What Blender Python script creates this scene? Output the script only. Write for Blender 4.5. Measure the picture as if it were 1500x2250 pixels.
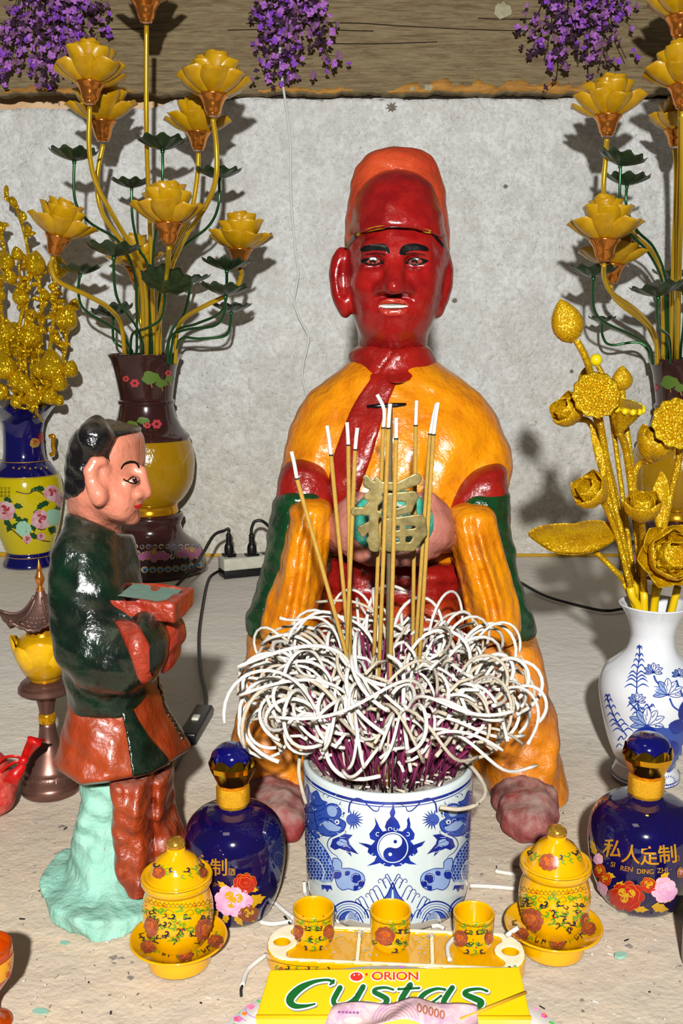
import bpy, bmesh, math, random
import numpy as np
from mathutils import Vector, Matrix, Quaternion
from mathutils.geometry import delaunay_2d_cdt
from mathutils.bvhtree import BVHTree

for _o in list(bpy.data.objects):
    bpy.data.objects.remove(_o)
random.seed(7)
scene = bpy.context.scene
COL = scene.collection

# ------------------------------------------------------------------ camera
F = 2250.0                       # focal length in pixels of the 1500x2250 frame
CAM_H = 0.65                     # camera height above the ledge
PITCH = math.radians(10.2)
SP, CP = math.sin(PITCH), math.cos(PITCH)
cam_data = bpy.data.cameras.new('camera')
cam = bpy.data.objects.new('camera', cam_data)
COL.objects.link(cam)
cam.location = (0, 0, CAM_H)
cam.rotation_euler = (math.radians(90) - PITCH, 0, 0)
cam_data.sensor_fit = 'VERTICAL'
cam_data.sensor_height = 36.0
cam_data.lens = 36.0
cam_data.clip_start = 0.02
scene.camera = cam

# ------------------------------------------------------------------ light
world = bpy.data.worlds.new('world')
scene.world = world
world.use_nodes = True
world.node_tree.nodes['Background'].inputs[0].default_value = (1.0, 0.93, 0.84, 1)
world.node_tree.nodes['Background'].inputs[1].default_value = 0.06
fl = bpy.data.lights.new('camera_flash', 'POINT')
fl.energy = 400
fl.color = (1.0, 0.985, 0.955)
fl.shadow_soft_size = 0.03
flash = bpy.data.objects.new('camera_flash', fl)
flash.location = (-0.02, -0.7, 1.12)
COL.objects.link(flash)
# the dim room lamp overhead, behind the photographer
rl = bpy.data.lights.new('room_lamp', 'AREA')
rl.energy = 2.2
rl.size = 0.5
rl.color = (1.0, 0.88, 0.72)
room = bpy.data.objects.new('room_lamp', rl)
room.location = (-0.6, 0.2, 2.3)
room.rotation_euler = (math.radians(25), 0, 0)
COL.objects.link(room)

scene.view_settings.view_transform = 'Standard'
scene.view_settings.look = 'None'
scene.view_settings.gamma = 1.0
scene.view_settings.use_curve_mapping = False
scene.view_settings.exposure = 0.0

# ------------------------------------------------------------------ helpers: from a sight line and a distance to a point of the place
CAMP = Vector((0, 0, CAM_H))
def ray(px, py):
    xn = (px - 750.0) / F; yn = (1125.0 - py) / F
    return Vector((xn, CP + yn * SP, -SP + yn * CP))
def W(px, py, Y):
    d = ray(px, py)
    return CAMP + d * (Y / d.y)
def K(py, Y):                     # metres per pixel
    return (Y / ray(750, py).y) / F
def G(px, py, z=0.0):             # point at height z
    d = ray(px, py)
    return CAMP + d * ((z - CAM_H) / d.z)

# ------------------------------------------------------------------ materials
MATS = {}
def mat(name, col=(.5, .5, .5), rough=.5, metal=0.0, bump=None, var=None, spec=.5, coat=0.0, coatr=.1, trans=0.0,
        ior=1.45, sss=0.0, speck=None, emit=None, alpha=1.0, stretch=None, sheen=0.0, glitter=None, dust=None, bump2=None):
    """bump=(scale,strength,distance); var=(scale,colour,amount); speck=(scale,colour,threshold); dust=(colour,amount)"""
    if name in MATS:
        return MATS[name]
    m = bpy.data.materials.new(name)
    m.use_nodes = True
    nt = m.node_tree; N = nt.nodes; L = nt.links
    b = N['Principled BSDF']
    b.inputs['Base Color'].default_value = (*col, 1)
    b.inputs['Roughness'].default_value = rough
    b.inputs['Metallic'].default_value = metal
    b.inputs['Specular IOR Level'].default_value = spec
    b.inputs['Coat Weight'].default_value = coat
    b.inputs['Coat Roughness'].default_value = coatr
    b.inputs['Transmission Weight'].default_value = trans
    b.inputs['IOR'].default_value = ior
    b.inputs['Subsurface Weight'].default_value = sss
    b.inputs['Subsurface Radius'].default_value = (.012, .006, .002)
    b.inputs['Alpha'].default_value = alpha
    tc = N.new('ShaderNodeTexCoord')
    vec = tc.outputs['Object']
    if stretch:
        mp = N.new('ShaderNodeMapping'); mp.inputs['Scale'].default_value = stretch
        L.new(vec, mp.inputs['Vector']); vec = mp.outputs['Vector']
    def noise_(scale, detail=6, rough_=.6, v=None):
        n = N.new('ShaderNodeTexNoise'); n.inputs['Scale'].default_value = scale
        n.inputs['Detail'].default_value = detail; n.inputs['Roughness'].default_value = rough_
        L.new(v or vec, n.inputs['Vector']); return n
    def ramp(sock, a, b_):
        r = N.new('ShaderNodeMapRange'); r.inputs['From Min'].default_value = a; r.inputs['From Max'].default_value = b_
        r.interpolation_type = 'SMOOTHSTEP'
        L.new(sock, r.inputs['Value']); return r.outputs['Result']
    def mix(fac, c1, c2):
        x = N.new('ShaderNodeMix'); x.data_type = 'RGBA'
        if isinstance(fac, float): x.inputs[0].default_value = fac
        else: L.new(fac, x.inputs[0])
        for sock, c in ((x.inputs[6], c1), (x.inputs[7], c2)):
            if isinstance(c, tuple): sock.default_value = (*c, 1)
            else: L.new(c, sock)
        return x.outputs[2]
    def mul(sock, k):
        x = N.new('ShaderNodeMath'); x.operation = 'MULTIPLY'; L.new(sock, x.inputs[0]); x.inputs[1].default_value = k
        return x.outputs[0]
    cur = col
    for v in (var if isinstance(var, list) else [var] if var else []):
        n = noise_(v[0], 5, .65)
        cur = mix(mul(ramp(n.outputs['Fac'], .38, .66), v[2]), cur, v[1])
    for s in (speck if isinstance(speck, list) else [speck] if speck else []):
        n = noise_(s[0], 3, .6)
        cur = mix(ramp(n.outputs['Fac'], s[2], s[2] + .035), cur, s[1])
    if dust:                       # dust lies on faces that look up
        g = N.new('ShaderNodeNewGeometry'); sx = N.new('ShaderNodeSeparateXYZ'); L.new(g.outputs['Normal'], sx.inputs[0])
        n = noise_(60, 4)
        x = N.new('ShaderNodeMath'); x.operation = 'MULTIPLY'
        L.new(ramp(sx.outputs['Z'], .15, .95), x.inputs[0]); L.new(ramp(n.outputs['Fac'], .3, .7), x.inputs[1])
        cur = mix(mul(x.outputs[0], dust[1]), cur, dust[0])
    if not isinstance(cur, tuple):
        L.new(cur, b.inputs['Base Color'])
    if glitter:                    # tiny mirror flakes, each with its own tilt
        vo = N.new('ShaderNodeTexVoronoi'); vo.inputs['Scale'].default_value = glitter[0]
        g = N.new('ShaderNodeNewGeometry'); L.new(g.outputs['Position'], vo.inputs['Vector'])
        sub = N.new('ShaderNodeVectorMath'); sub.operation = 'SUBTRACT'; sub.inputs[1].default_value = (.5, .5, .5)
        L.new(vo.outputs['Color'], sub.inputs[0])
        sc = N.new('ShaderNodeVectorMath'); sc.operation = 'SCALE'; sc.inputs['Scale'].default_value = glitter[1]
        L.new(sub.outputs[0], sc.inputs[0])
        ad = N.new('ShaderNodeVectorMath'); ad.operation = 'ADD'; L.new(g.outputs['Normal'], ad.inputs[0]); L.new(sc.outputs[0], ad.inputs[1])
        nm = N.new('ShaderNodeVectorMath'); nm.operation = 'NORMALIZE'; L.new(ad.outputs[0], nm.inputs[0])
        L.new(nm.outputs[0], b.inputs['Normal'])
    elif bump:
        bl = None
        for bp in (bump, bump2):
            if not bp: continue
            n = noise_(bp[0], 5, .55)
            bn = N.new('ShaderNodeBump'); bn.inputs['Strength'].default_value = bp[1]; bn.inputs['Distance'].default_value = bp[2]
            L.new(n.outputs['Fac'], bn.inputs['Height'])
            if bl: L.new(bl.outputs[0], bn.inputs['Normal'])
            bl = bn
        L.new(bl.outputs[0], b.inputs['Normal'])
    if emit:
        b.inputs['Emission Color'].default_value = (*emit[0], 1); b.inputs['Emission Strength'].default_value = emit[1]
    MATS[name] = m
    return m
def S(r, g, b):                    # sRGB 0..255 to linear
    f = lambda c: (c / 255 / 12.92) if c / 255 <= .04045 else ((c / 255 + .055) / 1.055) ** 2.4
    return (f(r), f(g), f(b))

# ------------------------------------------------------------------ objects
def thing(name, label, cat, loc=(0, 0, 0), group=None):
    o = bpy.data.objects.new(name, None); COL.objects.link(o)
    o.location = loc; o.empty_display_size = .02
    o['label'] = label; o['category'] = cat
    if group: o['group'] = group
    return o
def tag(o, label, cat, group=None):
    o['label'] = label; o['category'] = cat
    if group: o['group'] = group
    return o
def root_of(o):
    while o.parent: o = o.parent
    return o
def mesh_of(name, v, f, mats, smooth=True, fm=None):
    me = bpy.data.meshes.new(name)
    if isinstance(f, np.ndarray): f = f.tolist()
    if isinstance(v, np.ndarray): v = v.tolist()
    me.from_pydata(v, [], f)
    for m in (mats if isinstance(mats, (list, tuple)) else [mats]): me.materials.append(m)
    if fm is not None: me.polygons.foreach_set('material_index', np.asarray(fm, dtype=np.int32))
    if smooth: me.polygons.foreach_set('use_smooth', [True] * len(me.polygons))
    me.update()
    return me
def put(name, v, f, mats, parent=None, smooth=True, fm=None, sharp=None):
    """world coordinates; a top-level mesh gets its origin at its base, a part shares its thing's origin"""
    va = np.array(v, dtype=np.float64).reshape(-1, 3)
    if parent is None:
        org = np.array([(va[:, 0].min() + va[:, 0].max()) / 2, (va[:, 1].min() + va[:, 1].max()) / 2, va[:, 2].min()])
    else:
        org = np.array(world_loc(parent))
    me = mesh_of(name, va - org, f, mats, smooth, fm)
    if sharp is not None and smooth:
        try: me.set_sharp_from_angle(angle=math.radians(sharp))
        except Exception: pass
    o = bpy.data.objects.new(name, me); COL.objects.link(o)
    if parent is None: o.location = org
    else: o.parent = parent
    return o
def world_loc(o):
    l = Vector((0, 0, 0))
    while o: l = l + Vector(o.location); o = o.parent
    return l
def structure(o):
    o['kind'] = 'structure'; return o
class MB:
    """collects shapes into one mesh (world coordinates)"""
    def __init__(s): s.v = []; s.f = []; s.m = []
    def add(s, v, f, m=0):
        n = len(s.v); s.v += [tuple(p) for p in v]; s.f += [tuple(i + n for i in q) for q in f]; s.m += [m] * len(f); return s
    def build(s, name, mats, parent=None, smooth=True, sharp=None):
        return put(name, s.v, s.f, mats, parent, smooth, s.m, sharp)

def catmull(pts, n=8, closed=False):
    P = [Vector(p) for p in pts]
    if len(P) < 3: return P
    out = []
    m = len(P)
    rng = range(m) if closed else range(m - 1)
    for i in rng:
        if closed: a, b, c, d = P[i - 1], P[i], P[(i + 1) % m], P[(i + 2) % m]
        else: a, b, c, d = P[max(i - 1, 0)], P[i], P[i + 1], P[min(i + 2, m - 1)]
        for k in range(n):
            t = k / n
            out.append(.5 * ((2 * b) + (c - a) * t + (2 * a - 5 * b + 4 * c - d) * t * t + (3 * b - a - 3 * c + d) * t ** 3))
    if not closed: out.append(P[-1])
    return out
def tube(path, r, seg=8, cap=True, taper=None):
    P = [Vector(p) for p in path]
    n = len(P)
    T = [(P[min(i + 1, n - 1)] - P[max(i - 1, 0)]).normalized() for i in range(n)]
    up = Vector((0, 0, 1)) if abs(T[0].z) < .9 else Vector((1, 0, 0))
    nr = T[0].cross(up).normalized()
    V = []; Fc = []
    for i in range(n):
        if i: 
            nr = nr - T[i] * nr.dot(T[i])
            nr = nr.normalized() if nr.length > 1e-6 else T[i].orthogonal().normalized()
        bi = T[i].cross(nr)
        rr = r[i] if isinstance(r, (list, tuple)) else r
        for k in range(seg):
            a = 2 * math.pi * k / seg
            V.append(P[i] + (nr * math.cos(a) + bi * math.sin(a)) * rr)
    for i in range(n - 1):
        for k in range(seg):
            k2 = (k + 1) % seg
            Fc.append((i * seg + k, (i + 1) * seg + k, (i + 1) * seg + k2, i * seg + k2))
    if cap:
        Fc.append(tuple(range(seg))); Fc.append(tuple(reversed(range((n - 1) * seg, n * seg))))
    return V, Fc
def lathe(prof, c=(0, 0, 0), seg=48, wav=None):
    """prof: (radius, height) from bottom to top or along the surface; outside on the right when rising"""
    c = Vector(c); V = []; Fc = []
    n = len(prof)
    for i, (r, z) in enumerate(prof):
        for k in range(seg):
            a = 2 * math.pi * k / seg
            rr, zz = (r, z) if wav is None else wav(r, z, a)
            V.append((c.x + rr * math.cos(a), c.y + rr * math.sin(a), c.z + zz))
    for i in range(n - 1):
        for k in range(seg):
            k2 = (k + 1) % seg
            Fc.append((i * seg + k, i * seg + k2, (i + 1) * seg + k2, (i + 1) * seg + k))
    if prof[0][0] > 1e-5: Fc.append(tuple(reversed(range(seg))))
    if prof[-1][0] > 1e-5: Fc.append(tuple(range((n - 1) * seg, n * seg)))
    return V, Fc
def smoothprof(p, n=5):
    return [(max(q.x, 0.0), q.y) for q in catmull([(a, b, 0) for a, b in p], n)]
def pxprof(rows, Y):
    """rows of (half width px, y px) read at distance Y -> (radius, world z)"""
    return [(hw * K(py, Y), W(750, py, Y).z) for hw, py in rows]
def boxv(c, s, rot=None, bev=0.0):
    """box, optionally with chamfered edges; rot is a Matrix"""
    bm = bmesh.new()
    bmesh.ops.create_cube(bm, size=1)
    for v in bm.verts: v.co = Vector((v.co.x * s[0], v.co.y * s[1], v.co.z * s[2]))
    if bev: bmesh.ops.bevel(bm, geom=bm.edges[:], offset=bev, segments=3, profile=.5, affect='EDGES')
    if rot is not None: bmesh.ops.transform(bm, matrix=rot.to_4x4(), verts=bm.verts)
    bm.verts.ensure_lookup_table()
    for i, v in enumerate(bm.verts): v.index = i
    V = [v.co + Vector(c) for v in bm.verts]; Fc = [tuple(v.index for v in f.verts) for f in bm.faces]
    bm.free(); return V, Fc
def prism(poly, z0, z1):
    """poly of (x,y) counter-clockwise, between two heights"""
    n = len(poly)
    V = [(x, y, z0) for x, y in poly] + [(x, y, z1) for x, y in poly]
    Fc = [(i, (i + 1) % n, n + (i + 1) % n, n + i) for i in range(n)] + [tuple(reversed(range(n))), tuple(range(n, 2 * n))]
    return V, Fc
def copy_tree(o, parent=None):
    c = o.copy(); COL.objects.link(c)
    if parent: c.parent = parent
    for ch in list(o.children): copy_tree(ch, c)
    return c

# ------------------------------------------------------------------ sculpting: signed distance fields and surface nets
def surfnets(f, lo, hi, h):
    lo = np.array(lo, float); hi = np.array(hi, float)
    n = np.ceil((hi - lo) / h).astype(int) + 1
    X = (lo[0] + h * np.arange(n[0], dtype=np.float32)).reshape(-1, 1, 1).astype(np.float32)
    Y = (lo[1] + h * np.arange(n[1], dtype=np.float32)).reshape(1, -1, 1).astype(np.float32)
    Z = (lo[2] + h * np.arange(n[2], dtype=np.float32)).reshape(1, 1, -1).astype(np.float32)
    D = np.broadcast_to(f(X, Y, Z), tuple(n)).astype(np.float32)
    s = D < 0
    cnt = np.zeros(tuple(n - 1), np.int8)
    offs = [(i, j, k) for i in (0, 1) for j in (0, 1) for k in (0, 1)]
    for (i, j, k) in offs:
        cnt += s[i:n[0] - 1 + i, j:n[1] - 1 + j, k:n[2] - 1 + k]
    act = (cnt > 0) & (cnt < 8)
    ci = np.argwhere(act)
    cv = np.stack([D[ci[:, 0] + i, ci[:, 1] + j, ci[:, 2] + k] for (i, j, k) in offs], 1)
    O = np.array(offs, float)
    acc = np.zeros((len(ci), 3)); num = np.zeros(len(ci))
    for a in range(8):
        for b in range(a + 1, 8):
            if np.abs(O[a] - O[b]).sum() != 1: continue
            va, vb = cv[:, a], cv[:, b]
            cr = (va < 0) != (vb < 0)
            t = np.where(cr, va / np.where(cr, va - vb, 1), 0)
            acc += np.where(cr[:, None], O[a] + t[:, None] * (O[b] - O[a]), 0); num += cr
    V = lo + (ci + acc / num[:, None]) * h
    ids = -np.ones(tuple(n - 1), np.int32); ids[act] = np.arange(len(ci))
    faces = []
    for ax in range(3):
        a, b = (ax + 1) % 3, (ax + 2) % 3
        sl0 = [slice(None)] * 3; sl1 = [slice(None)] * 3
        sl0[ax] = slice(0, -1); sl1[ax] = slice(1, None)
        e0, e1 = s[tuple(sl0)], s[tuple(sl1)]
        ix = np.argwhere(e0 != e1)
        ok = (ix[:, a] > 0) & (ix[:, b] > 0) & (ix[:, a] < n[a] - 1) & (ix[:, b] < n[b] - 1)
        ix = ix[ok]
        q = []
        for da, db in ((-1, -1), (0, -1), (0, 0), (-1, 0)):
            c = ix.copy(); c[:, a] += da; c[:, b] += db
            q.append(ids[c[:, 0], c[:, 1], c[:, 2]])
        q = np.stack(q, 1)
        inside = e0[ix[:, 0], ix[:, 1], ix[:, 2]]
        q[~inside] = q[~inside][:, ::-1]
        faces.append(q)
    return V, np.concatenate(faces)
def smin(a, b, k):
    h = np.clip(.5 + .5 * (b - a) / k, 0, 1)
    return b + (a - b) * h - k * h * (1 - h)
def smax(a, b, k): return -smin(-a, -b, k)
def ell(X, Y, Z, c, r, rot=None):
    x, y, z = X - c[0], Y - c[1], Z - c[2]
    if rot is not None:
        x, y, z = (rot[0][0] * x + rot[1][0] * y + rot[2][0] * z, rot[0][1] * x + rot[1][1] * y + rot[2][1] * z,
                   rot[0][2] * x + rot[1][2] * y + rot[2][2] * z)
    k0 = np.sqrt((x / r[0]) ** 2 + (y / r[1]) ** 2 + (z / r[2]) ** 2)
    k1 = np.sqrt((x / r[0] ** 2) ** 2 + (y / r[1] ** 2) ** 2 + (z / r[2] ** 2) ** 2) + 1e-9
    return k0 * (k0 - 1) / k1
def cone(X, Y, Z, a, b, ra, rb):
    a = np.array(a); b = np.array(b); d = b - a; L2 = float(d @ d)
    t = np.clip(((X - a[0]) * d[0] + (Y - a[1]) * d[1] + (Z - a[2]) * d[2]) / L2, 0, 1)
    return np.sqrt((X - a[0] - t * d[0]) ** 2 + (Y - a[1] - t * d[1]) ** 2 + (Z - a[2] - t * d[2]) ** 2) - (ra + (rb - ra) * t)
def chain(X, Y, Z, pts, k=.004):
    d = None
    for (a, ra), (b, rb) in zip(pts[:-1], pts[1:]):
        c = cone(X, Y, Z, a, b, ra, rb)
        d = c if d is None else smin(d, c, k)
    return d
def hermite(zs, col, Z):
    zs = np.array(zs, float); col = np.array(col, float)
    o = np.argsort(zs); zs = zs[o]; col = col[o]
    m = np.gradient(col, zs) if len(zs) > 2 else np.array([(col[1] - col[0]) / (zs[1] - zs[0])] * 2)
    i = np.clip(np.searchsorted(zs, Z) - 1, 0, len(zs) - 2)
    hh = zs[i + 1] - zs[i]; t = np.clip((Z - zs[i]) / hh, 0, 1)
    return (2 * t ** 3 - 3 * t ** 2 + 1) * col[i] + (t ** 3 - 2 * t ** 2 + t) * hh * m[i] + (-2 * t ** 3 + 3 * t ** 2) * col[i + 1] + (t ** 3 - t ** 2) * hh * m[i + 1]
def loft(X, Y, Z, rows, n=2.0, cap=True):
    """rows: (py, x left px, x right px, Y of the axis, half depth m)"""
    zs, cx, cy, rx, ry = [], [], [], [], []
    for py, x0, x1, Yc, hd in rows:
        a, b = W(x0, py, Yc), W(x1, py, Yc)
        zs.append(a.z); cx.append((a.x + b.x) / 2); cy.append(Yc); rx.append((b.x - a.x) / 2); ry.append(hd)
    Zc = np.clip(Z, min(zs), max(zs))
    CX, CY, RX, RY = (hermite(zs, c, Zc).astype(np.float32) for c in (cx, cy, rx, ry))
    RX = np.maximum(RX, .001); RY = np.maximum(RY, .001)
    u = np.abs(X - CX) / RX; v = np.abs(Y - CY) / RY
    q = (u ** n + v ** n) ** (1.0 / n)
    d = (q - 1) * np.minimum(RX, RY)
    if cap:
        d = smax(d, np.maximum(Z - max(zs), min(zs) - Z), .006)
    return d
def pix(X, Y, Z):
    """sight line of each grid point, in pixels of the photograph"""
    dz = Z - CAM_H
    t = Y * CP - dz * SP
    up = Y * SP + dz * CP
    return 750 + F * X / t, 1125 - F * up / t
def gridbox(pts, pad):
    P = np.array([list(p) for p in pts]); return P.min(0) - pad, P.max(0) + pad
def sculpt(name, f, lo, hi, h, mats, parent):
    v, fa = surfnets(f, lo, hi, h)
    o = put(name, v, fa, mats, parent)
    return o

# ------------------------------------------------------------------ painted decoration: thin shapes laid on a surface
def bvh_of(objs):
    V = []; Fc = []
    for o in (objs if isinstance(objs, (list, tuple)) else [objs]):
        wl = world_loc(o); n = len(V)
        V += [v.co + wl for v in o.data.vertices]
        Fc += [tuple(i + n for i in p.vertices) for p in o.data.polygons]
    return BVHTree.FromPolygons(V, Fc)
class Paint:
    def __init__(s, target, off=.0005, origin=None):
        s.bvh = bvh_of(target); s.off = off; s.V = []; s.F = []; s.M = []; s.mats = []; s.layer = 0
    def mi(s, m):
        if m not in s.mats: s.mats.append(m)
        return s.mats.index(m)
    def proj(s, p, lay):
        d = ray(p[0], p[1]).normalized()
        h = s.bvh.ray_cast(CAMP, d, 6.0)
        if h[0] is None: return None
        nrm = h[1] if h[1].dot(d) < 0 else -h[1]
        return h[0] + nrm * (s.off + lay * .00022) 
    def mesh2(s, pts, faces, m, lay):
        idx = []
        for p in pts:
            q = s.proj(p, lay)
            if q is None: idx.append(None)
            else: s.V.append(tuple(q)); idx.append(len(s.V) - 1)
        k = s.mi(m)
        for f in faces:
            g = [idx[i] for i in f]
            if None in g: continue
            P = [Vector(s.V[i]) for i in g]
            if max((P[i] - P[i - 1]).length for i in range(len(P))) > .05: continue
            s.F.append(tuple(g)); s.M.append(k)
    def fill(s, poly, m, step=7, lay=0, smooth=0):
        P = [Vector((x, y)) for x, y in poly]
        if smooth: P = [Vector((q.x, q.y)) for q in catmull([(p.x, p.y, 0) for p in P], smooth, True)]
        n = len(P)
        x0, x1 = min(p.x for p in P), max(p.x for p in P); y0, y1 = min(p.y for p in P), max(p.y for p in P)
        pts = list(P)
        gx = x0 + step / 2
        def inside(x, y):
            c = False; j = n - 1
            for i in range(n):
                if (P[i].y > y) != (P[j].y > y) and x < (P[j].x - P[i].x) * (y - P[i].y) / (P[j].y - P[i].y) + P[i].x: c = not c
                j = i
            return c
        while gx < x1:
            gy = y0 + step / 2
            while gy < y1:
                if inside(gx, gy): pts.append(Vector((gx, gy)))
                gy += step
            gx += step
        try:
            r = delaunay_2d_cdt(pts, [(i, (i + 1) % n) for i in range(n)], [], 1, .02)
        except Exception:
            return
        s.mesh2([(v.x, v.y) for v in r[0]], [tuple(f) for f in r[2]], m, lay)
    def line(s, pts, w, m, lay=1, smooth=4, w2=None, mid=None):
        """brush stroke; w at the start, w2 at the end, mid in between"""
        P = catmull([(x, y, 0) for x, y in pts], smooth) if smooth and len(pts) > 2 else [Vector((x, y, 0)) for x, y in pts]
        n = len(P)
        if n == 2: P = [P[0].lerp(P[1], i / 4) for i in range(5)]; n = 5
        L = []; 
        for i in range(n):
            t = (P[min(i + 1, n - 1)] - P[max(i - 1, 0)])
            if t.length < 1e-6: t = Vector((1, 0, 0))
            t.normalize(); nr = Vector((-t.y, t.x, 0)); q = i / (n - 1)
            a = w if w2 is None else w + (w2 - w) * q
            if mid is not None: a = a * abs(1 - 2 * q) + mid * (1 - abs(1 - 2 * q))
            L += [P[i] + nr * a / 2, P[i] - nr * a / 2]
        s.mesh2([(p.x, p.y) for p in L], [(2 * i, 2 * i + 1, 2 * i + 3, 2 * i + 2) for i in range(n - 1)], m, lay)
    def disc(s, x, y, r, m, lay=1, ry=None, n=14, rot=0):
        ry = ry or r; c, sn = math.cos(rot), math.sin(rot)
        pts = [(x, y)] + [(x + r * math.cos(a) * c - ry * math.sin(a) * sn, y + r * math.cos(a) * sn + ry * math.sin(a) * c) for a in [2 * math.pi * k / n for k in range(n)]]
        if r > 9: return s.fill(pts[1:], m, 6, lay)
        s.mesh2(pts, [(0, 1 + k, 1 + (k + 1) % n) for k in range(n)], m, lay)
    def text(s, body, x, y, size, m, lay=1, sx=1.0, shear=0.0, rot=0.0, bold=0.0, dy=0.0):
        v, f = text_mesh(body, bold)
        c, sn = math.cos(rot), math.sin(rot)
        P = []
        for (a, b) in v:
            a2, b2 = (a * sx + b * shear) * size, -b * size
            P.append((x + a2 * c - b2 * sn, y + a2 * sn + b2 * c))
        s.mesh2(P, f, m, lay)
    def build(s, name, parent, stuff=False):
        """lays down what has been painted so far as one part and starts afresh"""
        if not s.F: return None
        o = put(name, s.V, s.F, s.mats, parent, True, s.M)
        if stuff: o['kind'] = 'stuff'
        s.V = []; s.F = []; s.M = []; s.mats = []
        return o
def text_mesh(body, bold=0.0, align='CENTER'):
    c = bpy.data.curves.new('lettering', 'FONT'); c.body = body; c.align_x = align; c.size = 1.0; c.offset = bold
    o = bpy.data.objects.new('lettering', c); COL.objects.link(o)
    dg = bpy.context.evaluated_depsgraph_get(); dg.update()
    me = bpy.data.meshes.new_from_object(o.evaluated_get(dg))
    bm = bmesh.new(); bm.from_mesh(me)
    bmesh.ops.triangulate(bm, faces=bm.faces[:])
    for _ in range(3):
        es = [e for e in bm.edges if e.calc_length() > .16]
        if not es: break
        bmesh.ops.subdivide_edges(bm, edges=es, cuts=1); bmesh.ops.triangulate(bm, faces=bm.faces[:])
    bm.verts.ensure_lookup_table()
    for i, v_ in enumerate(bm.verts): v_.index = i
    v = [(p.co.x, p.co.y) for p in bm.verts]; f = [tuple(q.index for q in p.verts) for p in bm.faces]
    bm.free(); bpy.data.objects.remove(o); bpy.data.curves.remove(c); bpy.data.meshes.remove(me)
    return v, f
# ================================================================== the setting
M_WALL = mat('wall plaster', S(238, 241, 242), .9, var=[(4, S(216, 218, 216), .7), (18, S(196, 196, 190), .5), (80, S(194, 192, 184), .55)],
             speck=[(70, S(140, 134, 122), .72), (150, S(120, 112, 100), .71), (19, S(150, 144, 134), .735)], bump=(14, .9, .026), bump2=(80, .9, .009), spec=.2)
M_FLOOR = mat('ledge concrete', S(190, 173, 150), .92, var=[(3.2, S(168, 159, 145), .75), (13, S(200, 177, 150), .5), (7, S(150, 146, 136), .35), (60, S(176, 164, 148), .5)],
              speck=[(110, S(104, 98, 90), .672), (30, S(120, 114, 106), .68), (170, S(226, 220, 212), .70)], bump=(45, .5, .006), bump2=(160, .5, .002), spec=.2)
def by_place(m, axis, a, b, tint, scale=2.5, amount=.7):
    """base colour shifts to a tint across the place: a ragged change-over along one axis"""
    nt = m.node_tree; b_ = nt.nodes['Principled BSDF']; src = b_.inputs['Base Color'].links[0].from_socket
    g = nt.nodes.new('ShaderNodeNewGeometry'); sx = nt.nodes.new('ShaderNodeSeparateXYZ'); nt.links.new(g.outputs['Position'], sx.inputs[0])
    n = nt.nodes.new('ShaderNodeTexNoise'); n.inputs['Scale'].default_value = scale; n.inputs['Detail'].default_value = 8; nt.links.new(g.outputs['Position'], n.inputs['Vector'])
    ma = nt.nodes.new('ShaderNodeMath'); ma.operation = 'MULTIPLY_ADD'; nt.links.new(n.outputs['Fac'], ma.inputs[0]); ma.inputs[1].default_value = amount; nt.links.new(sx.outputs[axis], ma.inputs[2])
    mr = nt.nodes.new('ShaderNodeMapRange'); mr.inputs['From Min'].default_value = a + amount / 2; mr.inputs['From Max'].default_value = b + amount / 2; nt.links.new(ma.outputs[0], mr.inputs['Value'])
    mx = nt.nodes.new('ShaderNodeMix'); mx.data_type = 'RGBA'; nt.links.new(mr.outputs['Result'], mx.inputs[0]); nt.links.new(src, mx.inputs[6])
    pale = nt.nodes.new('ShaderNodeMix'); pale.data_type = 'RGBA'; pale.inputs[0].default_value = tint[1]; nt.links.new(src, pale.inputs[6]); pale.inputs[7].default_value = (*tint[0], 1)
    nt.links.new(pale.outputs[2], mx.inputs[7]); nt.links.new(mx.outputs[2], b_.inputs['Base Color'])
by_place(M_FLOOR, 'Y', 1.25, 1.8, (S(236, 232, 222), .72))      # pale cement towards the wall, colour also lightened to offset the grazing flash
M_BEAM = mat('weathered plank', S(132, 114, 86), .8, var=[(6, S(104, 86, 60), .8), (16, S(160, 146, 110), .6)], stretch=(1.2, 1, 14),
             speck=[(30, S(60, 48, 36), .68)], bump=(18, .6, .006), bump2=(90, .4, .002), spec=.25)
M_BEAMEDGE = mat('bare plank edge', S(190, 138, 62), .8, var=[(20, S(140, 96, 42), .7)], stretch=(1, 1, 6), bump=(40, .4, .002))
# bare cement shows through the whitewash lower down
_nt = M_WALL.node_tree; _b = _nt.nodes['Principled BSDF']; _src = _b.inputs['Base Color'].links[0].from_socket
_g = _nt.nodes.new('ShaderNodeNewGeometry'); _sx = _nt.nodes.new('ShaderNodeSeparateXYZ'); _nt.links.new(_g.outputs['Position'], _sx.inputs[0])
_n = _nt.nodes.new('ShaderNodeTexNoise'); _n.inputs['Scale'].default_value = 3.0; _n.inputs['Detail'].default_value = 8; _nt.links.new(_g.outputs['Position'], _n.inputs['Vector'])
_ma = _nt.nodes.new('ShaderNodeMath'); _ma.operation = 'MULTIPLY_ADD'; _nt.links.new(_n.outputs['Fac'], _ma.inputs[0]); _ma.inputs[1].default_value = .9; _nt.links.new(_sx.outputs['Z'], _ma.inputs[2])
_mr = _nt.nodes.new('ShaderNodeMapRange'); _mr.inputs['From Min'].default_value = 1.15; _mr.inputs['From Max'].default_value = .5; _nt.links.new(_ma.outputs[0], _mr.inputs['Value'])
_mx = _nt.nodes.new('ShaderNodeMix'); _mx.data_type = 'RGBA'; _mx.blend_type = 'MULTIPLY'; _mx.inputs[7].default_value = (*S(246, 240, 228), 1)
_nt.links.new(_mr.outputs['Result'], _mx.inputs[0]); _nt.links.new(_src, _mx.inputs[6]); _nt.links.new(_mx.outputs[2], _b.inputs['Base Color'])
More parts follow.
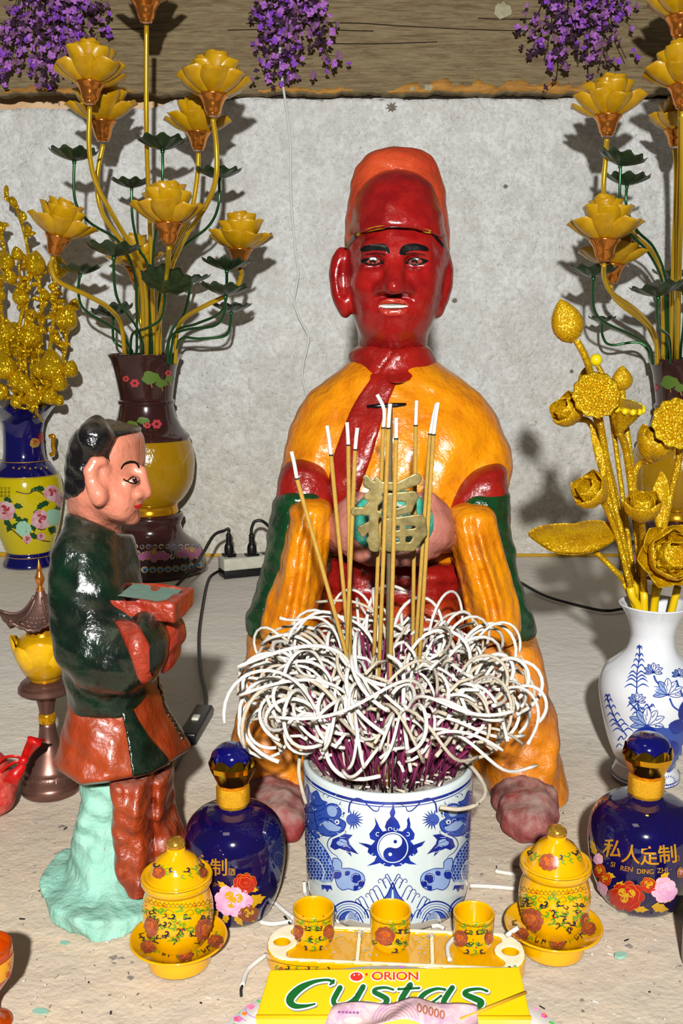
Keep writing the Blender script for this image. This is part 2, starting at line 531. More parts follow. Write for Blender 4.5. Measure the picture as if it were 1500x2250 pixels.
M_DARK = mat('dark timber', S(38, 26, 18), .9, bump=(40, .5, .003))
M_BOARD = mat('rear board', S(244, 208, 164), .8, var=(8, S(214, 160, 110), .5))
YW = 2.90                                  # distance of the wall
ZT = W(750, 217, YW).z                     # top of the plastered wall
def nz(x, y=0.0, s=1.0):
    return (math.sin(x * 7.1 * s + y * 3.3) + math.sin(x * 17.3 * s + 1.3 + y) * .6 + math.sin(x * 41.7 * s + 2.1) * .35 + math.sin(x * 97.0 * s + .7) * .2) / 2.15
# floor: a gently uneven slab with a cove against the wall
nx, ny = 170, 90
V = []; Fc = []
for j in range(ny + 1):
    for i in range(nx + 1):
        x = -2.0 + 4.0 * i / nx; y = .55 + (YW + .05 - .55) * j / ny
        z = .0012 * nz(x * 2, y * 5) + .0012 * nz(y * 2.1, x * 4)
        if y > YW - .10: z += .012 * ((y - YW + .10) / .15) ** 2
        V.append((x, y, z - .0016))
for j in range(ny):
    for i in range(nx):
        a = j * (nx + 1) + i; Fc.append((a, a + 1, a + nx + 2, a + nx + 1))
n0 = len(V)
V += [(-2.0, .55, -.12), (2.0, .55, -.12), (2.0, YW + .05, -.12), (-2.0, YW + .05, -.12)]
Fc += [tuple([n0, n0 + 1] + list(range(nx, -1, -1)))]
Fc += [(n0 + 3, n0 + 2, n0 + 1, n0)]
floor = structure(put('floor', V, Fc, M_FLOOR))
# back wall, uneven plaster with a rough top edge
nx, nz_ = 260, 120
V = []; Fc = []
rnd = random.Random(3)
lump = [(rnd.uniform(-1.9, 1.9), rnd.uniform(0, 1.25), rnd.uniform(.03, .16), rnd.uniform(-.006, .006)) for _ in range(140)]
for j in range(nz_ + 1):
    for i in range(nx + 1):
        x = -2.0 + 4.0 * i / nx
        top = ZT + .004 * nz(x * 3) + (-.026 * max(0, min(1, (-.44 - x) / .06)))
        z = -.03 + (top + .03) * j / nz_
        d = sum(h * math.exp(-((x - a) ** 2 + (z - b) ** 2) / (r * r)) for a, b, r, h in lump) + .0015 * nz(x * 3, z * 9) + .001 * nz(z * 5, x * 6)
        V.append((x, YW + d, z))
for j in range(nz_):
    for i in range(nx):
        a = j * (nx + 1) + i; Fc.append((a, a + 1, a + nx + 2, a + nx + 1))
n0 = len(V); base = nz_ * (nx + 1)
for i in range(nx + 1):
    p = V[base + i]; V.append((p[0], YW + .022, p[2] + .001))
for i in range(nx): Fc.append((base + i, base + i + 1, n0 + i + 1, n0 + i))
wall = structure(put('wall_back', V, Fc, M_WALL))
# small grey web patches on the plaster: parts of the wall
M_WEB = mat('old web', S(128, 122, 112), .95, var=(150, S(80, 74, 66), .7))
wb = bvh_of(wall)
for (px, py, r) in ((860, 236, 15), (998, 660, 8), (1110, 410, 7), (1255, 816, 6)):
    pts = []
    for k in range(16):
        a = 2 * math.pi * k / 16 + .2; rr = r * (1.0 if k % 2 else .55) * random.uniform(.8, 1.2)
        pts.append((px + rr * math.cos(a), py + rr * math.sin(a) * .9))
    P = []
    for q in [(px, py)] + pts:
        d = ray(*q).normalized(); h = wb.ray_cast(CAMP, d, 6); P.append(h[0] + Vector((0, -.0012 - (.004 if q == (px, py) else 0), 0)))
    put('web_patch', P, [(0, 1 + (k + 1) % 16, 1 + k) for k in range(16)], M_WEB, wall, True)
# plank beam over the wall
zb = ZT + .002
YB = YW - .035
V = []; Fc = []
nx = 320
rows = [(-.0, .05), (.0, .014), (.006, .002), (.02, 0), (.05, 0), (.12, 0), (.2, 0), (.3, 0), (.42, 0), (.42, .05)]
for r_, (dz, dy) in enumerate(rows):
    for i in range(nx + 1):
        x = -2.0 + 4.0 * i / nx
        w = (.006 * nz(x * 4.2) + .003 * nz(x * 15)) if r_ < 4 else 0
        w += .012 * (x + .3) * 0
        g = .0025 * nz(x * 1.5, r_ * 2.0)
        V.append((x, YB + dy + (g if 1 < r_ < 9 else 0), zb + dz + w + (.006 if r_ < 2 else 0)))
for r_ in range(len(rows) - 1):
    for i in range(nx):
        a = r_ * (nx + 1) + i; Fc.append((a, a + 1, a + nx + 2, a + nx + 1))
beam = structure(put('trim_1', V, Fc, M_BEAM))
# torn paint along its lower edge, proud of the wood
def strip(name, xs, lo, hi, m, parent, y):
    V = []; Fc = []
    n = len(xs)
    for x, a, b in zip(xs, lo, hi): V += [(x, y, a), (x, y, b), (x, y + .004, a), (x, y + .004, b)]
    for i in range(n - 1):
        a = 4 * i; b = a + 4
        Fc += [(a, b, b + 1, a + 1), (a + 1, b + 1, b + 3, a + 3), (a + 2, b + 2, b, a)]
    return put(name, V, Fc, m, parent, True)
for x0, x1, h in ((-.22, .03, .012), (.12, .72, .034), (-.9, -.55, .014)):
    xs = [x0 + (x1 - x0) * i / 60 for i in range(61)]
    lo = [zb + .006 * nz(x * 4.2) + .003 * nz(x * 15) + .007 for x in xs]
    hi = [l + h * (.55 + .5 * nz(x * 9, 1)) * min(1, 8 * min(x - x0, x1 - x) / (x1 - x0) + .05) + .003 for l, x in zip(lo, xs)]
    strip('bare_edge', xs, lo, hi, M_BEAMEDGE, beam, YB - .004)
M_FLAKE = mat('pale paint flake', S(176, 170, 140), .9, var=(60, S(140, 132, 100), .6), bump=(120, .5, .002))
for (px, py, r) in ((1102, 22, 24), (940, 193, 11), (905, 196, 8)):
    pts = [(px + r * random.uniform(.6, 1.1) * math.cos(a), py + .8 * r * random.uniform(.6, 1.1) * math.sin(a)) for a in [2 * math.pi * k / 14 for k in range(14)]]
    P = [W(x, y, YB - .006) for x, y in [(px, py)] + pts]
    P[0].y -= .004
    put('paint_flake', P, [(0, 1 + (k + 1) % 14, 1 + k) for k in range(14)], M_FLAKE, beam, True)
# grain cracks
M_CRACK = mat('plank crack', S(46, 36, 26), .95)
for pts in ([(540, 52), (760, 50), (900, 58), (1080, 66), (1300, 70)], [(500, 66), (640, 64), (820, 68)], [(1050, 40), (1120, 42), (1180, 40)], [(700, 95), (820, 96), (960, 92)], [(180, 60), (260, 64), (330, 62)]):
    P = [W(x, y, YB - .0035) for x, y in pts]
    v, f = tube(catmull(P, 6), .0011, 5)
    put('crack', v, f, M_CRACK, beam)
# what shows through the slot above the wall
v, f = boxv((0, YW + .11, ZT + .05), (4.0, .02, .4))
structure(put('trim_2', v, f, M_BOARD, smooth=False))
v, f = boxv((0.86, YW + .04, ZT + .012), (2.28, .03, .02), bev=.003)
structure(put('trim_3', v, f, M_DARK, smooth=False))
# ================================================================== the big seated figure
def gloss(name, col, var, rough=.3, bumps=(75, .55, .005), dust=None, speck=None):
    return mat(name, col, rough, var=var, bump=bumps, bump2=(20, .5, .014), coat=.35, coatr=.2, dust=dust, speck=speck)
M_YEL = gloss('orange yellow paint', S(200, 122, 3), [(9, S(166, 84, 4), .75), (40, S(208, 138, 8), .4)], speck=(150, S(80, 36, 8), .74))
M_YELD = gloss('dull orange robe paint', S(196, 114, 4), [(8, S(150, 76, 6), .8), (30, S(204, 128, 10), .4)], .42, dust=(S(150, 122, 90), .45), speck=(120, S(70, 34, 12), .72))
M_RED = gloss('red robe paint', S(136, 21, 14), [(12, S(103, 12, 10), .7)])
M_FACE = gloss('face red paint', S(129, 14, 14), [(10, S(96, 7, 12), .75), (30, S(151, 29, 21), .4)], .24, (90, .22, .003))
M_HATB = gloss('orange red hat paint', S(170, 64, 31), [(14, S(146, 40, 24), .7)], .28, (60, .5, .006))
M_GRN = gloss('dark green sleeve paint', S(7, 48, 22), [(16, S(17, 29, 19), .8), (50, S(3, 72, 26), .4)], .24)
M_PINK = gloss('pink hand paint', S(163, 105, 91), [(12, S(146, 84, 74), .6)], .3)
M_SKIRT = gloss('orange red skirt paint', S(151, 53, 15), [(12, S(129, 31, 12), .7)])
M_BLACK = mat('black paint', S(9, 9, 9), .22, bump=(120, .2, .002), coat=.3)
M_TEAL = mat('teal disc paint', S(38, 138, 119), .35, var=(70, S(95, 163, 146), .6), bump=(130, .5, .003))
M_WHITEP = mat('white paint', S(184, 182, 177), .4, var=(60, S(146, 141, 138), .5))
M_FOOT = mat('dusty red shoe', S(120, 34, 34), .7, var=[(14, S(144, 110, 101), .8), (40, S(100, 22, 26), .5)], bump=(60, .6, .006), dust=(S(146, 129, 119), .7))
M_EYEO = mat('orange eye paint', S(124, 40, 24), .7)
M_LIP = gloss('lip paint', S(153, 43, 26), [(30, S(129, 26, 17), .5)])
YS = 1.50
sb_ = W(870, 1760, 1.47)
statue = thing('seated_statue', 'large red-faced seated statue in an orange robe against the wall, behind the incense pot', 'statue', (sb_.x, 1.47, 0))
def lump3(X, Y, Z, a=.0022, s=1.0):
    return a * (np.sin(X * 61 * s + 2 * np.sin(Z * 23 * s)) * np.sin(Z * 47 * s + 1.7 * np.sin(Y * 31 * s)) + .6 * np.sin(X * 133 * s + Z * 71 * s) * np.sin(Z * 117 * s - X * 40 * s))
# --- robe below the lap: two blocky legs and the cloth between them
LEGL = [(1385, 548, 700, 1.44, .085), (1450, 538, 716, 1.43, .10), (1550, 522, 716, 1.42, .11), (1650, 514, 706, 1.42, .115), (1705, 518, 690, 1.42, .112), (1738, 552, 682, 1.42, .105)]
LEGR = [(1385, 1035, 1172, 1.44, .085), (1450, 1030, 1184, 1.43, .10), (1550, 1030, 1207, 1.42, .11), (1650, 1050, 1221, 1.42, .115), (1720, 1066, 1228, 1.42, .115), (1768, 1080, 1222, 1.42, .11)]
MID = [(1350, 610, 1110, 1.52, .10), (1420, 600, 1130, 1.50, .12), (1560, 590, 1140, 1.52, .115), (1700, 590, 1140, 1.53, .11), (1765, 620, 1130, 1.53, .10)]
def f_robe(X, Y, Z):
    d = smin(loft(X, Y, Z, LEGL, 3.4), loft(X, Y, Z, LEGR, 3.6), .01)
    d = smin(d, loft(X, Y, Z, MID, 2.6), .03)
    return d + lump3(X, Y, Z, .0024) 
robe = sculpt('robe', f_robe, (sb_.x - .30, 1.26, .0), (sb_.x + .30, 1.70, .34), .0045, M_YELD, statue)
# --- torso with its sleeves
TOR = [(775, 790, 936, 1.53, .045), (800, 760, 966, 1.53, .07), (830, 722, 1008, 1.53, .09), (870, 684, 1052, 1.53, .105), (930, 652, 1090, 1.52, .118),
       (1000, 632, 1104, 1.515, .125), (1060, 622, 1106, 1.51, .125), (1130, 640, 1100, 1.52, .115), (1220, 680, 1060, 1.53, .10), (1300, 690, 1050, 1.53, .10), (1400, 650, 1080, 1.53, .10)]
def f_torso0(X, Y, Z):
    d = loft(X, Y, Z, TOR, 2.25)
    for (x, y, Yc, r) in ((668, 985, 1.47, 44), (1062, 985, 1.47, 44)):          # upper arms
        a = W(x + (52 if x < 800 else -52), 930, 1.50); b = W(x + (14 if x < 800 else -10), y + 50, Yc)
        d = smin(d, cone(X, Y, Z, a, b, .036, .038), .04)
    return d
def f_torso(X, Y, Z):
    u, v = pix(X, Y, Z)
    d = f_torso0(X, Y, Z) + lump3(X, Y, Z, .0018)
    # sagging folds towards the wrists
    fold = .0035 * np.sin((u - 870) * .06 + (v - 900) * .03) * np.clip((v - 900) / 140, 0, 1) * np.clip((1100 - v) / 60, 0, 1)
    return d + fold
torso = sculpt('jacket', f_torso, (sb_.x - .21, 1.34, .26), (sb_.x + .21, 1.68, .66), .004, M_YEL, statue)
# --- front band of the jacket, a raised red strip running down to the left
LAP = [(835, 818, 872), (870, 793, 857), (900, 776, 844), (950, 756, 830), (1000, 738, 816), (1050, 728, 798), (1110, 716, 776), (1180, 704, 764)]
def f_lap(X, Y, Z):
    u, v = pix(X, Y, Z)
    l = np.interp(v, [p[0] for p in LAP], [p[1] - 6 for p in LAP]); r = np.interp(v, [p[0] for p in LAP], [p[2] + 2 for p in LAP])
    band = np.maximum(l - u, u - r) / 1470
    band = np.maximum(band, (820 - v) / 1470); band = np.maximum(band, (v - 1185) / 1470); band = np.maximum(band, (Y - 1.5) * .8)
    return smax(f_torso(X, Y, Z) - .0035, band, .003)
sculpt('jacket_band', f_lap, (sb_.x - .15, 1.34, .28), (sb_.x + .03, 1.55, .64), .0032, M_RED, statue)
# --- collar
COLR = [(760, 786, 938, 1.525, .062), (772, 772, 950, 1.525, .068), (795, 768, 958, 1.525, .072), (815, 778, 948, 1.52, .076), (835, 815, 900, 1.50, .08)]
def f_col(X, Y, Z):
    u, v = pix(X, Y, Z)
    d = loft(X, Y, Z, COLR, 2.0) + .0016 * np.sin(u * .05 + v * .11)
    return smax(d, -(np.abs((u - 845) + (v - 800) * .7) / 1470 - .0008), .003)
sculpt('collar', f_col, (sb_.x - .10, 1.40, .56), (sb_.x + .10, 1.63, .67), .003, M_RED, statue)
# --- head
HEAD = [(470, 790, 952, 1.535, .07), (500, 772, 974, 1.53, .082), (540, 764, 982, 1.525, .09), (600, 763, 978, 1.52, .092), (650, 768, 970, 1.52, .088), (690, 774, 958, 1.52, .083),
        (720, 782, 946, 1.525, .074), (745, 788, 938, 1.53, .066), (770, 788, 936, 1.535, .062), (800, 788, 936, 1.535, .060)]
def wpt(x, y, Y): return np.array(W(x, y, Y))
def f_head(X, Y, Z):
    d = loft(X, Y, Z, HEAD, 2.15)
    kx = 1 / 1500
    # chin and cheeks pushed forward of the neck
    d = smin(d, ell(X, Y, Z, wpt(864, 700, 1.475), (58 * kx, .042, 52 * kx)), .03)
    d = smin(d, ell(X, Y, Z, wpt(818, 628, 1.462), (34 * kx, .028, 34 * kx)), .025)
    d = smin(d, ell(X, Y, Z, wpt(908, 628, 1.462), (34 * kx, .028, 34 * kx)), .025)
    # brow ridge and sockets
    d = smin(d, cone(X, Y, Z, wpt(805, 546, 1.447), wpt(848, 552, 1.441), .008, .008), .018)
    d = smin(d, cone(X, Y, Z, wpt(882, 552, 1.441), wpt(930, 546, 1.447), .008, .008), .018)
    for ex in (820, 913):
        d = smax(d, -ell(X, Y, Z, wpt(ex, 576, 1.434), (27 * kx, .012, 13 * kx)), .008)
        d = smin(d, ell(X, Y, Z, wpt(ex, 574, 1.448), (24 * kx, .010, 9 * kx)), .004)
    # nose
    d = smin(d, cone(X, Y, Z, wpt(865, 560, 1.440), wpt(865, 632, 1.408), .0085, .014), .012)
    d = smin(d, ell(X, Y, Z, wpt(843, 634, 1.428), (.0125, .018, .0095)), .008)
    d = smin(d, ell(X, Y, Z, wpt(888, 634, 1.428), (.0125, .018, .0095)), .008)
    d = smax(d, -ell(X, Y, Z, wpt(865, 656, 1.416), (.034, .026, .0065)), .004)
    # lips around the open teeth
    d = smin(d, ell(X, Y, Z, wpt(864, 661, 1.435), (34 * kx, .012, 8 * kx)), .006)
    d = smin(d, ell(X, Y, Z, wpt(864, 686, 1.435), (32 * kx, .012, 9 * kx)), .006)
    d = smax(d, -ell(X, Y, Z, wpt(864, 673, 1.425), (32 * kx, .014, 4.5 * kx)), .003)
    # ears
    for ex, sx in ((750, -1), (969, 1)):
        e = ell(X, Y, Z, wpt(ex, 606, 1.515), (27 * kx, .02, 60 * kx))
        e = smin(e, ell(X, Y, Z, wpt(ex - sx * 8, 660, 1.51), (20 * kx, .018, 38 * kx)), .012)
        e = smax(e, -ell(X, Y, Z, wpt(ex - sx * 4, 612, 1.494), (12 * kx, .012, 42 * kx)), .006)
        d = smin(d, e, .006)
    return d + lump3(X, Y, Z, .0008, 1.4)
head = sculpt('head', f_head, (sb_.x - .12, 1.38, .60), (sb_.x + .12, 1.64, .83), .0026, M_FACE, statue)
# --- hat: a dome in front of a tall back flap
HATB = [(326, 848, 904, 1.585, .018), (330, 830, 924, 1.583, .026), (339, 808, 942, 1.58, .033), (355, 789, 957, 1.575, .038), (384, 775, 968, 1.57, .042), (430, 764, 978, 1.56, .055), (490, 757, 984, 1.555, .068), (545, 756, 986, 1.55, .076), (575, 762, 982, 1.55, .074)]
HATF = [(374, 858, 884, 1.545, .012), (378, 842, 900, 1.542, .03), (388, 822, 922, 1.538, .048), (405, 800, 944, 1.533, .064), (440, 780, 962, 1.527, .08), (480, 771, 973, 1.52, .09), (503, 768, 976, 1.518, .094), (512, 768, 978, 1.518, .094)]
hatb = sculpt('hat_back', lambda X, Y, Z: loft(X, Y, Z, HATB, 2.4) + lump3(X, Y, Z, .0013, 1.2), (sb_.x - .11, 1.45, .72), (sb_.x + .11, 1.66, .95), .003, M_HATB, statue)
def f_hatf(X, Y, Z):
    u, v = pix(X, Y, Z)
    d = loft(X, Y, Z, HATF, 2.1, False)
    edge = 500 + ((u - 868) / 108) ** 2 * 26          # the brim dips at the temples
    return smax(smax(d, (v - edge) / 1480, .004), loft(X, Y, Z, HATF[:1] + HATF[1:], 2.1) - .012, .002) + lump3(X, Y, Z, .001, 1.3)
hatf = sculpt('hat_front', f_hatf, (sb_.x - .11, 1.39, .72), (sb_.x + .11, 1.66, .92), .003, M_FACE, statue)
# --- sleeves: red cuff band, green outer sleeve, hanging yellow inner sleeve
def sleeve(side, red, grn, yel):
    lo = (sb_.x - .26, 1.26, .16) if side < 0 else (sb_.x + .02, 1.26, .16)
    hi = (sb_.x - .02, 1.56, .60) if side < 0 else (sb_.x + .27, 1.56, .60)
    sculpt('cuff_band', lambda X, Y, Z: loft(X, Y, Z, red, 2.3) + lump3(X, Y, Z, .0012), lo, hi, .004, M_RED, statue)
    sculpt('outer_sleeve', lambda X, Y, Z: loft(X, Y, Z, grn, 2.2) + lump3(X, Y, Z, .0022, 1.3), lo, hi, .004, M_GRN, statue)
    def fy(X, Y, Z):
        u, v = pix(X, Y, Z)
        flare = np.interp(v, [1100, 1390], [0, 1])
        cxm = np.interp(v, [p[0] for p in yel], [(p[1] + p[2]) / 2 for p in yel])
        hw = np.interp(v, [p[0] for p in yel], [(p[2] - p[1]) / 2 for p in yel])
        q = (u - cxm) / np.maximum(hw, 20)
        fold = (.0046 * np.cos(q * 8.3 + .9 * np.sin(v * .017)) + .0026 * np.cos(q * 14.1 + 1.2 * np.sin(v * .011 + 2))) * np.clip((v - 1110) / 80, 0, 1) * np.clip((1400 - v) / 50, .25, 1) * np.clip(1.25 - q * q, 0, 1)
        return loft(X, Y, Z, yel, 2.3) + fold + lump3(X, Y, Z, .0014)
    sculpt('inner_sleeve', fy, lo, hi, .0038, M_YEL, statue)
sleeve(-1, [(1006, 655, 690, 1.44, .02), (1016, 632, 708, 1.44, .04), (1045, 614, 728, 1.435, .05), (1080, 608, 738, 1.43, .052), (1140, 604, 742, 1.43, .05), (1190, 610, 744, 1.43, .045)],
       [(1062, 650, 690, 1.425, .02), (1070, 630, 706, 1.422, .038), (1100, 604, 728, 1.42, .05), (1150, 592, 732, 1.418, .052), (1200, 584, 728, 1.418, .052), (1260, 572, 722, 1.42, .052), (1320, 550, 712, 1.42, .05), (1370, 537, 704, 1.42, .045), (1392, 540, 700, 1.42, .035)],
       [(1094, 668, 708, 1.379, .02), (1104, 648, 722, 1.376, .034), (1140, 636, 730, 1.372, .042), (1200, 618, 724, 1.370, .046), (1260, 606, 718, 1.370, .048), (1320, 586, 708, 1.370, .05), (1370, 572, 700, 1.370, .05), (1398, 572, 698, 1.372, .042)])
sleeve(1, [(1014, 1066, 1098, 1.44, .02), (1024, 1040, 1108, 1.44, .04), (1045, 1010, 1112, 1.435, .05), (1080, 984, 1116, 1.43, .052), (1140, 976, 1120, 1.43, .05), (1190, 980, 1120, 1.43, .045)],
       [(1066, 1050, 1100, 1.425, .02), (1076, 1020, 1112, 1.422, .038), (1100, 990, 1118, 1.42, .05), (1150, 982, 1122, 1.418, .052), (1200, 990, 1127, 1.418, .052), (1260, 1000, 1138, 1.42, .052), (1320, 1010, 1158, 1.42, .05), (1370, 1020, 1173, 1.42, .045), (1400, 1030, 1176, 1.42, .035)],
       [(1104, 1020, 1062, 1.379, .02), (1114, 1000, 1076, 1.376, .034), (1150, 984, 1090, 1.372, .042), (1200, 992, 1102, 1.370, .046), (1260, 1006, 1120, 1.370, .048), (1320, 1018, 1136, 1.370, .05), (1370, 1024, 1142, 1.370, .05), (1402, 1026, 1140, 1.372, .042)])
# --- belt and the skirt under it
BELT = [(1215, 700, 1020, 1.49, .095), (1240, 696, 1022, 1.485, .10), (1270, 696, 1024, 1.485, .10), (1300, 700, 1024, 1.485, .098)]
sculpt('belt', lambda X, Y, Z: loft(X, Y, Z, BELT, 2.4) + .003 * np.sin(Z * 190 + X * 22) + lump3(X, Y, Z, .0014), (sb_.x - .15, 1.36, .27), (sb_.x + .15, 1.60, .40), .004, M_RED, statue)
SK = [(1290, 705, 1020, 1.475, .10), (1350, 690, 1030, 1.46, .11), (1450, 670, 1040, 1.45, .12), (1600, 670, 1050, 1.45, .12)]
sculpt('front_skirt', lambda X, Y, Z: loft(X, Y, Z, SK, 2.5) + .003 * np.sin(X * 120) + lump3(X, Y, Z, .0014), (sb_.x - .15, 1.30, .10), (sb_.x + .15, 1.60, .36), .005, M_SKIRT, statue)
# --- joined hands holding a painted disc
def f_hands(X, Y, Z):
    k = 1 / 1640
    d = ell(X, Y, Z, wpt(862, 1165, 1.365), (112 * k, .05, 70 * k))
    for s_ in (-1, 1):
        wr = wpt(862 + s_ * 122, 1166, 1.40); pm = wpt(862 + s_ * 78, 1160, 1.352)
        d = smin(d, cone(X, Y, Z, wr, pm, .030, .036), .02)
        # four fingers of each hand wrap under the disc, the thumb lies on top
        for q, (yy, ln) in enumerate(((1196, 30), (1208, 22), (1218, 16), (1226, 8))):
            a = wpt(862 + s_ * 88, yy - 14, 1.35); m_ = wpt(862 + s_ * 52, yy + 4, 1.322); b = wpt(862 + s_ * (12 - q), yy + 10, 1.318)
            d = smin(d, np.minimum(cone(X, Y, Z, a, m_, .010, .0092), cone(X, Y, Z, m_, b, .0092, .008)), .004)
        d = smin(d, np.minimum(cone(X, Y, Z, wpt(862 + s_ * 98, 1118, 1.36), wpt(862 + s_ * 80, 1098, 1.345), .014, .011), cone(X, Y, Z, wpt(862 + s_ * 80, 1098, 1.345), wpt(862 + s_ * 60, 1096, 1.34), .011, .009)), .012)
    return d + lump3(X, Y, Z, .001, 1.3)
hands = sculpt('hands', f_hands, (sb_.x - .13, 1.27, .34), (sb_.x + .13, 1.46, .49), .0026, M_PINK, statue)
dc = W(860, 1143, 1.318)
tilt = Matrix.Rotation(math.radians(-78), 3, 'X')
pr = smoothprof([(0, .004), (.030, .004), (.044, .0034), (.0535, .0015), (.0545, -.002), (.0545, -.012)], 4)[::-1]
v, f = lathe(pr, (0, 0, 0), 48)
disc_o = put('disc', [tilt @ Matrix.Rotation(math.pi, 3, 'X') @ Vector((p[0], p[1] * .82, -p[2])) + dc for p in v], f, M_TEAL, statue)
pd = Paint(disc_o, .0004)
pd.disc(860, 1146, 46, M_WHITEP, 0, 42, 40)
pd.disc(860, 1146, 41, M_TEAL, 1, 37, 40)
for seg in (((838, 1122), (884, 1116)), ((842, 1134), (836, 1170)), ((878, 1128), (886, 1172)), ((846, 1146), (876, 1146)), ((842, 1162), (882, 1162))):
    pd.line(seg, 6, M_WHITEP, 2)
pd.line([(868, 1112), (882, 1118)], 2.5, M_BLACK, 3)
pd.build('disc_mark', disc_o)
# --- shoes
def shoe(x0, x1):
    a = wpt(x0, 1770, 1.38); b = wpt(x1, 1850, 1.24)
    def f_(X, Y, Z):
        d = ell(X, Y, Z, np.array([a[0], 1.36, .016]), (.042, .10, .032))
        d = smin(d, ell(X, Y, Z, np.array([(a[0] + b[0]) / 2, 1.30, .016]), (.040, .08, .031)), .02)
        d = smin(d, ell(X, Y, Z, np.array([b[0], 1.25, .014]), (.034, .044, .026)), .02)
        return np.maximum(d, -Z - .001) + lump3(X, Y, Z, .0026, 1.5) + .0015 * np.sin(Y * 170 + X * 40)
    return sculpt('shoe', f_, (min(a[0], b[0]) - .07, 1.18, -.002), (max(a[0], b[0]) + .07, 1.48, .12), .0035, M_FOOT, statue)
shoe(600, 622)
shoe(1140, 1158)
# --- painted features
pf = Paint([head, hatf], .0006)
pf.fill([(792, 548), (800, 541), (818, 537), (840, 536), (850, 540), (856, 550), (855, 558), (846, 552), (826, 550), (806, 552), (796, 553)], M_BLACK, 5, 0, 3)
pf.build('eyebrow', head)
pf.fill([(877, 558), (880, 546), (890, 538), (910, 535), (932, 540), (941, 547), (938, 552), (918, 550), (898, 552), (884, 560)], M_BLACK, 5, 0, 3)
pf.build('eyebrow', head)
for s_, cx in ((-1, 820), (1, 912)):
    out = [(cx - s_ * 24, 577), (cx - s_ * 12, 567), (cx + 2, 564), (cx + s_ * 14, 567), (cx + s_ * 29, 573), (cx + s_ * 14, 581), (cx, 583), (cx - s_ * 14, 581)]
    pf.fill(out, M_BLACK, 4, 0, 4)
    pf.fill([(cx - 15, 575), (cx, 568), (cx + 16, 574), (cx, 580)], M_EYEO, 4, 1, 4)
    pf.disc(cx - 1, 574, 7, M_BLACK, 2)
    pf.build('eye', head)
    pf.line([(cx - s_ * 26, 560), (cx - s_ * 6, 556), (cx + s_ * 22, 560)], 3, M_BLACK, 0, 5, 1); pf.build('eyelid_line', head)
pf.fill([(828, 671), (842, 660), (863, 656), (886, 660), (900, 671), (886, 668), (862, 666), (842, 668)], M_LIP, 5, 0, 3); pf.build('upper_lip', head)
pf.fill([(834, 680), (862, 681), (894, 680), (884, 690), (862, 693), (844, 690)], M_LIP, 5, 0, 3); pf.build('lower_lip', head)
pf.fill([(832, 672), (842, 668), (862, 667), (884, 669), (896, 672), (886, 677), (862, 678), (842, 677)], M_WHITEP, 5, 0, 3)
pf.build('teeth', head)
ph = Paint([hatf, head, hatb], .0008)
M_GOLDY = mat('yellow green piping', S(186, 160, 20), .35, var=(60, S(70, 96, 20), .8))
ph.line([(784, 517), (800, 508), (830, 500), (866, 497), (900, 499), (945, 509)], 7, M_GOLDY, 0, 8)
ph.line([(758, 549), (768, 534), (784, 518)], 7, M_BLACK, 0, 6)
ph.line([(945, 511), (962, 528), (975, 544)], 6, M_BLACK, 0, 6)
ph.build('hat_piping', hatf)
# --- toggle
tbv = bvh_of([o for o in statue.children if o.name.startswith('jacket')])
tg = []
for x, y in ((806, 893), (828, 892), (850, 891), (872, 890), (892, 888)):
    h_ = tbv.ray_cast(CAMP, ray(x, y).normalized(), 6); tg.append(h_[0] + Vector((0, -.002, 0)))
v, f = tube(tg, [.002, .0034, .0036, .0034, .002], 8); put('toggle', v, f, M_BLACK, statue)
# ================================================================== the small attendant on its mint plinth
YA = 1.12
ag = G(262, 1945)
att = thing('attendant_statue', 'small statue of an attendant in a green coat holding a tray, on mint-green plinth', 'statue', (ag.x, YA, 0))
M_SKIN = gloss('pink skin paint', S(177, 110, 88), [(14, S(163, 93, 74), .5)], .34, (60, .4, .004))
M_HAIR = gloss('black hair paint', S(9, 9, 12), [(20, S(21, 15, 15), .5)], .2, (60, .6, .008), dust=(S(74, 69, 58), .5))
M_COAT = gloss('green black coat paint', S(4, 22, 13), [(10, S(9, 11, 10), .8), (30, S(3, 38, 20), .4)], .24, (70, .45, .005), dust=(S(64, 60, 50), .45))
M_OR = gloss('orange skirt paint', S(136, 46, 8), [(8, S(100, 24, 8), .75), (30, S(150, 64, 10), .45), (60, S(84, 22, 8), .3)], .42, (50, .5, .006), dust=(S(120, 80, 66), .3))
M_ORR = gloss('red orange paint', S(138, 36, 12), [(12, S(100, 18, 10), .75), (40, S(126, 54, 30), .4)], .4, (40, .6, .007), dust=(S(130, 90, 78), .3))
M_TROU = gloss('brown orange trouser paint', S(130, 44, 10), [(10, S(96, 24, 8), .75), (30, S(140, 58, 20), .5)], .42, (40, .6, .007), dust=(S(140, 100, 88), .6))
M_MINT = mat('mint plaster', S(122, 170, 153), .75, var=[(14, S(107, 155, 138), .6), (50, S(143, 177, 162), .5)], speck=(60, S(112, 95, 67), .73), bump=(40, .7, .010), bump2=(110, .5, .004))
M_TRAYT = mat('grey green tray face', S(89, 119, 105), .8, var=(30, S(103, 120, 107), .6), bump=(80, .4, .003))
def box3(pts, pad=.02): 
    return gridbox(pts, pad)
MOUND = [(1680, 184, 300, 1.13, .05), (1733, 180, 300, 1.13, .05), (1780, 176, 310, 1.13, .054), (1850, 166, 340, 1.13, .060), (1900, 150, 384, 1.13, .075), (1945, 128, 408, 1.12, .092), (1985, 104, 424, 1.115, .108), (2012, 92, 430, 1.11, .118), (2030, 88, 432, 1.108, .122)]
zb_ = W(0, 2030, 1.108).z
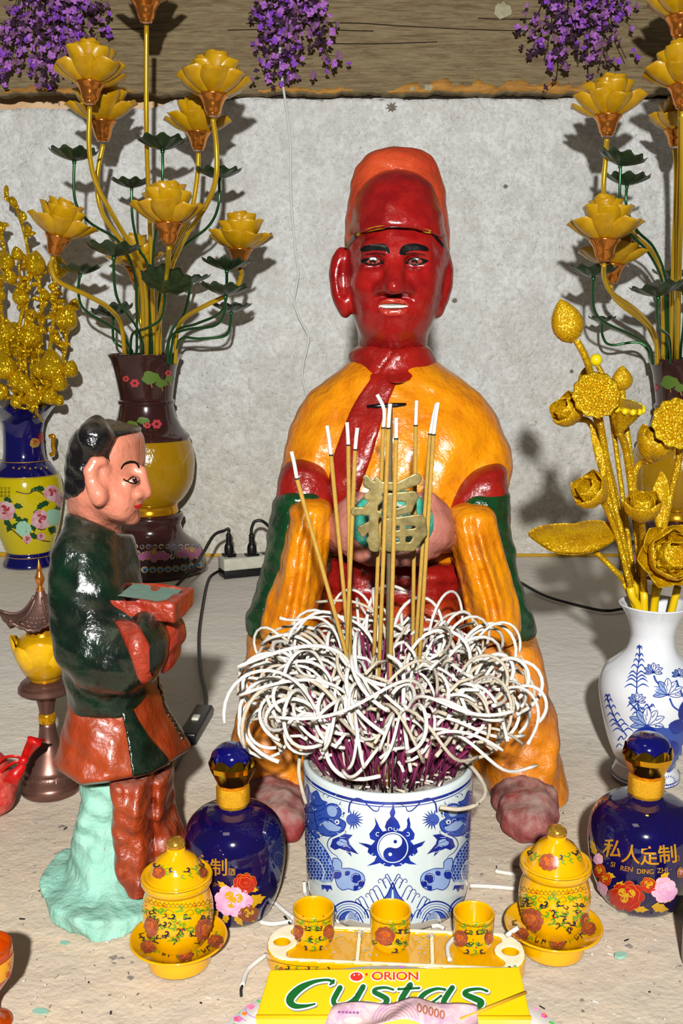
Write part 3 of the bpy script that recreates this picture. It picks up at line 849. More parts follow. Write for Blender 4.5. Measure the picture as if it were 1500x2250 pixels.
def f_mound(X, Y, Z):
    d = loft(X, Y, Z, MOUND, 2.0)
    d = smin(d, np.maximum(loft(X, Y, Z + .0, MOUND[-3:], 2.0, False), Z - .02), .02)
    return np.maximum(d, -Z) + lump3(X, Y, Z, .0032, 1.3) + .002 * np.sin(X * 55 + 3 * np.sin(Z * 20))
mound = sculpt('plinth', f_mound, (ag.x - .15, .94, -.001), (ag.x + .15, 1.28, .22), .0034, M_MINT, att)
LEG1 = [(1690, 246, 336, 1.085, .045), (1740, 252, 334, 1.08, .044), (1820, 254, 334, 1.078, .040), (1890, 262, 338, 1.074, .038), (1930, 278, 344, 1.068, .036), (1962, 288, 340, 1.062, .026)]
LEG2 = [(1680, 318, 378, 1.13, .045), (1740, 330, 376, 1.13, .044), (1800, 332, 380, 1.125, .04), (1840, 336, 396, 1.12, .038), (1870, 340, 404, 1.115, .034), (1884, 344, 396, 1.115, .024)]
def f_legs(X, Y, Z):
    u, v = pix(X, Y, Z)
    d = np.minimum(loft(X, Y, Z, LEG1, 3.2), loft(X, Y, Z, LEG2, 3.0))
    return d + .0007 * np.sin(u * .14) + lump3(X, Y, Z, .0016, 1.6)
sculpt('trousers', f_legs, (ag.x - .03, 1.0, .03), (ag.x + .10, 1.20, .22), .0026, M_TROU, att)
SKT = [(1490, 164, 338, 1.12, .074), (1520, 161, 344, 1.12, .079), (1560, 153, 356, 1.12, .087), (1600, 146, 372, 1.12, .094), (1640, 134, 394, 1.12, .102), (1672, 122, 412, 1.12, .110), (1700, 118, 424, 1.12, .114), (1730, 124, 420, 1.12, .110)]
def f_skirt(X, Y, Z):
    u, v = pix(X, Y, Z)
    d = loft(X, Y, Z, SKT, 2.3)
    hem = np.interp(u, [110, 122, 150, 178, 230, 290, 330, 370, 420, 430], [1672, 1684, 1704, 1724, 1718, 1706, 1694, 1672, 1636, 1620])
    hem = hem + (Y - 1.02) * 60
    return smax(d + lump3(X, Y, Z, .0016, 1.4), (v - hem) / 1900, .006)
skirt = sculpt('skirt', f_skirt, (ag.x - .10, .98, .15), (ag.x + .11, 1.26, .33), .0028, M_OR, att)
def f_panel(X, Y, Z):
    u, v = pix(X, Y, Z)
    l = np.interp(v, [1500, 1540, 1600, 1650, 1720], [248, 260, 274, 282, 292]); r = np.interp(v, [1500, 1540, 1580, 1620, 1660, 1700], [272, 286, 304, 330, 366, 392])
    return smax(f_skirt(X, Y, Z) - .0018, np.maximum(np.maximum(l - u, u - r) / 1900, Y - 1.12), .002)
sculpt('skirt_panel', f_panel, (ag.x - .03, .98, .15), (ag.x + .11, 1.14, .33), .0026, M_COAT, att)
def f_panel2(X, Y, Z):
    u, v = pix(X, Y, Z)
    l = np.interp(v, [1500, 1560, 1640], [346, 362, 408])
    return smax(f_skirt(X, Y, Z) - .0016, (l - u) / 1900, .002)
sculpt('skirt_panel', f_panel2, (ag.x + .02, .98, .17), (ag.x + .12, 1.26, .33), .0028, M_COAT, att)
# coat: body, near arm with its full sleeve, far arm
COAT = [(1118, 150, 262, 1.125, .052), (1140, 150, 272, 1.125, .062), (1170, 146, 280, 1.125, .075), (1220, 138, 288, 1.125, .088), (1280, 132, 302, 1.125, .092), (1350, 134, 306, 1.125, .09), (1430, 146, 318, 1.125, .088), (1500, 162, 340, 1.12, .085), (1530, 168, 340, 1.12, .08)]
def f_coat(X, Y, Z):
    u, v = pix(X, Y, Z)
    d = loft(X, Y, Z, COAT, 2.2)
    k = 1 / 1960
    arm = cone(X, Y, Z, wpt(182, 1235, 1.07), wpt(196, 1380, 1.045), .034, .040)
    slv = ell(X, Y, Z, wpt(246, 1440, 1.035), (98 * k, .045, 82 * k))
    slv = smin(slv, ell(X, Y, Z, wpt(290, 1425, 1.04), (52 * k, .04, 74 * k)), .012)
    a = smin(arm, slv, .025)
    d = smin(d, a, .012)
    far = ell(X, Y, Z, wpt(322, 1414, 1.028), (33 * k, .042, 64 * k))
    d = smin(d, far, .022)
    crease = .004 * np.exp(-((v - (1352 + (u - 200) * .1)) / 9) ** 2) * np.clip((u - 196) / 60, 0, 1) * (u < 300)
    top = 1112 + np.clip((u - 152) / 110, 0, 1) * 62             # collar runs down to the throat
    d = smax(d, (top - v) / 1960, .004)
    return d + crease + lump3(X, Y, Z, .0014, 1.4)
coat = sculpt('coat', f_coat, (ag.x - .10, .96, .22), (ag.x + .08, 1.24, .47), .0028, M_COAT, att)
def f_cuff(X, Y, Z):
    u, v = pix(X, Y, Z)
    l = np.interp(v, [1360, 1366, 1405, 1443, 1488, 1506], [262, 252, 270, 286, 300, 312]); r = np.interp(v, [1360, 1368, 1382, 1417, 1456, 1484, 1506], [278, 300, 311, 329, 341, 338, 322])
    band = np.maximum(np.maximum(l - u, u - r), np.maximum(1362 - v, v - 1503)) / 1960
    return smax(f_coat(X, Y, Z) - .0035, np.maximum(band, Y - 1.09), .004)
sculpt('cuff', f_cuff, (ag.x - .04, .95, .22), (ag.x + .07, 1.10, .36), .0024, M_ORR, att)
# the cloth and the tray
CL = [(1318, 268, 360, 1.085, .045), (1345, 276, 378, 1.085, .045), (1380, 310, 396, 1.085, .045), (1420, 335, 400, 1.085, .042), (1448, 348, 398, 1.085, .034), (1462, 358, 390, 1.085, .022)]
sculpt('tray_cloth', lambda X, Y, Z: loft(X, Y, Z, CL, 2.4) + .003 * np.sin(X * 160 + Z * 60) + lump3(X, Y, Z, .0014, 1.5), (ag.x - .01, 1.0, .26), (ag.x + .10, 1.14, .36), .0026, M_ORR, att)
TR = [(262, 1292), (402, 1304), (398, 1330), (366, 1346), (262, 1312)]
tz = W(330, 1308, 1.06).z
def f_tray(X, Y, Z):
    c = wpt(331, 1320, 1.065)
    an = math.radians(-8)
    x = (X - c[0]) * math.cos(an) + (Y - c[1]) * math.sin(an); y = -(X - c[0]) * math.sin(an) + (Y - c[1]) * math.cos(an)
    z = Z - c[2] + x * .10
    q = np.stack(np.broadcast_arrays(np.abs(x) - .034, np.abs(y) - .034, np.abs(z) - .008))
    d = np.sqrt((np.maximum(q, 0) ** 2).sum(0)) + np.minimum(q.max(0), 0) - .003
    dish = np.maximum(np.maximum(np.abs(x) - .027, np.abs(y) - .027), np.abs(z - .011) - .003)
    return smax(d, -dish, .002) + lump3(X, Y, Z, .0012, 2.0)
sculpt('tray', f_tray, (ag.x - .03, .99, .29), (ag.x + .11, 1.14, .37), .002, M_ORR, att)
c_ = W(331, 1320, 1.065)
V = []
for (sx, sy) in ((-1, -1), (1, -1), (1, 1), (-1, 1)):
    x, y = .0272 * sx, .0272 * sy; an = math.radians(-8)
    V.append((c_.x + x * math.cos(an) - y * math.sin(an), c_.y + x * math.sin(an) + y * math.cos(an), c_.z - x * .10 + .0090))
put('tray_face', V, [(0, 1, 2, 3)], M_TRAYT, att, False)
# head
HD = [(931, 206, 262, 1.125, .03), (938, 186, 290, 1.125, .045), (952, 172, 306, 1.125, .055), (980, 160, 313, 1.125, .062), (1010, 156, 315, 1.125, .064), (1050, 154, 311, 1.125, .062), (1080, 153, 307, 1.125, .058), (1105, 152, 304, 1.125, .053), (1128, 152, 300, 1.125, .046), (1142, 152, 284, 1.125, .042), (1156, 152, 268, 1.125, .04), (1180, 152, 266, 1.125, .04)]
def f_kid(X, Y, Z):
    k = 1 / 1970
    u, v = pix(X, Y, Z)
    d = loft(X, Y, Z, HD, 2.1)
    # jaw and chin turn towards the light
    d = smin(d, ell(X, Y, Z, wpt(276, 1120, 1.09), (26 * k, .02, 24 * k)), .02)
    d = smin(d, ell(X, Y, Z, wpt(252, 1090, 1.075), (30 * k, .018, 30 * k)), .025)      # cheek
    d = smin(d, ell(X, Y, Z, wpt(292, 1140, 1.10), (13 * k, .014, 11 * k)), .012)       # chin
    d = smin(d, cone(X, Y, Z, wpt(311, 1036, 1.095), wpt(316, 1082, 1.09), .006, .0085), .010)  # nose
    d = smin(d, ell(X, Y, Z, wpt(305, 1086, 1.08), (9 * k, .007, 8 * k)), .006)
    d = smin(d, ell(X, Y, Z, wpt(303, 1106, 1.09), (8 * k, .01, 4.5 * k)), .005)
    d = smin(d, ell(X, Y, Z, wpt(302, 1114, 1.09), (8 * k, .01, 4.5 * k)), .005)
    d = smax(d, -ell(X, Y, Z, wpt(290, 1056, 1.055), (20 * k, .010, 10 * k)), .012)     # eye hollow
    d = smin(d, ell(X, Y, Z, wpt(288, 1056, 1.075), (18 * k, .010, 9 * k)), .006)
    e = chain(X, Y, Z, [(wpt(234, 1026, 1.064), .0038), (wpt(224, 1014, 1.058), .0045), (wpt(208, 1016, 1.054), .005), (wpt(199, 1036, 1.053), .0055), (wpt(204, 1060, 1.053), .006), (wpt(214, 1084, 1.050), .0085), (wpt(217, 1096, 1.050), .009)], .006)
    e = smin(e, cone(X, Y, Z, wpt(226, 1040, 1.062), wpt(224, 1062, 1.060), .005, .006), .006)
    d = smin(d, e, .005)
    return d + lump3(X, Y, Z, .0008, 1.6)
kid = sculpt('head', f_kid, (ag.x - .07, 1.03, .41), (ag.x + .06, 1.20, .57), .002, M_SKIN, att)
def f_hair(X, Y, Z):
    u, v = pix(X, Y, Z)
    front = np.interp(v, [925, 950, 958, 968, 1000, 1025, 1030], [330, 306, 262, 248, 240, 246, 238])
    low = np.interp(u, [140, 152, 172, 184, 190, 196, 204, 214, 236, 246, 252, 330], [1096, 1095, 1088, 1076, 1060, 1030, 1012, 1006, 1012, 1024, 1020, 960])
    cut = np.maximum(u - front, v - low) / 1970
    back = Y - 1.125                                       # the far side keeps the same hair line, mirrored
    d = smax(loft(X, Y, Z, HD, 2.1) - .0026, cut, .002)
    kn = chain(X, Y, Z, [(wpt(211, 938, 1.085), .0125), (wpt(210, 962, 1.064), .0165), (wpt(206, 990, 1.060), .010)], .008)
    kn2 = chain(X, Y, Z, [(wpt(211, 938, 1.165), .0125), (wpt(210, 962, 1.186), .0165), (wpt(206, 990, 1.190), .010)], .008)
    return smin(smin(d, kn, .006), kn2, .006) + lump3(X, Y, Z, .0012, 2.0)
hair = sculpt('hair', f_hair, (ag.x - .07, 1.03, .42), (ag.x + .06, 1.22, .58), .002, M_HAIR, att)
pk = Paint([kid], .0006)
pk.line([(265, 1031), (272, 1020), (286, 1015), (299, 1018), (306, 1029)], 3, M_BLACK, 0, 6, 3.5, 6)
pk.build('eyebrow', kid)
pk.line([(271, 1053), (280, 1057), (290, 1049), (299, 1048), (304, 1052)], 3, M_BLACK, 0, 6, 4)
pk.line([(280, 1057), (288, 1061), (298, 1061), (304, 1056)], 3, M_BLACK, 0, 6, 3)
pk.fill([(283, 1056), (290, 1052), (299, 1051), (303, 1055), (297, 1059), (288, 1059)], M_SKIN, 4, 1)
pk.disc(295, 1055, 4.6, M_BLACK, 2)
pk.disc(294, 1053, 1.2, M_WHITEP, 3)
pk.build('eye', kid)
M_LIPR = mat('scarlet lip', S(170, 12, 14), .3)
pk.fill([(292, 1112), (300, 1110), (310, 1107), (313, 1111), (309, 1117), (300, 1118)], M_LIPR, 3, 0)
pk.build('lips', kid)
# ================================================================== incense pot
M_PORC = mat('blue white porcelain', S(176, 186, 186), .12, coat=.6, coatr=.05, var=(6, S(164, 176, 178), .4))
M_B1 = mat('cobalt glaze', S(10, 28, 104), .2, coat=.4, var=(40, S(24, 52, 150), .5))
M_B2 = mat('mid blue glaze', S(44, 70, 140), .2, coat=.4, var=(40, S(34, 60, 140), .5))
M_B3 = mat('pale blue glaze', S(120, 142, 178), .2, coat=.4)
M_UNGL = mat('unglazed foot', S(150, 142, 130), .9)
M_ASH = mat('incense ash', S(152, 146, 134), .95, var=[(60, S(120, 114, 104), .7)], speck=(150, S(60, 55, 50), .66), bump=(120, .9, .006))
pg = G(850, 1952)
pot = thing('incense_pot', 'blue and white dragon incense pot filled with ash and sticks', 'incense pot', (pg.x, pg.y, 0))
PZ = W(850, 1664, pg.y).z; PR = 187 * K(1664, pg.y)
prof = [(.0, .004), (PR * .90, .004), (PR * .925, .0), (PR * .945, .003), (PR * .962, .012), (PR * .972, .03), (PR * .985, .08), (PR * .994, .13), (PR, PZ - .004), (PR - .001, PZ), (PR - .004, PZ + .001), (PR - .007, PZ - .001), (PR - .008, PZ - .03)]
v, f = lathe(prof, (pg.x, pg.y, 0), 96)
pbody = put('pot_body', v, f, M_PORC, pot)
v, f = lathe([(PR * .90, .0015), (PR * .927, -.0002), (PR * .947, .003), (PR * .9635, .0115)], (pg.x, pg.y, 0), 72)
put('foot_ring', v, [q for q in f if len(q) == 4], M_UNGL, pot)
def rpot(z): 
    return float(np.interp(z, [p[1] for p in prof[3:9]], [p[0] for p in prof[3:9]]))
def ring(name, c, r0, r1, z0, z1, m, parent, seg=96, off=.0004):
    v, f = lathe([(r0 + off, z0), (r1 + off, z1)], c, seg)
    return put(name, v, [q for q in f if len(q) == 4], m, parent)
for z0, z1 in ((PZ - .0105, PZ - .0072), (PZ - .0132, PZ - .0122)):
    ring('rim_line', (pg.x, pg.y, 0), rpot(z0), rpot(z1), z0, z1, M_B1, pot)
# ash heap
V = [(pg.x, pg.y, PZ - .004)]; Fc = []
nr, na = 12, 60
for i in range(1, nr + 1):
    for k in range(na):
        a = 2 * math.pi * k / na; r = (PR - .0075) * i / nr
        V.append((pg.x + r * math.cos(a), pg.y + r * math.sin(a), PZ - .006 + .003 * math.sin(k * 1.7 + i) * (i < nr) + random.uniform(-.002, .002)))
for k in range(na): Fc.append((0, 1 + k, 1 + (k + 1) % na))
for i in range(nr - 1):
    for k in range(na):
        a = 1 + i * na + k; b = 1 + i * na + (k + 1) % na
        Fc.append((a, a + na, b + na, b))
ash = put('ash_bed', V, Fc, M_ASH, pot); ash['kind'] = 'stuff'
# painted dragons
P = Paint(pbody, .0004)
def z1(x, y): return (600 + x / 3, 1650 + y / 3)
def zz(pts, mir=False): return [z1(1574 - x if mir else x, y) for x, y in pts]
flame = [(787, 325), (799, 380), (806, 405), (796, 432), (822, 462), (838, 500), (822, 524), (850, 530), (878, 505), (884, 480), (880, 455), (893, 432), (904, 480), (902, 502), (932, 545), (926, 580), (903, 592), (925, 618), (960, 606), (1002, 590), (978, 625), (945, 640), (952, 666), (925, 690), (892, 692), (905, 724), (946, 748), (900, 746), (870, 737), (840, 757), (805, 762), (787, 748), (769, 762), (735, 757), (704, 737), (674, 746), (616, 758), (665, 728), (682, 692), (650, 690), (622, 666), (628, 640), (600, 625), (558, 602), (612, 610), (648, 620), (671, 592), (640, 578), (633, 545), (664, 508), (676, 482), (668, 434), (692, 480), (700, 500), (722, 530), (748, 524), (735, 500), (748, 462), (774, 432), (766, 405), (784, 372)]
P.fill(zz(flame), M_B1, 7, 0)
yc = z1(787, 635)
P.disc(*yc, 34, M_PORC, 1, n=40)
P.disc(*yc, 31.5, M_B1, 2, n=40)
half = [(yc[0] + 30 * math.cos(a), yc[1] + 30 * math.sin(a)) for a in np.linspace(math.pi * .62, math.pi * 1.62, 22)]
def arcp(cx, cy, r, a0, a1, n=14): return [(cx + r * math.cos(a), cy + r * math.sin(a)) for a in np.linspace(a0, a1, n)]
A0 = math.pi * 1.62
ux, uy = math.cos(A0), math.sin(A0)
c1 = (yc[0] + 15 * ux, yc[1] + 15 * uy); c2 = (yc[0] - 15 * ux, yc[1] - 15 * uy)
half += arcp(c1[0], c1[1], 15, A0, A0 + math.pi)[1:] + arcp(c2[0], c2[1], 15, A0, A0 - math.pi)[1:-1]
P.fill(half, M_PORC, 6, 3)
P.disc(c1[0], c1[1], 4, M_B1, 5); P.disc(c2[0], c2[1], 4, M_PORC, 5)
for (x, y, r, a0, a1) in ((770, 512, 12, 2, 6.5), (806, 512, 12, -.4, 4), (690, 545, 12, 1, 5.5), (884, 545, 12, -2, 2.4), (662, 685, 12, 0, 4.6), (912, 685, 12, -1.2, 3.4), (735, 750, 11, .5, 5), (838, 750, 11, -2, 2.5)):
    P.line(zz(arcp(x, y, r, a0, a1, 8)), 1.6, M_PORC, 4, 2)
P.build('flame_emblem', pot, True)
for mir in (False, True):
    T = lambda pts: zz(pts, mir)
    # scaly body
    body = [(196, 440), (235, 500), (275, 560), (330, 625), (372, 690), (398, 760), (402, 820), (385, 862), (330, 868), (270, 838), (215, 800), (192, 700)]
    P.fill(T(body), M_B3, 7, 0)
    for q in range(18):
        yy = 500 + q * 20
        l = 196 + (4 if q % 2 else 0); r = float(np.interp(yy, [440, 500, 560, 625, 690, 760, 820, 862], [200, 235, 275, 330, 372, 398, 402, 385]))
        x = l + (10 if q % 2 else 0)
        while x < r - 8:
            P.fill(T([(x - 9, yy - 7), (x, yy - 11), (x + 9, yy - 7), (x + 5, yy + 5), (x, yy + 9), (x - 5, yy + 5)]), M_B1 if (q + int(x / 20)) % 3 else M_B2, 20, 1)
            x += 21
    P.line(T([(196, 440), (235, 500), (275, 560), (330, 625), (372, 690), (398, 760), (402, 820), (385, 862)]), 2, M_B1, 2)
    P.line(T([(215, 720), (260, 700), (310, 730), (340, 790), (330, 850)]), 2.6, M_PORC, 3)
    # mane
    for m_ in ([(200, 300), (225, 215), (250, 280), (290, 260), (320, 320), (360, 340), (300, 360), (250, 350)], [(205, 350), (250, 340), (300, 365), (345, 345), (330, 395), (270, 400), (215, 405)], [(200, 400), (260, 405), (300, 420), (310, 470), (290, 520), (310, 570), (270, 560), (225, 500)]):
        P.fill(T(m_), M_B2, 7, 0, 3)
        P.line(T(m_ + m_[:1]), 1.6, M_B1, 1, 3)
    head_ = [(275, 405), (330, 385), (352, 355), (400, 345), (440, 372), (455, 410), (440, 440), (480, 470), (470, 515), (430, 545), (370, 560), (310, 540), (290, 480)]
    P.fill(T(head_), M_B2, 7, 2, 3)
    P.line(T(head_ + head_[:1]), 2, M_B1, 3, 3)
    P.fill(T([(330, 470), (380, 460), (420, 490), (450, 500), (430, 525), (370, 520)]), M_B3, 7, 3, 3)
    P.line(T([(300, 455), (350, 440), (400, 470), (455, 495)]), 2.6, M_B1, 4)
    P.fill(T([(360, 370), (400, 360), (425, 390), (410, 430), (370, 420)]), M_B3, 7, 3, 3)
    for ex, ey in ((425, 466), (470, 406)):
        P.disc(*z1(1574 - ex if mir else ex, ey), 5.5, M_PORC, 4); P.disc(*z1(1574 - ex if mir else ex, ey), 2.4, M_B1, 5)
    for k in range(11):
        a = -1.9 + k * .36
        P.line(T([(525 + 24 * math.cos(a), 452 + 22 * math.sin(a)), (525 + 72 * math.cos(a + .12), 452 + 68 * math.sin(a + .12))]), 5, M_B1, 2, 0, .6)
    P.disc(*z1(1574 - 522 if mir else 522, 450), 13, M_B2, 3)
    P.line(T(arcp(530, 452, 18, -1, 2.4, 7)), 1.5, M_B1, 4, 2)
    P.line(T([(500, 405), (508, 345), (545, 312), (590, 322), (630, 362), (665, 392), (692, 392), (700, 368), (720, 358), (736, 350)]), 4, M_B1, 2, 5, 1.2)
    jaw = [(395, 580), (440, 560), (480, 545), (526, 552), (498, 582), (505, 610), (530, 640), (565, 680), (510, 660), (520, 695), (475, 655), (440, 640), (410, 652), (378, 630)]
    P.fill(T(jaw), M_B1, 7, 2)
    P.fill(T([(420, 600), (460, 582), (490, 600), (480, 620), (440, 622)]), M_B3, 7, 3, 3)
    P.line(T([(470, 520), (420, 550), (375, 575), (360, 620), (385, 665), (420, 690), (434, 712)]), 2.6, M_B1, 2, 5, 1)
    rq = random.Random(14)
    for k in range(46):
        x, y = rq.uniform(215, 470), rq.uniform(265, 550)
        a = rq.uniform(0, 6.28); r_ = rq.uniform(7, 17)
        P.line(T(arcp(x, y, r_, a, a + rq.uniform(1.6, 3.6), 6)), rq.uniform(1.0, 2.0), (M_B1, M_B1, M_PORC)[k % 3], 6, 2, .6)
    for k in range(9):
        x, y = 470 + 6 * k, 560 + 12 * k
        P.line(T([(x - 40, y - 4), (x - 18, y + rq.uniform(-10, 10)), (x + 8, y + 8)]), 1.6, (M_PORC, M_B1)[k % 2], 4, 4, .5)
    # claw and cloud
    cl = [(398, 705), (432, 708), (456, 735), (455, 770), (500, 770), (545, 782), (590, 805), (606, 845), (590, 895), (540, 918), (500, 905), (460, 915), (425, 885), (410, 830), (392, 780)]
    P.fill(T(cl), M_B3, 7, 2, 2); P.line(T(cl + cl[:1]), 1.8, M_B1, 3, 2)
    for (x, y, r) in ((425, 812, 30), (548, 835, 34), (580, 870, 24), (490, 800, 20), (545, 895, 20)):
        P.disc(*z1(1574 - x if mir else x, y), r / 3, M_B1, 4)
        P.line(T(arcp(x, y, r * .8, 2.6, 5.4, 7)), 1.1, M_PORC, 5, 2)
    P.fill(T([(320, 880), (385, 885), (395, 920), (375, 905), (360, 930), (345, 905), (325, 915)]), M_B1, 8, 2)
    P.build('painted_dragon', pot, True)
    # waves
    for (x, y, rr) in ((500, 1120, 130), (300, 1080, 120)):
        for k in range(5):
            r = rr - k * 17
            P.line(T(arcp(x, y, r, math.pi * 1.05, math.pi * 1.95, 12)), (3.4, 1.4, 1.4, 2.8, 1.4)[k], (M_B1, M_B2, M_B1, M_B2, M_B1)[k], 1, 2)
        P.fill(T(arcp(x, y, rr - 62, math.pi, 2 * math.pi, 12)), M_B2, 7, 0)
    P.fill(T([(787, 862), (770, 900), (750, 950), (715, 990), (690, 1040), (660, 1090), (680, 1140), (787, 1150)]), M_B2, 7, 1)
    P.line(T([(787, 862), (770, 905), (748, 950), (712, 992), (684, 1042), (655, 1095)]), 3, M_B1, 2)
    for (x, y, s_) in ((760, 850, 1.0), (722, 855, .8), (700, 905, 1.1), (668, 925, .9), (640, 950, .8), (600, 975, 1.0), (570, 985, .7), (760, 820, .6), (640, 1060, 1.0), (690, 1080, .9), (570, 1080, .8)):
        P.line(T([(x + 30 * s_, y + 60 * s_), (x + 10 * s_, y + 20 * s_), (x, y), (x - 16 * s_, y - 18 * s_), (x - 34 * s_, y - 8 * s_), (x - 34 * s_, y + 10 * s_), (x - 20 * s_, y + 12 * s_)]), 2.4, M_B1, 3, 4, 1.2)
    for q in range(6):
        P.line(T([(480 - 2 * q, 1095 + q * 7), (510, 1060 + q * 9), (560, 1070 + q * 9)]), 1.3, M_PORC, 3, 3)
P.build('painted_waves', pot, True)

# ================================================================== incense
M_STICK = mat('tan incense', S(150, 116, 40), .8, bump=(300, .3, .001), var=(120, S(130, 96, 34), .5))
M_ASHW = mat('white incense ash', S(190, 187, 180), .85, var=[(70, S(176, 170, 160), .5)], bump=(250, .4, .001), speck=(160, S(70, 66, 62), .72))
M_ASHG = mat('grey incense ash', S(164, 154, 136), .9, var=[(70, S(140, 130, 114), .6)], bump=(250, .4, .001), speck=(140, S(50, 46, 44), .68))
M_MAG = mat('magenta incense core', S(104, 14, 62), .75, var=(90, S(70, 10, 44), .6))
M_BURN = mat('burnt tip', S(24, 20, 18), .9)
tall = [((640, 992), (652, 1052), (736, 1350), 1.05, 'leaning away to the left'), ((718, 935), (727, 1000), (757, 1320), 1.08, ''), ((762, 928), (765, 978), (768, 1320), 1.10, ''), ((785, 940), (780, 988), (766, 1320), 1.07, ''),
        ((828, 867), (842, 940), (826, 1330), 1.10, ''), ((857, 887), (853, 941), (838, 1330), 1.06, ''), ((870, 918), (870, 964), (860, 1360), 1.045, ''), ((915, 880), (913, 935), (908, 1300), 1.12, ''), ((959, 887), (945, 954), (920, 1320), 1.10, ''), ((962, 884), (952, 955), (930, 1310), 1.08, '')]
TL_ = ['tan incense stick leaning far outward across the green and yellow sleeve', 'tall tan incense stick crossing the red jacket band beside the leaning stick', 'one of two crossing tan incense sticks beside the brass sign', 'one of two crossing tan incense sticks beside the brass sign', 'tallest tan incense stick, its long white ash tip bent at the toggle',
       'tan incense stick passing in front of the brass character, below the toggle', 'shorter tan incense stick in front of the brass character', 'lone thin incense stick between the brass sign and the touching pair', 'one of two touching tan incense sticks with bent ash tips', 'one of two touching tan incense sticks with bent ash tips']
for i, (tip, mid, base, Yt, ex) in enumerate(tall):
    b0 = W(*base, Yt); m0 = W(*mid, Yt - .004)
    d = (b0 - m0).normalized()
    k = (PZ - .012 - b0.z) / d.z
    foot = b0 + d * k
    # keep the foot inside the pot
    off = Vector((foot.x - pg.x, foot.y - pg.y))
    if off.length > PR - .02: off = off.normalized() * (PR - .02); foot.x, foot.y = pg.x + off.x, pg.y + off.y
    lab = TL_[i]
    t = thing('incense_stick', lab, 'incense stick', tuple(foot), 'tall burning incense sticks')
    v, f = tube([foot, foot.lerp(m0, .5), m0], .0023, 8); put('stick', v, f, M_STICK, t)
    tp = W(*tip, Yt - .004)
    bend = m0.lerp(tp, .5) + Vector(((.0 if i != 4 else .004), 0, .002))
    v, f = tube(catmull([m0, bend, tp], 5), .0021, 8); put('ash_tip', v, f, M_ASHW, t)
    v, f = tube([m0 - Vector((0, 0, .0008)), m0 + Vector((0, 0, .0008))], .0024, 8); put('ember_line', v, f, M_BURN, t)
# spent sticks with curled ash
rs = random.Random(11)
LS = 'spent incense stick with curled white ash in the dragon pot'
GS = 'spent incense sticks in the pot'
def curl(start, d, axis, R, ang, n=14, tw=.0):
    P_ = [Vector(start)]; d = Vector(d).normalized(); st = R * ang / n
    for i in range(n):
        a = ang / n * (.35 + 1.3 * i / n)
        d = Matrix.Rotation(a, 3, axis) @ d
        d = (d + axis * tw * .1 + Vector((0, 0, -.20 * i / n))).normalized()
        P_.append(P_[-1] + d * st)
    return P_
nspent = 0
tries = 0
while nspent < 295 and tries < 6000:
    tries += 1
    a = rs.uniform(0, 2 * math.pi); rb = .078 * math.sqrt(rs.random())
    base = Vector((pg.x + rb * math.cos(a), pg.y + rb * math.sin(a), PZ - .01))
    outw = Vector((math.cos(a), math.sin(a) * .8, 0))
    ln = .08 + .50 * (rb / .078) + rs.gauss(0, .15)
    d = (Vector((0, 0, 1)) + outw * ln + Vector((rs.gauss(0, .12), rs.gauss(0, .12), 0))).normalized()
    hs = rs.uniform(.075, .150) * (1.08 - .25 * rb / .078)
    top = base + d * hs
    ax = Vector((0, 0, 1)).cross(Vector((d.x, d.y, 0)) + outw * .3 + Vector((rs.gauss(0, .25), rs.gauss(0, .25), 0)))
    ax = (ax.normalized() + Vector((0, 0, rs.gauss(0, .28)))).normalized()
    kind = rs.random()
    if kind < .64: R, ang = rs.uniform(.019, .040), rs.uniform(2.8, 6.0)
    elif kind < .86: R, ang = rs.uniform(.035, .075), rs.uniform(1.0, 2.6)
    else: R, ang = rs.uniform(.02, .04), rs.uniform(.3, .9)
    path = curl(top, d, ax, R, ang, 16, rs.gauss(0, 1.2))
    low_ = PZ + .012 if rs.random() < .88 else .10
    # stay clear of the statue, of the ledge and of the frame of the pot
    ok = all(p.y < pg.y + .165 and p.y > pg.y - .17 and abs(p.x - pg.x) < .172 and p.z > low_ and p.z < .362 for p in path)
    ok = ok and all(p.z > PZ + .004 or (p.x - pg.x) ** 2 + (p.y - pg.y) ** 2 > (PR + .004) ** 2 for p in path)
    ok = ok and all(not (p.y > 1.20 and p.z < .10) for p in path)
    if not ok: continue
    nspent += 1
    white = rs.random() < .72
    LS = ('spent incense stick with a ' + ('wide looping curl of ' if ang > 2.8 else 'long arching strand of ' if ang > .9 else 'short straight bit of ') + ('white' if white else 'dirty grey') + ' ash, in the dragon pot')
    t = thing('spent_incense_stick', LS, 'incense stick', tuple(base), GS)
    v, f = tube([base, base.lerp(top, .5) + Vector((rs.gauss(0, .001), rs.gauss(0, .001), 0)), top], .00125, 5); put('stick', v, f, M_MAG, t)
    v, f = tube([path[0]] + path[1:], rs.uniform(.0016, .0022), 7); put('ash_curl', v, f, M_ASHW if white else M_ASHG, t)
# the thicket of stubs and broken ash between them
mb = MB()
for i in range(420):
    a = rs.uniform(0, 2 * math.pi); rb = .082 * math.sqrt(rs.random())
    b = Vector((pg.x + rb * math.cos(a), pg.y + rb * math.sin(a), PZ - .008))
    d = (Vector((0, 0, 1)) + Vector((math.cos(a), math.sin(a), 0)) * (.1 + .35 * rb / .08) + Vector((rs.gauss(0, .13), rs.gauss(0, .13), 0))).normalized()
    h = rs.uniform(.05, .165) * (1.12 - .4 * rb / .08)
    v, f = tube([b, b + d * h], .0012, 5); mb.add(v, f, 0 if rs.random() < .72 else 1)
    if rs.random() < .85:
        p0 = b + d * h; d2 = (d + Vector((rs.gauss(0, .8), rs.gauss(0, .8), rs.gauss(0, .5)))).normalized()
        L_ = rs.uniform(.010, .042)
        v, f = tube([p0, p0 + d2 * L_ * .5, p0 + (d2 + Vector((0, 0, -.3))).normalized() * L_], .0019, 6); mb.add(v, f, 2 if rs.random() < .6 else 1)
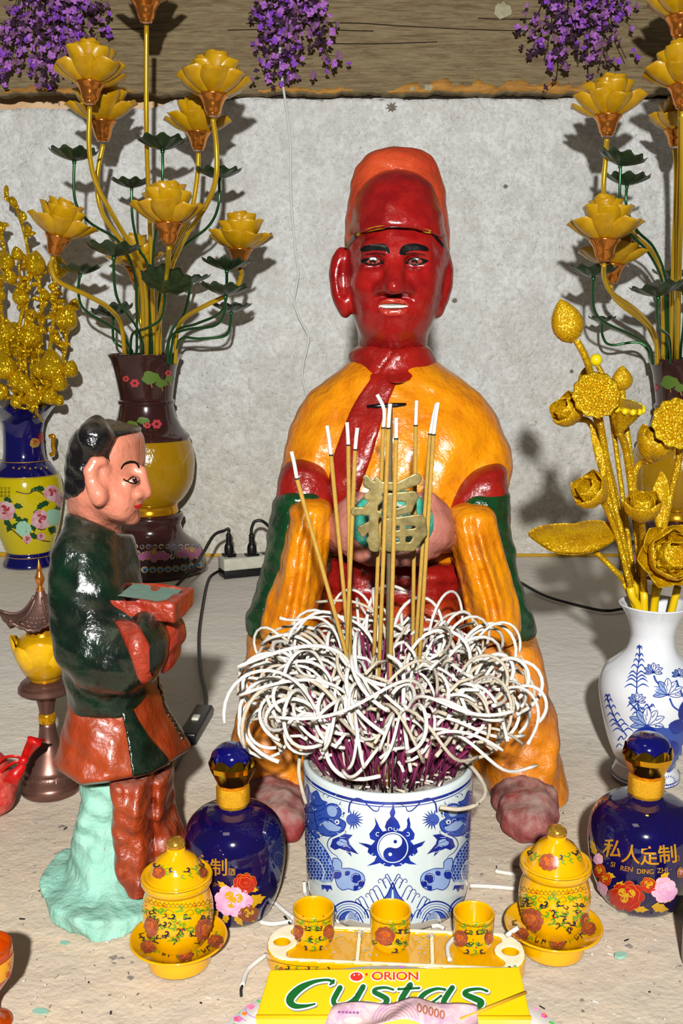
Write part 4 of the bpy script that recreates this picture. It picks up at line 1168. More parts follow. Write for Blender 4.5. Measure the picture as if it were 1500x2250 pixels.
stub = tag(mb.build('incense_stubs', [M_MAG, M_ASHG, M_ASHW]), 'thicket of magenta incense stubs and broken ash filling the dragon pot', 'incense stubs'); stub['kind'] = 'stuff'
mb = MB()
for i in range(150):
    a = rs.uniform(0, 2 * math.pi); rb = .086 * math.sqrt(rs.random())
    b = Vector((pg.x + rb * math.cos(a), pg.y + rb * math.sin(a), PZ - .001 + rs.uniform(0, .004)))
    d = Vector((rs.gauss(0, 1), rs.gauss(0, 1), rs.gauss(0, .15))).normalized()
    v, f = tube([b, b + d * rs.uniform(.004, .016)], rs.uniform(.001, .0018), 5); mb.add(v, f, 0 if rs.random() < .6 else 1)
lit = mb.build('ash_litter', [M_ASHG, M_ASHW], pot); lit['kind'] = 'stuff'
# two long curls that hang over the rim
for nm, pts, m_ in (('a long curl drooping over the right side of the pot', [(985, 1640, 1.10), (1040, 1690, 1.06), (1066, 1735, 1.03), (1050, 1765, 1.01), (1010, 1778, .998), (966, 1774, .995)], M_ASHG),
                    ('a thin straight ash strand hanging down the left side of the pot', [(662, 1640, 1.10), (656, 1690, 1.08), (662, 1730, 1.075), (672, 1765, 1.075)], M_ASHG),
                    ('a wide ash loop sagging in front of the magenta stems', [(760, 1560, 1.02), (722, 1600, 1.0), (718, 1660, .995), (745, 1700, .99), (790, 1712, .99), (835, 1705, .995)], M_ASHW),
                    ('a straight ash strand hanging down in front of the magenta stems', [(852, 1440, 1.02), (884, 1470, 1.0), (886, 1560, .995), (894, 1640, .995), (902, 1695, 1.0)], M_ASHW)):
    v, f = tube(catmull([W(*p) for p in pts], 6), .0023, 7)
    tag(put('incense_ash', v, f, m_), nm, 'incense ash')
# brass good-fortune sign on its own stick
M_BRASS = mat('tarnished brass', S(118, 102, 56), .4, .5, var=[(40, S(84, 74, 42), .8), (120, S(146, 136, 92), .4)], bump=(90, .3, .001))
M_WOODS = mat('brown stick', S(78, 66, 40), .7, var=(60, S(54, 44, 28), .6))
YF = 1.066
ctr = W(857, 1124, YF)
sgn = thing('brass_sign', 'tarnished brass good-fortune character on a brown stick standing in the pot', 'sign', (pg.x, YF + .02, PZ - .01))
kf = K(1124, YF)
def sp(x, y): return np.array([ctr.x + (740 + x / 6 - 857) * kf, 0, ctr.z - (1020 + y / 6 - 1124) * kf])
FU = [((380, 170), (440, 260), 26, 34), ((400, 250), (520, 300), 34, 40), ((520, 190), (560, 240), 20, 26), ((240, 620), (380, 610), 34, 30), ((380, 610), (540, 440), 36, 40), ((400, 420), (560, 330), 30, 40),
      ((480, 560), (490, 1080), 34, 44), ((330, 860), (470, 780), 36, 30), ((480, 740), (560, 640), 26, 20), ((430, 1000), (520, 1120), 26, 22), ((340, 930), (380, 870), 20, 24),
      ((640, 270), (790, 290), 34, 36), ((790, 290), (1030, 190), 36, 46), ((690, 420), (990, 420), 30, 44), ((690, 420), (700, 640), 30, 30), ((990, 420), (940, 580), 44, 30), ((700, 650), (940, 580), 30, 34),
      ((660, 760), (1080, 730), 30, 46), ((690, 760), (700, 1090), 34, 40), ((1100, 760), (1120, 900), 46, 44), ((1120, 900), (1000, 1080), 42, 34), ((700, 920), (1060, 890), 28, 30), ((700, 1080), (990, 1090), 36, 36), ((870, 740), (860, 1080), 26, 26)]
def f_fu(X, Y, Z):
    d = None
    for a, b, ra, rb in FU:
        A, B = sp(*a), sp(*b)
        c = cone(X, 0 * Y, Z, A, B, ra / 6 * kf * 1.75, rb / 6 * kf * 1.75)
        d = c if d is None else smin(d, c, .0012)
    dome = .004 * np.cos((X - ctr.x) * 32)
    return smax(d, np.abs(Y - (YF - dome)) - .0012, .0008)
sculpt('character', f_fu, (ctr.x - .06, YF - .009, ctr.z - .055), (ctr.x + .06, YF + .006, ctr.z + .055), .00075, M_BRASS, sgn)
v, f = tube([W(856, 888, YF + .012), W(856, 1100, YF + .007), W(854, 1330, YF + .01), Vector((W(854, 1330, YF + .01).x, YF + .016, PZ - .012))], .0030, 8)
put('stick', v, f, M_WOODS, sgn)
# ================================================================== yellow tea set
M_YP = mat('yellow porcelain', S(194, 141, 0), .1, coat=.7, coatr=.04, spec=.6)
M_YPI = mat('yellow porcelain, inside', S(194, 141, 0), .25, coat=.3)
M_CREAM = mat('cream bare porcelain', S(214, 204, 176), .7, var=(50, S(196, 184, 150), .5), speck=(220, S(120, 112, 98), .70))
M_PEO = mat('maroon peony enamel', S(132, 56, 38), .3, var=(160, S(158, 84, 48), .7))
M_PEO2 = mat('orange peony enamel', S(176, 84, 20), .3)
M_EG = mat('green enamel', S(84, 122, 20), .3)
M_EN = mat('navy enamel', S(16, 26, 40), .3)
M_ER = mat('scarlet enamel', S(170, 30, 14), .3)
M_EBR = mat('brown enamel line', S(70, 44, 8), .4)
M_GOLDM = mat('gold lustre', S(206, 156, 56), .16, .8)
def peony(P, x, y, r, sq=1.0, cols=None, lay=1):
    """ruffled bloom of overlapping outlined petals"""
    c1, c2, ln = cols or (M_PEO, M_PEO2, M_EBR)
    rr_ = random.Random(int(x * 31 + y * 17))
    for ring_, (n, rr, pr_) in enumerate(((9, .74, .34), (8, .52, .31), (6, .30, .26))):
        for k in range(n):
            a = 2 * math.pi * k / n + ring_ * .4 + rr_.uniform(-.12, .12); q = rr * rr_.uniform(.9, 1.08)
            px_, py_ = x + r * q * math.cos(a) * sq, y + r * (q * math.sin(a) * .92 + .08 * (2 - ring_) - .06)
            P.disc(px_, py_, r * pr_ * .86 * (.5 + .5 * sq) + .55, ln, lay + ring_ * 2, ry=r * pr_ + .5, n=9, rot=a); P.disc(px_, py_, r * pr_ * .86 * (.5 + .5 * sq), c2 if (ring_ == 2 and k % 2) else c1, lay + 1 + ring_ * 2, ry=r * pr_, n=9, rot=a)
    P.disc(x, y - r * .05, r * .2 * sq, c2, lay + 7, ry=r * .15, n=9)
    for k in range(5): P.disc(x + r * .12 * math.cos(k * 1.3) * sq, y - r * .05 + r * .09 * math.sin(k * 1.3), r * .035, ln, lay + 8, n=5)
def scroll(P, x, y, s, m, rot=0.0, flip=1, lay=1):
    c, sn = math.cos(rot), math.sin(rot)
    def tr(pts): return [(x + (a * flip * c - b * sn) * s, y + (a * flip * sn + b * c) * s) for a, b in pts]
    P.line(tr([(-9, 5), (-4, 7), (2, 5), (5, 0), (3, -4), (-1, -4), (-2, -1)]), 1.2 * s, m, lay, 5, 2.4 * s, 5.2 * s)
    P.line(tr([(2, 5), (7, 6), (10, 2)]), 4.0 * s, m, lay, 4, .8 * s)
    P.line(tr([(-4, 7), (-8, 9), (-11, 7)]), 3.2 * s, m, lay, 4, .6 * s)
def vines(P, cx, cy, w, h, s=1.0, n=None):
    """mirrored scrolls as on the enamelled set"""
    for k, (dx, dy, m, r) in enumerate(((0, -.46, M_EG, 0), (-.16, -.18, M_EN, .3), (.16, -.18, M_EN, -.3), (-.14, .18, M_EG, .6), (.14, .18, M_EG, -.6), (-.3, .42, M_EN, .2), (.3, .42, M_EN, -.2), (0, .44, M_EG, 0), (-.42, -.4, M_EG, .8), (.42, -.4, M_EG, -.8))):
        scroll(P, cx + dx * w, cy + dy * h, s * (.9 if m is M_EN else 1.0), m, r, -1 if dx > 0 else 1)
    for dx, dy in ((-.05, .06), (.06, .3), (-.35, -.55), (.35, -.55)): P.disc(cx + dx * w, cy + dy * h, 2.2 * s, M_ER, 2, n=8)
    for sg in (-1, 1):
        P.line([(cx + sg * .12 * w, cy - .30 * h), (cx + sg * .25 * w, cy - .42 * h), (cx + sg * .32 * w, cy - .28 * h), (cx + sg * .22 * w, cy - .22 * h)], 1.1 * s, M_EBR, 1, 4)
def fillscrolls(P, cx, cy, w, h, n, s, seed):
    rr = random.Random(seed)
    for k in range(n):
        q = (k + .5) / n; x = cx + w * (rr.uniform(-.5, .5)); y = cy + h * (((k * 7) % n) / n - .5 + rr.uniform(-.05, .05))
        scroll(P, x, y, s * rr.uniform(.75, 1.1), (M_EG, M_EN, M_EG, M_EN, M_EBR)[k % 5], rr.uniform(-1, 1), rr.choice((-1, 1)))
        if k % 4 == 0: P.disc(x + 6, y - 4, 1.8 * s, M_ER, 2, n=7)
# --- the tray: a shallow three-bay tray with a hole at each end
tc = G(868, 2082, .018); TA = math.atan2(G(1128, 2092, .018).y - G(612, 2070, .018).y, G(1128, 2092, .018).x - G(612, 2070, .018).x)
tray = thing('tea_tray', 'long yellow tea tray with cream rims and a hole at each end', 'tray', (tc.x, tc.y, 0))
TL, TW, TH = 283 * K(2082, tc.y), .0335, .020
def rrect(l, w, n=8, clip=.42):
    """outline with stepped, rounded ends"""
    pts = [(-l * .86, -w), (l * .86, -w), (l * .93, -w * .72), (l * .99, -w * .50), (l, -w * .1), (l, w * .1), (l * .99, w * .50), (l * .93, w * .72), (l * .86, w), (-l * .86, w), (-l * .93, w * .72), (-l * .99, w * .50), (-l, w * .1), (-l, -w * .1), (-l * .99, -w * .50), (-l * .93, -w * .72)]
    return pts
def f_tray2(X, Y, Z):
    x = (X - tc.x) * math.cos(TA) + (Y - tc.y) * math.sin(TA); y = -(X - tc.x) * math.sin(TA) + (Y - tc.y) * math.cos(TA)
    end = np.clip((np.abs(x) - TL * .80) / (TL * .2), 0, 1)
    wy = TW * (1 - .34 * end ** 1.6)
    d = smax(np.abs(y) - wy, np.abs(x) - TL, .02)
    d = smax(d, np.abs(Z - TH / 2) - TH / 2, .003)
    return x, y, d, wy
def f_traybody(X, Y, Z):
    x, y, d, wy = f_tray2(X, Y, Z)
    bay = smax(np.abs(y) - (TW - .0065), np.abs(x) - TL * .83, .008)
    for s_ in (-1, 1): bay = np.maximum(bay, .0022 - np.abs(x - s_ * TL * .285))
    for s_ in (-1, 1): bay = smax(bay, .0165 - np.sqrt((x - s_ * TL * .885) ** 2 + y ** 2), .004)
    bay = np.maximum(bay, TH - .0028 - Z)
    d = smax(d, -bay, .0012)
    for s_ in (-1, 1): d = smax(d, .0085 - np.sqrt((x - s_ * TL * .885) ** 2 + (y * 1.15) ** 2), .0015)
    return d
tb = (tc.x - TL - .01, tc.y - .055, -.001), (tc.x + TL + .01, tc.y + .055, .026)
v, fa = surfnets(f_traybody, *tb, .0013)
# glaze everywhere, the cream biscuit on the raised rims
vx, vy = v[:, 0] - tc.x, v[:, 1] - tc.y
x_ = vx * math.cos(TA) + vy * math.sin(TA); y_ = -vx * math.sin(TA) + vy * math.cos(TA)
isrim = (v[:, 2] > TH - .0009)
fm = isrim[fa].sum(1) >= 3
tray_b = put('tray_body', v, fa, [M_YP, M_CREAM], tray, True, fm.astype(int))
P = Paint(tray_b, .0005)
P.line([(596, 2110), (640, 2120), (700, 2124)], 1.2, M_EBR, 1)
for k, x in enumerate(range(610, 730, 22)): scroll(P, x, 2124 + k * .6, .62, (M_EG, M_EN)[k % 2], .2, 1 if k % 2 else -1)
P.disc(618, 2128, 5, M_PEO, 2)
for k, x in enumerate(range(1118, 1140, 12)): scroll(P, x, 2128 - k * 2, .6, (M_EN, M_EG)[k % 2], -.3)
P.build('tray_painting', tray, True)
rt = random.Random(8)
for (x, y, n_) in ((742, 2058, 16), (792, 2052, 22), (798, 2096, 14), (940, 2060, 18), (930, 2090, 10), (720, 2090, 10), (1000, 2052, 8)):
    for k in range(n_): P.disc(x + rt.gauss(0, 13), y + rt.gauss(0, 6), rt.uniform(1, 4.5), M_ASHG, 1 + k % 3, ry=rt.uniform(.8, 2.4), n=7, rot=rt.uniform(0, 3))
P.build('ash_dust', tray, True)
# --- three cups
def make_cup(px, py_rim, py_bot, peonies, vine, lab):
    g = W(px, (py_rim + py_bot) / 2 + 6, 1.0)
    base = G(px, py_bot - 24, TH - .002)
    r = 45.5 * K(py_rim, base.y); zt = W(px, py_rim, base.y).z
    z0 = TH - .0028; h = zt - z0
    t = thing('tea_cup', lab, 'cup', (base.x, base.y, z0), 'three yellow cups on the tray')
    prof = [(0, z0 + .002), (r * .52, z0 + .002), (r * .60, z0), (r * .66, z0 + .001), (r * .82, z0 + h * .08), (r * .93, z0 + h * .22), (r * .96, z0 + h * .5), (r * .985, z0 + h * .85), (r, zt - .0012), (r * .985, zt), (r * .95, zt + .0003)]
    v, f = lathe(smoothprof(prof[3:], 3), (base.x, base.y, 0), 56)
    b_ = put('cup_body', v + [], [q for q in f if len(q) == 4] + [tuple(reversed(range(56)))], M_YP, t)
    inn = [(r * .95, zt + .0003), (r * .905, zt - .0008), (r * .885, zt - .004), (r * .86, zt - h * .4), (r * .75, z0 + h * .25), (r * .4, z0 + h * .15), (0, z0 + h * .14)]
    v, f = lathe(smoothprof(inn, 3), (base.x, base.y, 0), 56)
    put('cup_inside', v, [q for q in f if len(q) == 4], M_YPI, t)
    ring('rim_line', (base.x, base.y, 0), r * .988, r * .991, zt - .0042, zt - .0034, M_EBR, t, 56)
    P = Paint(b_, .0004)
    for q in peonies: peony(P, *q); P.build('painted_peony', t)
    vines(P, *vine); fillscrolls(P, px, (py_rim + py_bot) / 2 + 18, 78, 52, 14, .62, px)
    P.build('painted_vines', t, True)
    return t
make_cup(689, 1992, 2096, [(654, 2046, 17, .7), (722, 2046, 17, .7)], (688, 2052, 62, 70, .82), 'small yellow flowered cup standing at the tray end by the blue bottle')
make_cup(857, 1998, 2103, [(846, 2054, 22)], (884, 2058, 54, 70, .82), 'small yellow flowered cup standing in the middle bay of the tray')
make_cup(1039, 2003, 2106, [(1012, 2060, 19, .8), (1073, 2058, 15, .6)], (1042, 2060, 56, 70, .82), 'small yellow flowered cup at the tray end beside a fallen ash piece')
# --- lidded jars on their footed saucers
def make_jar(cx, dy, foot_y, flowers, lab_s, lab_j, seed):
    base = G(cx, foot_y)
    k = K(foot_y - 40, base.y)
    sx = cx
    s_ = thing('footed_saucer', lab_s, 'saucer', (base.x, base.y, 0), 'yellow footed saucers')
    R = 107 * k; rf = 69 * k
    zr = W(cx, foot_y - 54, base.y).z
    prof = [(0, .004), (rf * .9, .002), (rf * .98, .0), (rf, .002), (rf * 1.0, .010), (rf * .97, zr * .55), (rf * .98, zr * .66), (R * .80, zr * .78), (R * .95, zr * .93), (R, zr), (R * .985, zr + .002), (R * .95, zr + .0012), (R * .80, zr - .003), (R * .6, zr - .007), (R * .4, zr - .008), (0, zr - .008)]
    v, f = lathe(prof, (base.x, base.y, 0), 72)
    sb = put('saucer_body', v, f, M_YP, s_)
    ring('rim_line', (base.x, base.y, 0), R * .90, R * .91, zr - .0006, zr - .0002, M_EBR, s_, 72, .0006)
    P = Paint(sb, .0005)
    rn = random.Random(seed)
    for q in range(18):
        a = -.15 + math.pi * (q + .5) / 17
        x, y = cx + 84 * math.cos(a), foot_y - 58 + 46 * math.sin(a)
        if q % 6 == 2: peony(P, x, y, 15, 1.2)
        else: scroll(P, x, y, .66, (M_EG, M_EN, M_EBR)[q % 3], a, 1 if q % 2 else -1)
    P.build('flower_painting', s_, True)
    z0 = zr - .0078
    j = thing('lidded_jar', lab_j, 'jar', (base.x, base.y, z0), 'yellow lidded jars')
    zk = lambda py: W(cx, py, base.y).z
    rb = 78 * k
    zl = zk(foot_y - 172)                         # the lid seat
    h = zl - z0
    bp = smoothprof([(rb * .55, z0), (rb * .70, z0 + h * .06), (rb * .90, z0 + h * .26), (rb * .985, z0 + h * .5), (rb * .97, z0 + h * .72), (rb * .88, z0 + h * .9), (rb * .84, zl)], 5)
    v, f = lathe([(0, z0)] + bp, (base.x, base.y, 0), 72)
    jb = put('jar_body', v, f, M_YP, j)
    rl_ = 77 * k
    lp = [(rl_ * .84, zl - .001), (rl_ * .95, zl), (rl_, zl + .004), (rl_ * 1.0, zl + .009), (rl_ * .97, zl + .0115), (rl_ * .90, zl + .0105), (rl_ * .82, zl + .007), (rl_ * .78, zl + .009), (rl_ * .70, zl + .019), (rl_ * .52, zl + .029), (rl_ * .30, zl + .0345), (rl_ * .262, zl + .036), (rl_ * .255, zl + .041)]
    v, f = lathe(lp, (base.x, base.y, 0), 72)
    lid = put('lid', v, f, M_YP, j)
    v, f = lathe(smoothprof([(rl_ * .26, zl + .0408), (rl_ * .275, zl + .044), (rl_ * .22, zl + .048), (rl_ * .10, zl + .0502), (0, zl + .0505)], 4), (base.x, base.y, 0), 32)
    put('gilt_knob', v, f, M_GOLDM, lid)
    ring('gilt_line', (base.x, base.y, 0), rl_ * 1.0, rl_ * .995, zl + .0092, zl + .0099, M_GOLDM, lid, 72, .0003)
    P = Paint(jb, .0005)
    for q in range(-8, 9):                        # scale border under the lid
        for row in range(2):
            x = cx + (q + (.5 if row else 0)) * 9.2
            if abs(x - cx) < 72: P.line(arcp(x, foot_y - 128 + row * 6 - 22 * (1 - math.sqrt(max(0, 1 - ((x - cx) / 78) ** 2))), 4.8, 0.05, math.pi - .05, 6), 1.0, M_EBR, 1, 2)
    P.build('scale_border', j, True)
    for q in flowers: peony(P, cx + q[0], foot_y + q[1], q[2], q[3]); P.build('painted_peony', j)
    vines(P, cx, foot_y - 88, 96, 62, 1.0)
    for sg in (-1, 1): vines(P, cx + sg * 58, foot_y - 84, 40, 70, .7)
    fillscrolls(P, cx, foot_y - 74, 132, 74, 30, .8, seed)
    P.build('painted_vines', j, True)
    P = Paint(lid, .0005)
    for q in flowers[2:] or [(0, -192, 15, 1.1)]: peony(P, cx + q[0], foot_y + q[1], q[2], q[3])
    for q in range(-3, 4):
        if q: scroll(P, cx + q * 17, foot_y - 196 - abs(q) * 5, .8, (M_EG, M_EN)[q % 2], .25 * q, 1 if q > 0 else -1)
    for q in range(-3, 4): scroll(P, cx + q * 17 + 8, foot_y - 186 - abs(q) * 4, .62, M_EG, .2 * q, -1)
    P.build('lid_painting', lid, True)
make_jar(394, 0, 2112, [(-62, -78, 24, .6), (56, -70, 28, .8), (-44, -196, 14, 1), (52, -196, 13, .8)], 'yellow footed saucer beside the mint-green plinth', 'yellow flowered jar with gilt knob in front of the attendant statue', 4)
make_jar(1213, 0, 2084, [(-48, -64, 30, .9), (72, -62, 20, .5), (-8, -192, 19, 1.2)], 'yellow footed saucer between the tray end and the lettered bottle', 'yellow flowered jar with gilt knob between the tray and the lettered bottle', 9)
# ================================================================== blue wine bottles
M_COB = mat('cobalt bottle glaze', S(9, 5, 50), .08, coat=.8, coatr=.03, var=[(14, S(24, 9, 44), .7), (40, S(7, 6, 66), .5)], speck=(420, S(130, 124, 160), .735))
M_GOLD = mat('bright gold plastic', S(220, 160, 24), .18, .72, var=(40, S(180, 120, 20), .4))
M_GOLDK = mat('knurled gold', S(214, 154, 24), .3, .65, bump=(900, .8, .002))
M_CROWN = mat('mirror gold', S(236, 180, 40), .1, 1.0)
M_BGLASS = mat('blue glass dome', S(8, 10, 90), .04, coat=1.0, trans=.35, ior=1.5, speck=(300, S(110, 110, 190), .74))
M_GLET = mat('gold lettering', S(196, 150, 40), .3, .6, var=(60, S(214, 110, 20), .4))
M_RPEO = mat('red peony print', S(150, 22, 12), .25)
M_PPEO = mat('pink peony print', S(190, 130, 168), .25, var=(60, S(214, 178, 196), .6))
M_LEAFG = mat('gold leaf print', S(176, 134, 16), .3)
M_BPEO = mat('brown peony print', S(110, 44, 24), .3)
def make_bottle(cx, foot_y, rows, lab):
    base = G(cx, foot_y)
    Yb = base.y
    t = thing('blue_bottle', lab, 'bottle', (base.x, Yb, 0), 'cobalt wine bottles')
    pr_ = pxprof(rows['body'], Yb)
    pr_ = [(r, max(z, 0)) for r, z in pr_]
    zb0 = pr_[0][1]
    pr_ = [(r, (z - zb0) * pr_[-1][1] / (pr_[-1][1] - zb0)) for r, z in pr_]
    v, f = lathe([(0, .003)] + smoothprof(pr_, 6), (base.x, Yb, 0), 80)
    body = put('bottle_body', v, f, M_COB, t)
    pz = pxprof(rows['collar'], Yb); v, f = lathe(pz, (base.x, Yb, 0), 64); put('collar', v, f, M_GOLDK, t, sharp=30)
    pz = pxprof(rows['neck'], Yb); v, f = lathe(pz, (base.x, Yb, 0), 48); put('neck_ring', v, f, M_GOLD, t, sharp=30)
    k = K(rows['crown'][0][1], Yb)
    # faceted crown with a scalloped rim
    pc = pxprof(rows['crown'], Yb); V = []; Fc = []
    seg = 32
    for i, (r, z) in enumerate(pc):
        for q in range(seg):
            a = 2 * math.pi * q / seg
            fac = 1 - .045 * abs(math.sin(a * 4)) if i < len(pc) - 1 else 1
            zz_ = z + (.006 * abs(math.sin(a * 4)) - .003 if i == len(pc) - 1 else 0)
            V.append((base.x + r * fac * math.cos(a), Yb + r * fac * math.sin(a), zz_))
    for i in range(len(pc) - 1):
        for q in range(seg): Fc.append((i * seg + q, i * seg + (q + 1) % seg, (i + 1) * seg + (q + 1) % seg, (i + 1) * seg + q))
    Fc.append(tuple(reversed(range(seg))))
    st = put('stopper', V, Fc, M_CROWN, t, False)
    pd_ = pxprof(rows['dome'], Yb); v, f = lathe(smoothprof(pd_, 4), (base.x, Yb, 0), 48); put('glass_dome', v, f, M_BGLASS, st)
    return t, body
def brow(cx, s=1.0, dy=0):
    return dict(body=[(62 * s, 2000 + dy), (78 * s, 1990 + dy), (98 * s, 1950 + dy), (109 * s, 1905 + dy), (113 * s, 1860 + dy), (108 * s, 1822 + dy), (93 * s, 1796 + dy), (70 * s, 1780 + dy), (44 * s, 1773 + dy), (33 * s, 1768 + dy), (31 * s, 1760 + dy)],
                neck=[(31 * s, 1775 + dy), (32.5 * s, 1774 + dy), (32.5 * s, 1762 + dy), (31 * s, 1761 + dy)], collar=[(33 * s, 1762 + dy), (37 * s, 1760 + dy), (37.5 * s, 1730 + dy), (36 * s, 1724 + dy), (28 * s, 1722 + dy)],
                crown=[(30 * s, 1724 + dy), (36 * s, 1718 + dy), (51 * s, 1688 + dy), (54 * s, 1676 + dy), (48 * s, 1662 + dy)], dome=[(46 * s, 1668 + dy), (44 * s, 1656 + dy), (37 * s, 1645 + dy), (24 * s, 1637 + dy), (0, 1634 + dy)])
bl, blb = make_bottle(517, 2002, brow(517, .99, 0), 'deep blue wine bottle standing behind the yellow jar by the mint plinth')
br, brb = make_bottle(1405, 1978, brow(1405, 1.05, -22), 'deep blue lettered wine bottle in front of the blue and white vase')
P = Paint(blb, .0006)
for ch, x, y in (('定', 446, 1912), ('制', 481, 1920)): P.text(ch, x, y, 40, M_GLET, 1, 1.0, 0, 0, .012)
P.line([(503, 1908), (516, 1908), (516, 1922), (503, 1922), (503, 1908)], 1.4, M_GLET, 1, 0); P.text('酒', 509.5, 1920, 13, M_GLET, 1)
P.text('ZHI ·', 478, 1946, 11, M_GLET, 1)
P.build('lettering', bl, True)
def leaf(P, x, y, l, w, a, m, lay=0):
    c, s_ = math.cos(a), math.sin(a)
    pts = [(0, 0), (.3, .5), (.45, .36), (.62, .46), (.75, .22), (1, 0), (.75, -.22), (.62, -.46), (.45, -.36), (.3, -.5)]
    P.fill([(x + (u * l * c - v_ * w * s_), y + (u * l * s_ + v_ * w * c)) for u, v_ in pts], m, 8, lay)
for q in ((540, 1992, 44, 26, -.7), (545, 1985, 42, 22, -.4), (500, 1955, 30, 14, -2.4), (480, 2000, 30, 18, 2.4), (530, 2008, 34, 18, .5), (515, 2010, 30, 16, .9), (548, 1953, 20, 12, .1), (500, 2008, 26, 16, 2.0)): leaf(P, *q, M_LEAFG)
GL = M_LEAFG
peony(P, 512, 1975, 38, 1.05, (M_PPEO, M_LEAFG, GL), 1); peony(P, 538, 1938, 23, 1.1, (M_RPEO, M_RPEO, GL), 1); peony(P, 545, 2004, 20, 1.1, (M_BPEO, M_LEAFG, GL), 1)
P.build('printed_peony', bl, True)
P = Paint(brb, .0006)
for ch, x, y, r in (('私', 1344, 1880, .16), ('人', 1385, 1892, .1), ('定', 1427, 1896, 0), ('制', 1467, 1892, -.08)): P.text(ch, x, y, 43, M_GLET, 1, 1.0, 0, r, .014)
for w_, x, y, r in (('· SI', 1342, 1903, .2), ('REN', 1376, 1913, .13), ('DING', 1417, 1919, .03), ('ZHI ·', 1459, 1916, -.08)): P.text(w_, x, y, 15, M_GLET, 1, 1.0, 0, r, .012)
P.line([(1485, 1880), (1490, 1880), (1490, 1890), (1485, 1890), (1485, 1880)], 1.2, M_GLET, 1, 0)
P.build('lettering', br, True)
for q in ((1350, 1958, 30, 18, -.9), (1360, 1950, 26, 16, -.3), (1430, 1990, 40, 22, .2), (1340, 1985, 34, 16, .4), (1390, 1995, 36, 16, .1), (1310, 1880, 36, 14, -1.9), (1305, 1870, 26, 10, -1.7), (1450, 1930, 24, 14, -.6), (1445, 1975, 40, 24, -.2), (1330, 1920, 24, 14, .3)): leaf(P, *q, M_LEAFG)
for (x, y, r, s_, c) in ((1376, 1966, 34, 1.2, M_RPEO), (1424, 1942, 18, 1.0, M_RPEO), (1458, 1952, 30, .9, M_PPEO), (1318, 1912, 17, .7, M_RPEO), (1315, 1886, 13, .8, M_PPEO), (1330, 1930, 16, .8, M_RPEO), (1322, 1950, 20, .6, M_PPEO), (1296, 1888, 10, .5, M_PPEO), (1493, 1915, 12, .5, M_BPEO)):
    peony(P, x, y, r, s_, (c, M_LEAFG if c is M_RPEO else M_PPEO, GL), 1)
P.build('printed_peony', br, True)
# ================================================================== plate, snack box, banknote
M_PLATE = mat('white melamine', S(214, 212, 208), .25, coat=.4)
M_CARD = mat('yellow carton', S(218, 180, 0), .35, coat=.2)
M_CARDD = mat('yellow carton side', S(206, 156, 4), .4)
M_LOGOG = mat('logo green', S(6, 88, 30), .4)
M_LOGOW = mat('logo white', S(222, 222, 220), .4)
M_LOGOR = mat('logo red', S(196, 44, 20), .4)
M_LOGOS = mat('logo grey shadow', S(120, 116, 100), .5)
M_MAGP = mat('magenta flower print', S(196, 40, 110), .35, var=(60, S(226, 150, 190), .6))
M_PURP = mat('purple flower print', S(150, 90, 170), .35)
M_GRNP = mat('green leaf print', S(60, 150, 60), .35)
M_ORP = mat('orange flower print', S(222, 110, 30), .35)
pcx, pcy, pR = W(850, 2118, .92).x, .743, .177
v, f = lathe([(0, .003), (.09, .003), (.10, .0), (.108, .003), (pR * .85, .016), (pR, .026), (pR * .995, .028), (pR * .84, .019), (.10, .007), (0, .006)], (pcx, pcy, 0), 96)
plate = thing('floral_plate', 'round white plate printed with pink flowers, under the snack box', 'plate', (pcx, pcy, 0))
pb = put('plate_body', v, f, M_PLATE, plate)
P = Paint(pb, .0004)
for (x, y, r, m) in ((575, 2178, 12, M_MAGP), (522, 2240, 9, M_MAGP), (548, 2212, 10, M_MAGP), (537, 2228, 6, M_ORP), (690, 2122, 10, M_MAGP), (760, 2119, 12, M_MAGP), (800, 2118, 8, M_MAGP), (880, 2119, 12, M_PURP), (910, 2120, 9, M_PURP), (1180, 2215, 9, M_MAGP), (1196, 2232, 8, M_MAGP), (580, 2160, 6, M_ORP)):
    for k in range(5): P.disc(x + r * .6 * math.cos(k * 1.257), y + r * .4 * math.sin(k * 1.257), r * .55, m, 1, ry=r * .36, n=9)
    P.disc(x, y, r * .25, M_ORP, 2, n=7)
for (x, y, a) in ((560, 2196, .5), (530, 2215, 2), (512, 2248, 1), (720, 2121, 0), (840, 2119, 0), (950, 2122, .1), (590, 2150, 1), (1205, 2245, .4), (565, 2230, .7)): leaf(P, x, y, 16, 6, a, M_GRNP, 0)
for pts in ([(520, 2205), (535, 2212), (545, 2230), (570, 2240)], [(548, 2196), (562, 2186), (580, 2190)], [(495, 2245), (515, 2230), (540, 2245)]): P.line(pts, 1.6, M_PURP, 1)
P.build('flower_print', plate, True)
# the carton lies askew across the plate
bx0, bx1 = G(592, 2130, .062), G(1141, 2124, .062)
fx0, fx1 = G(562, 2234, .060), G(1166, 2236, .060)
zt0 = .062; th = .036
box = thing('snack_box', 'yellow snack carton with green lettering lying on the floral plate', 'snack box', ((bx0.x + bx1.x) / 2, (bx0.y + fx0.y) / 2, zt0 - th))
cs = [fx0, fx1, bx1, bx0]
top = [(p.x, p.y, zt0 if i > 1 else zt0 - .002) for i, p in enumerate(cs)]
bot = [(p.x, p.y, zt0 - th) for p in cs]
bm = bmesh.new()
vs = [bm.verts.new(p) for p in bot + top]
for q in ((3, 2, 1, 0), (4, 5, 6, 7), (0, 1, 5, 4), (1, 2, 6, 5), (2, 3, 7, 6), (3, 0, 4, 7)): bm.faces.new([vs[i] for i in q])
bmesh.ops.bevel(bm, geom=bm.edges[:], offset=.0015, segments=2, profile=.5, affect='EDGES')
bm.verts.ensure_lookup_table(); [setattr(v_, 'index', i) for i, v_ in enumerate(bm.verts)]
